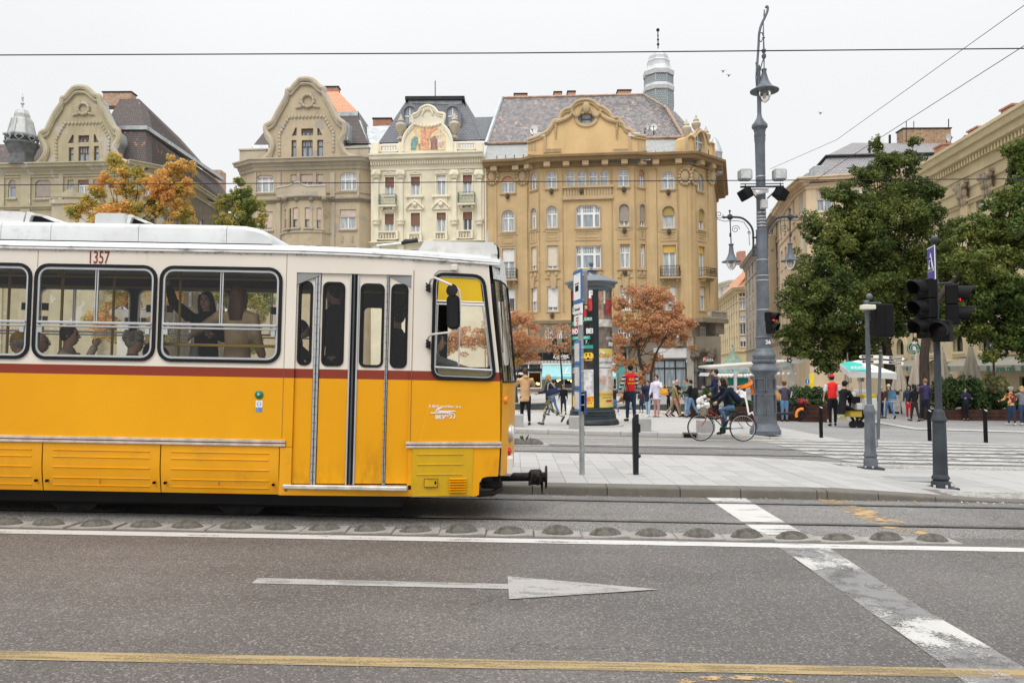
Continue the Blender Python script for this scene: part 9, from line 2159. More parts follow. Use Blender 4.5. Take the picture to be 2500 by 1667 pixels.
def fr(pts,m,r,nm):tube_obj(nm,[Z7(*p)for p in pts],r,m,bike,8)
fr([(325,1265),(400,1160),(440,1060),(470,960)],M_FRD,.013,'fork');fr([(465,985),(560,1045),(700,1180)],M_FRD,.014,'frame_tube');fr([(520,1090),(720,1290)],M_FGR,.015,'frame_tube')
fr([(720,1292),(1003,1270)],M_FGR,.01,'chain_stay');fr([(720,1292),(820,1020)],M_FGR,.013,'seat_tube');fr([(830,1040),(1003,1270)],M_FGR,.008,'seat_stay');fr([(470,960),(455,900),(440,862),(470,850)],M_DARK,.012,'stem')
fr([(430,850),(500,848),(520,880)],M_DARK,.011,'handlebar');fr([(890,1035),(1040,1030)],M_DARK,.014,'luggage_rack')
mb=MB();mb.tube([Z7(800,1005),Z7(900,1000)],[.03,.07],10,flat=.5);mb.obj('saddle',M_DARK,bike)
mb=MB();c=V3(Z7(690,1300));mb.lathe([(.02,-.06),(.085,-.055),(.085,-.045),(.02,-.04)],20,0,MT(c)@MR(HPI,4,'X'),cap=False);mb.tube([c,V3(Z7(650,1380))],.01,5);mb.tube([c,V3(Z7(735,1215))],.01,5);mb.box(c.x+.0,c.x+.2,-.06,-.05,c.z+.03,c.z+.07);mb.obj('crank',M_DARK,bike)
mb=MB();c=V3(Z7(1200,1175));mb.sphere(c,.022,6,4);mb.obj('rear_lamp',M_RD,bike)
mb=MB();c=V3(Z7(375,985));mb.lathe([(.09,-.13),(.115,-.06),(.125,.04),(.128,.06),(.11,.055),(.1,-.1)],16,0,MT(c));mb.obj('basket',mat('wicker',(.25,.22,.17),.9,var=.4,vs=25,bump=.8,bs=60),bike)
bg=thing('carrier_bag','crumpled white plastic bag piled in the bicycle basket','bag',V3((bk.x,bk.d,bz_))+c+V3((0,0,.05)))
mb=MB();r2=random.Random(5)
for k in range(26):mb.sphere((r2 .uniform(-.13,.13),r2 .uniform(-.1,.1),abs(r2 .gauss(0,.07))+.02),r2 .uniform(.03,.07),6,5,sc=(1,1,r2 .uniform(.8,1.6)))
for k in range(6):mb.sphere((-.02+r2 .uniform(-.06,.06),0,.15+.03*k),.05,6,5)
mb.obj('bag',mat('white_plastic',(.66,.65,.62),.4,var=.08),bg)
def RJ(x,y,s=0.0):
 """joint of the rider from a pixel, relative to her feet, forward is to the left""";q=V3(Z7(x,y));return(s,(V3(Z7(800,1268)).x-q.x),q.z)
J={'pel':RJ(845,960),'chest':RJ(790,800),'neck':RJ(700,640),'head':RJ(655,572),'shL':RJ(735,680,-.16),'elL':RJ(640,800,-.2),'wrL':RJ(545,868,-.2),'shR':RJ(735,680,.16),'elR':RJ(620,780,.2),'wrR':RJ(495,836,.2),'hipL':RJ(840,970,-.09),'knL':RJ(610,985,-.1),'anL':RJ(720,1170,-.1),'toeL':RJ(680,1235,-.1),'hipR':RJ(840,970,.09),'knR':RJ(690,1130,.1),'anR':RJ(700,1350,.1),'toeR':RJ(615,1378,.1)}
J={k:tuple(c/1.0 for c in v)for k,v in J.items()}
Hh=1.68
J={k:tuple(c/Hh for c in v)for k,v in J.items()}
rd=person('woman with dark hair in a navy coat riding the bicycle to the left',1762,924,90,d=20.9,H=Hh,top=(.012,.016,.028),kind='jacket',legs=(.06,.11,.18),hair='black',hs='long',J=J,lean=24,vox=.02,fat=.95)
# ---- bags: things of their own, carried
def bag(label,px,py,d,w,hgt,dep,m,m2=None,rz=0,tilt=0,cat='bag',name='shoulder_bag',strap=None):
 q=P(px,py,d);t_=thing(name,label,cat,q,rz);t_.rotation_euler=(0,tilt,rz);mb=MB();loft(mb,[((0,0,-hgt/2),w*.42,dep*.42),((0,0,-hgt*.4),w*.5,dep*.5),((0,0,0),w*.48,dep*.5),((0,0,hgt*.38),w*.4,dep*.34),((0,0,hgt/2),w*.3,dep*.15)],12);mb.obj('bag_body',m,t_)
 if m2:mb=MB();loft(mb,[((0,0,-hgt*.52),w*.43,dep*.44),((0,0,-hgt*.3),w*.51,dep*.52)],12);mb.obj('bag_base',m2,t_)
 if strap:mb=MB();mb.tube([(-w*.3,0,hgt*.4),(-w*.1,0,hgt*.4+strap),(w*.1,0,hgt*.4+strap),(w*.3,0,hgt*.4)],.012,5);mb.obj('strap',m2 or m,t_)
 return t_
bag('navy and white holdall on the blonde woman\'s back',1349,958,23.9,.42,.24,.18,cloth(NAVY),cloth((.5,.47,.42)),0,-.3,strap=.2)
bag('mustard shoulder bag of the woman in lilac',1621,956,28.2,.3,.22,.14,cloth((.62,.30,.03)),None,0,.2,strap=.14)
bag('white carrier bag with yellow print held by the child in black',1389,1000,29.2,.16,.32,.1,MATS['white_plastic'],None,name='carrier_bag')
bag('black hip bag of the man in the red vest',1530,966,25.2,.24,.28,.12,cloth(BLACKC),strap=.3)
bag('tan handbag under the arm of the woman in the quilted jacket',1896,967,25.6,.24,.26,.14,cloth((.5,.22,.05)),strap=.2)
bag('blue and white backpack of the man in the beige cap',2178,966,28.6,.32,.4,.18,cloth((.06,.14,.22)),cloth((.5,.55,.58)),name='backpack')
bag('dark backpack of the cyclist',1795,968,20.9,.2,.4,.2,cloth((.015,.02,.04)),None,0,-.7,name='backpack')
bag('black backpack of the man in the leather jacket',1697,960,28.3,.2,.4,.25,cloth(BLACKC),name='backpack')
bag('crumpled grey shopping bag held by the woman in the trench coat',474,868,9.2,.12,.26,.1,cloth((.3,.3,.31)),name='carrier_bag')
q=P(1815,963,26.5);o=thing('paper_sheet','white sheet of paper held up beside the orange jacket','paper',q)
mb=MB();mb.add([(-.1,0,-.08),(.08,0,-.12),(.11,.05,.1),(-.08,.02,.12)],[(0,1,2,3)]);mb.obj('sheet',M_TXW,o)
# ---- white rental bicycle behind the lamp post, orange scooter
t=Px(1832,1030,.13,25.6);o=thing('bicycle','white bicycle with curved handle pole half hidden by the lamp post','bicycle',(t.x,t.d,gz(t.x)+.13));t.z=gz(t.x)+.13
mb=MB();c=V3(t.pt(1842,1021));mb.tube([c+V3((.28*cos(a),0,.28*sin(a)))for a in[6.2832*k/30 for k in range(31)]],.02,6,cap=False);mb.obj('wheel',M_TYRE,o)
tube_obj('handle_pole',[t.pt(*p)for p in smooth_path([(1812,955),(1821,975),(1826,1000),(1828,1014)],3)],.03,M_TXW,o);tube_obj('frame',[t.pt(1828,1012),t.pt(1836,1006),t.pt(1846,1020)],.03,M_TXW,o)
t=Px(1950,1022,.03,26.5);t.z=gz(t.x)+.03;sc_=thing('scooter','black electric scooter with an orange front mudguard lying by the planters','scooter',(t.x,t.d,t.z))
S2=lambda x,y:t.pt(1700+x/5.6,780+y/5.6)
mb=MB();c=V3(S2(1440,1298));mb.tube([c+V3((.115*cos(a),0,.115*sin(a)))for a in[6.2832*k/24 for k in range(25)]],.05,10,cap=False);mb.tube([c+V3((0,-.05,0)),c+V3((0,.05,0))],.05,10);mb.obj('wheel',M_TYRE,sc_)
tube_obj('mudguard',[c+V3((.18*cos(a),0,.18*sin(a)))for a in[rad(75+12*k)for k in range(12)]],.05,mat('scooter_orange',(.8,.25,.02),.4),sc_)
tube_obj('steering_column',[S2(1400,1200),S2(1330,1120),S2(1290,1065)],.022,M_BLK,sc_);tube_obj('deck',[S2(1350,1180),S2(1325,1280),S2(1080,1285)],.045,M_DARK,sc_);tube_obj('handlebar',[S2(1290,1070),S2(1310,980)],.018,M_ALU,sc_)
# ---- café terrace: planters, hedges, umbrellas, cart, signs
M_HEDGE=leaf_mat('hedge_leaf',[(.012,.03,.012),(.03,.06,.02),(.07,.12,.03),(.12,.17,.04)],1.5)
M_FLOW=leaf_mat('flower',[(.35,.03,.06),(.5,.08,.08),(.06,.12,.03)],3)
M_WOOD=mat('planter_wood',(.055,.025,.018),.7,var=.35,vs=4)
def leaves(name,m,blobs,n,size,par=None,seed=1,tri=False):
 """many small leaves spread through ellipsoid clumps; blobs: (centre, radii)""";r=np.random.default_rng(seed);w_=np.array([b[1][0]*b[1][1]*b[1][2]for b in blobs])**.75;w_/=w_.sum();idx=r.choice(len(blobs),n,p=w_);C=np.array([b[0]for b in blobs])[idx];Rr=np.array([b[1]for b in blobs])[idx];dr=r.normal(size=(n,3));dr/=np.linalg.norm(dr,axis=1)[:,None];spr=np.array([np.sin(dr[:,0]*7+idx)+np.sin(dr[:,1]*6+2*idx)+np.sin(dr[:,2]*8+3*idx)])[0]
 rr=np.clip(r.uniform(.35,1.0,n)**.5*(1+.10*spr)*r.uniform(.82,1.0,n),.1,1.3);p=C+dr*Rr*rr[:,None];u=r.normal(size=(n,3));u/=np.linalg.norm(u,axis=1)[:,None];v=np.cross(u,dr+.6*r.normal(size=(n,3)));v/=np.linalg.norm(v,axis=1)[:,None];s=size*r.uniform(.6,1.3,n)[:,None];V=np.stack([p-u*s,p-v*s*.55,p+u*s,p+v*s*.55],1).reshape(-1,3);me=bpy.data.meshes.new(name);me.vertices.add(4*n);me.loops.add(4*n);me.polygons.add(n)
 me.vertices.foreach_set('co',V.ravel());me.loops.foreach_set('vertex_index',np.arange(4*n,dtype=np.int32));me.polygons.foreach_set('loop_start',np.arange(0,4*n,4,dtype=np.int32));me.polygons.foreach_set('loop_total',np.full(n,4,dtype=np.int32));me.materials.append(m);me.update(calc_edges=True)
 return inst(name,me,par)
def hedge(label,x0,x1,yt,yb,d,m=None,n=2600,dep=.8,box=True,pb=None,cat='planter',name='planter',size=.05):
 t=Px((x0+x1)/2,0,0,d);t.z=gz(t.x)+.03;o=thing(name,label,cat,(t.x,d,t.z));a,b=t.X(x0,yt),t.X(x1,yt);zt_,zb_=P(x0,yt,d).z-t.z,P(x0,yb,d).z-t.z
 if box:
  mb=MB();nb=max(2,int(zb_/.14))
  for k in range(nb):mb.cbox(a,b,0,dep,max(0,zb_*k/nb),zb_*(k+1)/nb-.008,.008)
  mb.obj('planter_box',M_WOOD,o)
 W=b-a;nn=max(2,int(W/.5));bl=[];rr=random.Random(int(x0))
 for k in range(nn):
  hh=(zt_-zb_)*rr.uniform(.8,1.08);bl.append(((a+W*(k+.5)/nn,dep/2,zb_+hh*.5),(W/nn*.75,dep*.6,hh*.58)))
 leaves('foliage',m or M_HEDGE,bl,n,size,o,int(x0))
 return o
hedge('low planter with clipped green plants left of the lamp post',1690,1722,965,995,31,n=1500)
hedge('dark shrub behind the tall man in navy',1722,1760,950,996,33,n=2200)
hedge('planter with bright green plants behind the cyclist',1792,1842,976,992,30,n=1200)
hedge('planter with ivy beside the quilted jacket',1880,1955,978,990,31,n=1500)
hedge('dark clipped shrubs behind the flower planter',1930,2025,945,985,33,n=3500)
hedge('planter with red flowers and green plants by the scooter',1955,2018,974,988,30.6,n=1500)
hedge('red flower clump in the planter',1957,1974,974,987,30.2,M_FLOW,500,.5,False,name='flowers',cat='flowers')
hedge('long bushy hedge in brown boxes behind the guard',2290,2405,925,1000,34,n=9000,size=.06)
hedge('dark hedge in brown boxes near the right edge',2395,2560,952,1000,34.5,n=9000,size=.06)
hedge('pale leafy bush standing above the right hedge',2422,2468,905,960,34.2,leaf_mat('pale_leaf',[(.1,.1,.04),(.25,.24,.1),(.3,.27,.12)],2),700,.8,False,name='bush',cat='bush',size=.07)
M_CANV=mat('umbrella_canvas',(.40,.35,.28),.85,var=.12,vs=3,stretch=(3,3,.4))
def closed_umbrella(label,px,yt,yb,hw,d):
 t=Px(px,0,0,d);t.z=gz(t.x)+.03;o=thing('closed_umbrella',label,'umbrella',(t.x,d,t.z),0,'closed café umbrellas');Z_=lambda y:P(px,y,d).z-t.z;k=d/FPX;mb=MB();n=24;vs,fs=[],[];lv=((0,.1),(.06,.22),(.5,.62),(1.0,1.0),(1.0,.8))
 for i,(q,w_)in enumerate(lv):
  for j in range(n):a=6.2832*j/n;r=hw*k*w_*(1+.16*((j%3)-1)*min(1,q*3));vs.append((r*cos(a),r*sin(a),Z_(yt)+(Z_(yb)-Z_(yt))*q+(.05*(j%3)if q==1 else 0)))
 for i in range(len(lv)-1):
  for j in range(n):fs.append((i*n+j,i*n+(j+1)%n,(i+1)*n+(j+1)%n,(i+1)*n+j))
 mb.add(vs,fs,0,None,True);mb.obj('canvas',M_CANV,o,smooth=True);mb=MB();mb.tube([(0,0,0),(0,0,Z_(yt)+.08)],.03,8);mb.sphere((0,0,Z_(yt)+.1),.05,6,4);mb.obj('pole',M_ALU,o)
for a in(('closed beige umbrella behind the Budapest canopy, leftmost',2049,868,935,8,40),('thin closed umbrella above the top of the Budapest canopy',2080,866,932,7,42),('closed beige umbrella under the finger post, beside the tree trunk',2172,882,955,17,38),('closed beige umbrella under the round green sign',2215,862,942,18,37),('closed beige umbrella just left of the traffic light post',2277,855,958,19,36.5),('closed cream umbrella right of the traffic light post, above the hedge',2345,842,936,20,37)):closed_umbrella(*a)
t=Px(2098,0,0,29.5);t.z=gz(t.x)+.03;o=thing('canopy_umbrella','open white and turquoise square canopy reading Budapest Card','umbrella',(t.x,t.d,t.z))
L3=lambda x,y,yy=0:t.pt(1980+x/7.127,840+y/7.127,yy)
ap_=L3(870,275,.2);E_=[L3(370,350,-1.1),L3(1010,395,-1.1),L3(1300,420,.3),L3(1190,335,1.3),L3(500,320,1.3)];E_[1]=L3(700,478,-1.3);E_[2]=L3(1285,450,-.7)
mb=MB();E_=[L3(385,345,-.6),L3(420,470,-1.2),L3(700,485,-1.3),L3(1240,500,-1.1),L3(1300,410,.4),L3(1100,340,1.4)]
mb.add([ap_]+E_,[(0,i+1,i+2)for i in range(5)]+[(0,6,1)]);cv=mb.obj('canvas',mat('canopy_white',(.66,.66,.64),.8,var=.04),o)
mb=MB();V_=[(E_[i],(E_[i][0],E_[i][1],E_[i][2]-.2-.03*(i%2)))for i in range(6)]
for i in range(5):mb.add([V_[i][0],V_[i][1],V_[i+1][1],V_[i+1][0]],[(0,1,2,3)])
mb.obj('valance',mat('canopy_grey',(.5,.5,.48),.8,var=.06),o)
q=[V3(ap_).lerp(V3(e),.97)+V3((0,-.02,.015))for e in(E_[0],E_[1],E_[2])];m2=V3(ap_).lerp(V3(E_[2]),.35)+V3((0,-.02,.02));m1=V3(ap_).lerp(V3(E_[0]),.45)+V3((0,-.02,.02))
mb=MB();mb.add([m1,q[0],q[1],q[2],m2],[(0,1,2,3,4)]);M_TQP=mat('canopy_turquoise',(.03,.42,.36),.7);mb.obj('turquoise_panel',M_TQP,cv)
a=L3(565,425,-1.32);x_=inst('lettering',text_mesh('BUDAPEST',.125,.002,M_TXW,bold=.006),cv,(a[0],-1.34,a[2]+.03));x_=L3(785,440,-1.32);inst('lettering',text_mesh('CARD',.12,.002,mat('letter_grey',(.3,.3,.34),.6)),cv,(x_[0],-1.34,x_[2]))
tube_obj('pole',[(ap_[0],.2,0),ap_],.025,M_ALU,o)
t=Px(2105,0,0,27.2);t.z=gz(t.x)+.03;o=thing('vendor_cart','yellow and black vendor cart with small wheels under the Budapest canopy','cart',(t.x,t.d,t.z));L3=lambda x,y,yy=0:t.pt(1980+x/7.127,840+y/7.127,yy)
def bxp(mb,x0,y0,x1,y1,a,b):p,q=L3(x0,y1),L3(x1,y0);mb.cbox(p[0],q[0],a,b,p[2],q[2],.015)
M_CY=mat('cart_yellow',(.42,.30,.02),.5,var=.1)
mb=MB();bxp(mb,700,1155,890,1270,0,.6);mb.obj('yellow_box',M_CY,o);mb=MB();bxp(mb,950,875,1150,940,.1,.6);mb.obj('yellow_tray',M_CY,o)
mb=MB();bxp(mb,680,1140,900,1158,-.05,.7);bxp(mb,745,915,905,1030,.2,.5);bxp(mb,890,1150,960,1300,0,.5);mb.obj('cart_frame',M_BLK,o)
mb=MB();bxp(mb,830,1030,920,1150,.1,.6);bxp(mb,945,940,1150,1160,.0,.1);mb.obj('side_panel',mat('panel_pale',(.5,.5,.47),.6,var=.1),o)
mb=MB()
for x in(770,900):c=L3(x,1295);mb.lathe([(.0,-.04),(.13,-.04),(.13,.04),(0,.04)],14,0,MT((c[0],.2,.13))@MR(HPI,4,'X'),cap=False)
mb.obj('wheel',M_TYRE,o)
t=Px(2054,1027,.03);o=thing('sandwich_board','small pavement sign with green and blue tour pictures beside the red vest man','sign',t.loc());a,b=t.pt(2041,1024),t.pt(2067,984)
mb=MB();mb.cbox(a[0],b[0],-.02,.02,.06,b[2],.005);mb.tube([(a[0]+.01,0,0),(a[0]+.01,0,b[2])],.012,5);mb.tube([(b[0]-.01,0,0),(b[0]-.01,0,b[2])],.012,5);mb.obj('frame',mat('board_orange',(.6,.35,.1),.6),o)
H_=b[2]
for k,(z0,z1,c)in enumerate(((.66,.95,(.08,.18,.42)),(.45,.62,(.04,.25,.06)),(.3,.42,(.45,.5,.55)),(.12,.26,(.3,.5,.35)))):
 mb=MB();mb.box(a[0]+.03,b[0]-.03,-.026,-.021,.06+(H_-.06)*z0,.06+(H_-.06)*z1);mb.obj('picture',pm('board_%d'%k,c,var=.5,vs=9),o)
t=Px(2190,1010,.03);o=thing('banner_stand','white and pink banner stand between the backpack man and the red trousers','sign',t.loc());a,b=t.pt(2180,1005),t.pt(2196,964)
mb=MB();mb.cbox(a[0],b[0],-.01,.01,a[2],b[2],.004);mb.obj('banner',pm('banner',(.5,.47,.46),var=.35,vs=5),o)
# ---- finger post
t=Px(2144,1072,.03,22.4);t.z=gz(t.x)+.03
o=thing('finger_post','grey finger post with four brown and white direction boards','signpost',(t.x,t.d,t.z))
tube_obj('pole',[(0,0,0),t.pt(2149,866)],.045,M_POST,o);mb=MB();mb.sphere(t.pt(2149.5,858),.055,10,7);mb.obj('ball_finial',M_POST,o)
M_BRN=mat('board_brown',(.09,.04,.025),.6)
for(x0,y0,x1,y1,s,tx)in((2096,866.5,2144,875,-1,'Gellérthegy'),(2098,879,2144,887,-1,'Citadella'),(2155,868,2208,880,1,'National Museum'),(2155,880,2206,891,1,'Central Market')):
 a,b=t.pt(x0,y1-0),t.pt(x1,y0);hh=.085;za,zb2=((t.pt(x0,y0+3)[2]),(t.pt(x1,y1-3)[2]));zc=(a[2]+b[2])/2;sl=0 if s<0 else-.12;Mx=MT(((a[0]+b[0])/2,-.02,zc))@MR(.09 if s>0 else 0,4,'Y');w2=(b[0]-a[0])/2;mb=MB();mb.prism([(-w2,-hh/2),(w2-(.05 if s>0 else 0),-hh/2),(w2,0),(w2-(.05 if s>0 else 0),hh/2),(-w2,hh/2)]if s>0 else[(-w2,0),(-w2+.05,-hh/2),(w2,-hh/2),(w2,hh/2),(-w2+.05,hh/2)],-.01,.01,0,Mx);bd=mb.obj('direction_board',M_TXW,o)
 mb=MB();mb.box(-w2*.72 if s<0 else-w2*.45,w2*.45 if s<0 else w2*.72,-.014,-.01,-hh*.36,hh*.36,0,Mx);mb.obj('board_face',M_BRN,bd);q=inst('lettering',text_mesh(tx,.05,.001,M_TXW,xs=.8),bd);q.matrix_local=Mx@MT((s*.07,-.016,0))
t=Px(1745,0,0,52);t.z=gz(t.x)+.1;ki=thing('kiosk','octagonal green kiosk with pagoda roof and turquoise blinds selling souvenirs','kiosk',(t.x,t.d,t.z))
M_COP=mat('copper_green',(.20,.27,.21),.7,var=.2,vs=3,dirt=.25);k=52/FPX;Zk=lambda y:P(1789,y,52).z-t.z;cx=t.X(1789,880)
lathe_obj('roof',[(54*k,Zk(914)),(52*k,Zk(908)),(46*k,Zk(905))],M_COP,ki,8,MT((cx,0,0)),False);lathe_obj('roof',[(32*k,Zk(893)),(22*k,Zk(884)),(20*k,Zk(880)),(19*k,Zk(879)),(8*k,Zk(864)),(3.5*k,Zk(851)),(1.5*k,Zk(846)),(3*k,Zk(843)),(1*k,Zk(840))],M_COP,ki,8,MT((cx,0,0)),False)
lathe_obj('kiosk_wall',[(30*k,0),(30*k,Zk(905))],mat('kiosk_green',(.015,.06,.045),.5,var=.2),ki,8,MT((cx,0,0)),False);mb=MB();mb.box(cx-28*k,cx+28*k,-31*k,-29*k,Zk(938),Zk(919));mb.obj('blind',mat('kiosk_turquoise',(.02,.26,.2),.6),ki);inst('lettering',text_mesh('SOUVENIR AJÁNDÉK',.2,.005,M_TXW,bold=.01,xs=.8),ki,(cx,-32*k,Zk(943)))
mb=MB();lb_=MB();lb_.sphere((0,0,0),.11,8,6);lbm2=lb_.mesh('globe_lamp',M_TXW)
for i in range(12):inst('globe_lamp',lbm2,ki,(cx+(-48+8.7*i)*k,-1.4+.03*i,Zk(916)))
t=Px(1840,0,0,44);t.z=gz(t.x)+.1;st=thing('stall_canopy','long white canopy on posts with hanging globe lamps behind the lamp post','canopy',(t.x,t.d,t.z))
Q=lambda x,y,yy=0:t.pt(1700+x/5.6,780+y/5.6,yy)
mb=MB();a,b=Q(200,648),Q(1400,560);mb.add([(a[0],0,a[2]),(b[0],0,b[2]),(b[0],3,b[2]+.1),(a[0],3,a[2]+.1),(a[0],0,a[2]-.12),(b[0],0,b[2]-.12),(b[0],3,b[2]-.02),(a[0],3,a[2]-.02)],[(0,1,2,3),(0,4,5,1),(4,7,6,5),(1,5,6,2),(0,3,7,4)]);mb.obj('canopy_roof',mat('canopy_pale',(.5,.49,.45),.7,var=.1),st)
mb=MB()
for(x0,x1,y0,y1,y2,y3)in((290,465,665,665,712,712),(478,720,658,652,712,708),(1090,1262,632,605,690,682)):
 p=[Q(x0,y2),Q(x1,y3),Q(x1,y1),Q(x0,y0)];mb.add([(c[0],-.05,c[2])for c in p],[(0,1,2,3)])
fb=mb.obj('sign_strip',mat('strip_white',(.55,.55,.5),.6),st)
M_TQT=mat('letter_turquoise',(.2,.5,.55),.6)
for x,y in((385,688),(590,685),(1150,658)):a=Q(x,y);inst('lettering',text_mesh('anna café',.24,.004,M_TQT),fb,(a[0],-.07,a[2]))
mb=MB();p=[Q(1255,565),Q(1290,603),Q(1410,605),Q(1440,570),Q(1420,548),Q(1300,545)];mb.prism([(c[0],c[2])for c in p],-.3,0);mb.obj('canopy_end',M_TXW,st)
mb=MB()
for x,y in((535,980),(1310,1080)):a,b=Q(x,y),Q(x,600 if x>1000 else 712);mb.box(a[0]-(.09 if x>1000 else.07),a[0]+(.09 if x>1000 else.07),-.1,.08,0,b[2])
mb.obj('post',mat('post_white',(.58,.57,.55),.5),st)
for i,x in enumerate((330,380,425,475,580,615,665,705,1060,1128,1192,1265,1355)):inst('globe_lamp',lbm2,st,tuple(Q(x,770 if x<1000 else 745)))
# ---- small lanterns, cycle-path sign, yellow banner
def lantern(label,px,yt,yb,d,hw):
 t=Px(px,0,0,d);t.z=gz(t.x)+.1;o=thing('lantern_post',label,'lamp post',(t.x,d,t.z));k=d/FPX;Z_=lambda f_:P(px,yt+(yb-yt)*f_,d).z-t.z;H_=yb-yt;z1=P(px,yb,d).z-t.z;lathe_obj('post',[(hw*k*.8,0),(hw*k*.7,.3),(hw*k*.4,.6),(hw*k*.28,.8),(hw*k*.22,z1)],M_POSTD,o,10);lathe_obj('lantern_glass',[(hw*k*.5,Z_(.95)),(hw*k*.85,Z_(.45))],M_GLOBE,o,6,None,False);lathe_obj('lantern_top',[(hw*k*1.1,Z_(.45)),(hw*k*1.0,Z_(.35)),(hw*k*.4,Z_(.15)),(hw*k*.15,Z_(.05)),(hw*k*.1,Z_(0))],M_POSTD,o,8)
 mb=MB()
 for i in range(6):a=6.2832*i/6;mb.tube([(hw*k*.5*cos(a),hw*k*.5*sin(a),Z_(.95)),(hw*k*.85*cos(a),hw*k*.85*sin(a),Z_(.45))],.012,4)
 mb.obj('lantern_bars',M_POSTD,o)
lantern('small dark lantern post behind the man in the tan parka',1255,893,916,36,7);lantern('small dark lantern post before the stone pier of the ochre house',1688,898,918,40,7);lantern('dark classic lantern post among the umbrellas at right',2399,838,876,38,11)
t=Px(1971,0,0,33.5);t.z=gz(t.x);o=thing('cycle_sign','small round blue sign above the café guests','sign',(t.x,t.d,t.z));a=t.pt(1971,931);mb=MB();mb.lathe([(0,-.012),(.095,-.01),(.095,.01),(0,.012)],18,0,MT(a)@MR(HPI,4,'X'),cap=False);dd=mb.obj('disc',mat('round_blue',(.03,.14,.4),.5),o);mb=MB();mb.box(a[0]-.015,a[0]+.015,-.02,-.013,a[2]-.05,a[2]+.04);mb.sphere((a[0],-.016,a[2]+.05),.015,6,4);mb.obj('figure',M_TXW,dd);tube_obj('pole',[(a[0],.02,0),a],.02,M_ALU,o)
t=Px(1981,0,0,36);t.z=gz(t.x);o=thing('yellow_banner','bright yellow vertical banner behind the café guests','banner',(t.x,t.d,t.z));a,b=t.pt(1976,962),t.pt(1987,912);mb=MB();mb.cbox(a[0],b[0],0,.03,a[2],b[2],.005);mb.obj('banner',mat('banner_yellow',(.8,.62,.02),.6),o);tube_obj('pole',[(a[0],0,0),(a[0],0,b[2])],.02,M_ALU,o)
# ================================================================== TREES
BARK=mat('bark',(.045,.035,.028),.95,var=.4,vs=6,bump=.8,bs=20,stretch=(1,1,.3))
def tree(label,d,trunk,blobs,m,n,size,seed=1,tr=.16,twigs=60,name='deciduous_tree',cat='tree',spread=1.0):
 """trunk: pixel path from the ground up; blobs: (px, py, radius px[, depth shift])""";b0=P(trunk[0][0],trunk[0][1],d);zb=gz(b0 .x)+.1;o=thing(name,label,cat,(b0 .x,d,zb));org=V3((b0 .x,d,zb));k=d/FPX;r=random.Random(seed);B=[]
 for bl in blobs:
  px,py,rp=bl[:3];dz=bl[3]if len(bl)>3 else r.uniform(-.5,.5)*rp*k;q=P(px,py,d+dz)-org;R_=rp*k;B.append((q,(R_,R_*r.uniform(.8,1.1),R_*r.uniform(.75,.95))))
 pts=[V3((0,0,-.2))]+[P(px,py,d)-org for px,py in trunk[1:]];mb=MB();nt_=len(pts);mb.tube(pts,[tr*(1-.6*i/(nt_-1))for i in range(nt_)],10);mb.obj('trunk',BARK,o,smooth=True);mb=MB();top=pts[-1]
 for q,R_ in B:
  s=pts[-2].lerp(top,r.uniform(.1,1));mid=s.lerp(q,.5)+V3((r.uniform(-.2,.2),r.uniform(-.2,.2),-.12*(q-s).length));rr=tr*.32*min(1,.4+R_[0]*.3);mb.tube([s,mid,q],[rr,rr*.6,rr*.25],6,cap=False)
  for t_ in range(max(2,int(twigs/len(B)))):
   e=q+V3((r.gauss(0,1),r.gauss(0,1),r.gauss(.2,1))).normalized()*R_[0]*r.uniform(.6,1.0);s2=mid.lerp(q,r.uniform(.3,1));mb.tube([s2,s2 .lerp(e,.5)+V3((0,0,.08)),e],[rr*.3,rr*.2,rr*.08],4,cap=False)
 mb.obj('limbs',BARK,o);S2=[]
 for q,R_ in B:
  ns=int(16+22*spread)
  for i in range(ns):
   dr=V3((r.gauss(0,1),r.gauss(0,1),r.gauss(0,1))).normalized();f_=r.uniform(.2,1.02);s=r.uniform(.16,.42);S2 .append((tuple(q+V3((dr.x*R_[0],dr.y*R_[1],dr.z*R_[2]))*f_),(R_[0]*s,R_[1]*s,R_[2]*s*r.uniform(.7,1.1))))
 leaves('crown',m,S2,n,size,o,seed)
 return o
LG=leaf_mat('green_leaf',[(.028,.045,.012),(.055,.085,.02),(.10,.14,.03),(.17,.20,.045),(.27,.25,.06)],.35)
LG2=leaf_mat('green_leaf_b',[(.03,.055,.015),(.075,.12,.024),(.15,.19,.04),(.26,.23,.05)],.35)
LA=leaf_mat('autumn_leaf',[(.17,.21,.05),(.36,.36,.08),(.62,.46,.12),(.76,.42,.13),(.74,.33,.12)],.45)
LY=leaf_mat('yellowing_leaf',[(.09,.15,.04),(.20,.25,.06),(.40,.36,.09),(.60,.38,.10)],.5)
LR=leaf_mat('rust_leaf',[(.26,.22,.06),(.46,.25,.09),(.60,.32,.16),(.64,.36,.20),(.52,.26,.13)],.6)
tree('big dark green tree right of the tall lamp post, in front of the corner building',40,[(2187,1000),(2172,900),(2160,820),(2150,700)],[(2165,400,42),(2215,395,38),(2120,430,45),(2060,470,50),(2200,470,60),(2140,520,75),(2050,560,75),(2240,540,60),(2290,610,60),(2010,640,75),(2120,640,90),(2220,660,80),(1980,720,75),(2070,740,85),(2170,760,85),(2270,730,70),(1950,790,60),(2030,820,65),(2110,840,60),(1960,855,50),(2020,890,40),(1925,815,40),(2320,640,50),(2090,890,35),(2140,350,22),(2230,345,20),(2000,560,45),(2100,600,70),(2180,700,80),(2020,720,70),(2240,650,60),(2160,590,60),(2330,560,40),(2345,700,45),(2300,790,45),(2260,470,40)],LG,185000,.075,3,.32,120)
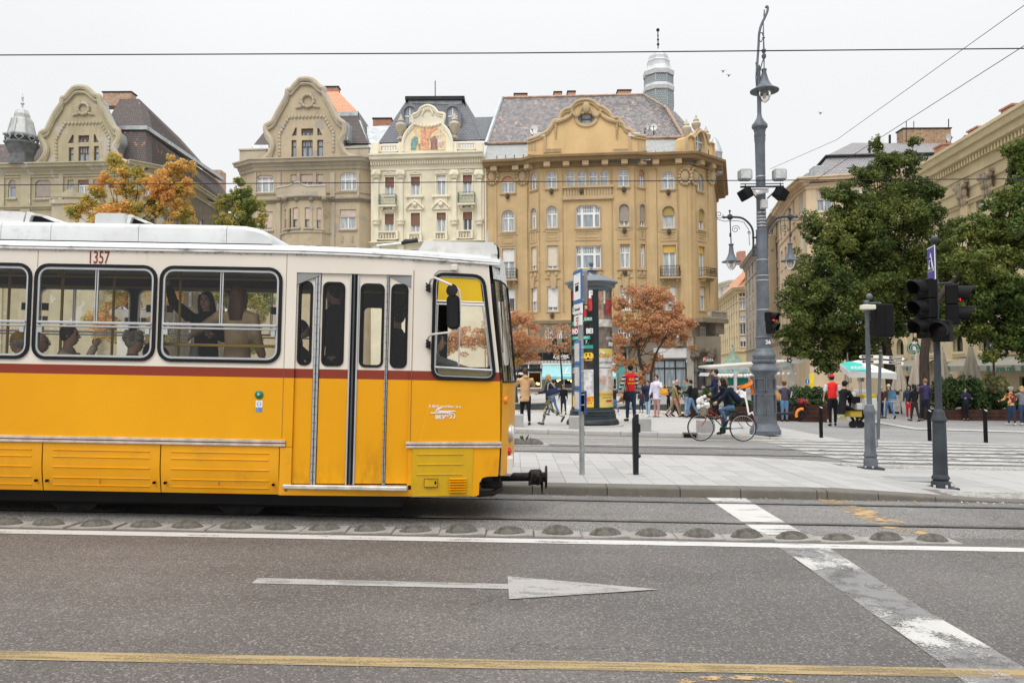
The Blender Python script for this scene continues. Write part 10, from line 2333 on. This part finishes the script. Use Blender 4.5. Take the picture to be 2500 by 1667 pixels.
tree('green tree with yellowing tips reaching in from the right edge',34,[(2258,1000),(2256,870),(2266,770),(2310,700),(2390,640)],[(2480,370,40),(2510,420,50),(2490,480,45),(2470,560,60),(2400,570,55),(2530,620,80),(2440,660,75),(2370,640,50),(2500,740,80),(2410,750,70),(2340,720,45),(2460,820,55),(2530,830,60),(2380,810,45),(2350,570,30),(2320,800,30),(2420,870,25),(2450,720,70),(2400,690,60),(2500,560,60),(2345,640,45),(2360,760,50),(2440,500,40)],LG2,90000,.08,5,.22,80)
tree('orange autumn tree left, rising above the first roof box of the tram',50,[(300,1000),(305,800),(310,620),(330,500)],[(275,395,26),(300,420,28),(262,440,25),(310,460,34),(355,440,22),(420,410,32),(455,415,26),(400,445,38),(450,455,34),(215,500,28),(260,510,34),(320,510,36),(380,500,40),(440,505,36),(240,560,50),(340,580,60),(440,580,55),(200,640,55),(300,680,75),(420,680,70),(270,790,60),(360,800,60),(240,470,26),(180,520,22),(335,420,20),(380,460,34),(290,520,45),(420,470,36)],LA,95000,.08,7,.2,90)
tree('small green and yellow tree between the orange tree and the tan house',52,[(580,1000),(585,800),(588,620),(586,520)],[(585,445,16),(600,470,22),(572,480,24),(545,495,22),(590,505,32),(622,500,24),(560,540,36),(610,545,36),(640,535,18),(530,600,40),(590,620,55),(650,620,40),(560,720,55),(640,740,50),(600,830,50)],LY,60000,.075,9,.16,60)
tree('rust-brown tree right behind the tram nose',46,[(1262,960),(1250,900),(1240,840),(1235,790)],[(1250,775,26),(1280,785,28),(1225,790,30),(1305,800,22),(1240,830,38),(1280,835,36),(1310,835,20),(1215,850,36),(1260,875,36),(1300,870,20),(1180,820,40),(1130,830,45),(1080,840,40),(1240,905,18)],LR,34000,.05,11,.12,110,spread=.8)
tree('nearly bare tree with reddish twigs between tram nose and advertising column',48,[(1370,975),(1372,920),(1368,870),(1365,840)],[(1345,815,22),(1375,800,24),(1400,810,20),(1335,840,24),(1390,840,26),(1360,860,22)],LR,1300,.06,13,.07,190,spread=.7)
tree('rust-orange tree right of the advertising column',42,[(1568,985),(1572,920),(1562,880),(1556,820)],[(1545,710,22),(1580,712,26),(1615,715,22),(1520,740,26),(1560,745,34),(1610,745,36),(1650,755,26),(1505,780,26),(1540,790,36),(1595,790,42),(1650,795,34),(1685,790,18),(1515,830,26),(1560,835,26),(1620,830,30),(1670,825,20),(1510,870,20),(1540,890,22),(1530,925,22),(1500,900,14),(1580,900,20),(1600,870,16)],LR,36000,.048,15,.13,220,spread=.9)
tree('second dark trunk of the rust tree, forking to the right',41.5,[(1588,990),(1590,910),(1600,865),(1625,820)],[(1650,800,24),(1600,790,24),(1690,850,10),(1560,925,22)],LR,4200,.062,16,.09,80,spread=.6)
q=P(320,860,34);t_=thing('stone_pillar','pale stone pillar with a bowl seen through the second tram window','monument',(q.x,34,gz(q.x)))
k=34/FPX;Zs=lambda y:P(320,y,34).z-gz(q.x)
mb=MB();mb.cbox(-24*k,24*k,-24*k,24*k,0,Zs(790),.03);mb.obj('pillar',mat('pillar_stone',(.48,.46,.42),.8,var=.12,dirt=.3),t_)
lathe_obj('bowl',[(20*k,Zs(790)),(26*k,Zs(780)),(48*k,Zs(765)),(50*k,Zs(760)),(46*k,Zs(760))],MATS['pillar_stone'],t_,24)
for kk in range(6):
 p=inst('pigeon_body',bpy.data.objects['pigeon'].children[0].data,None,V3((q.x+(-40+15*kk)*k,34-.2,Zs(756)+gz(q.x))),kk*1.3);tag(p,'%s of the pigeons perched on the stone bowl behind the tram'%('leftmost','second','third','fourth','fifth','rightmost')[kk],'bird','pigeons on the stone bowl');p.name='perched_pigeon'
bpy.data.scenes.remove(_tmp)
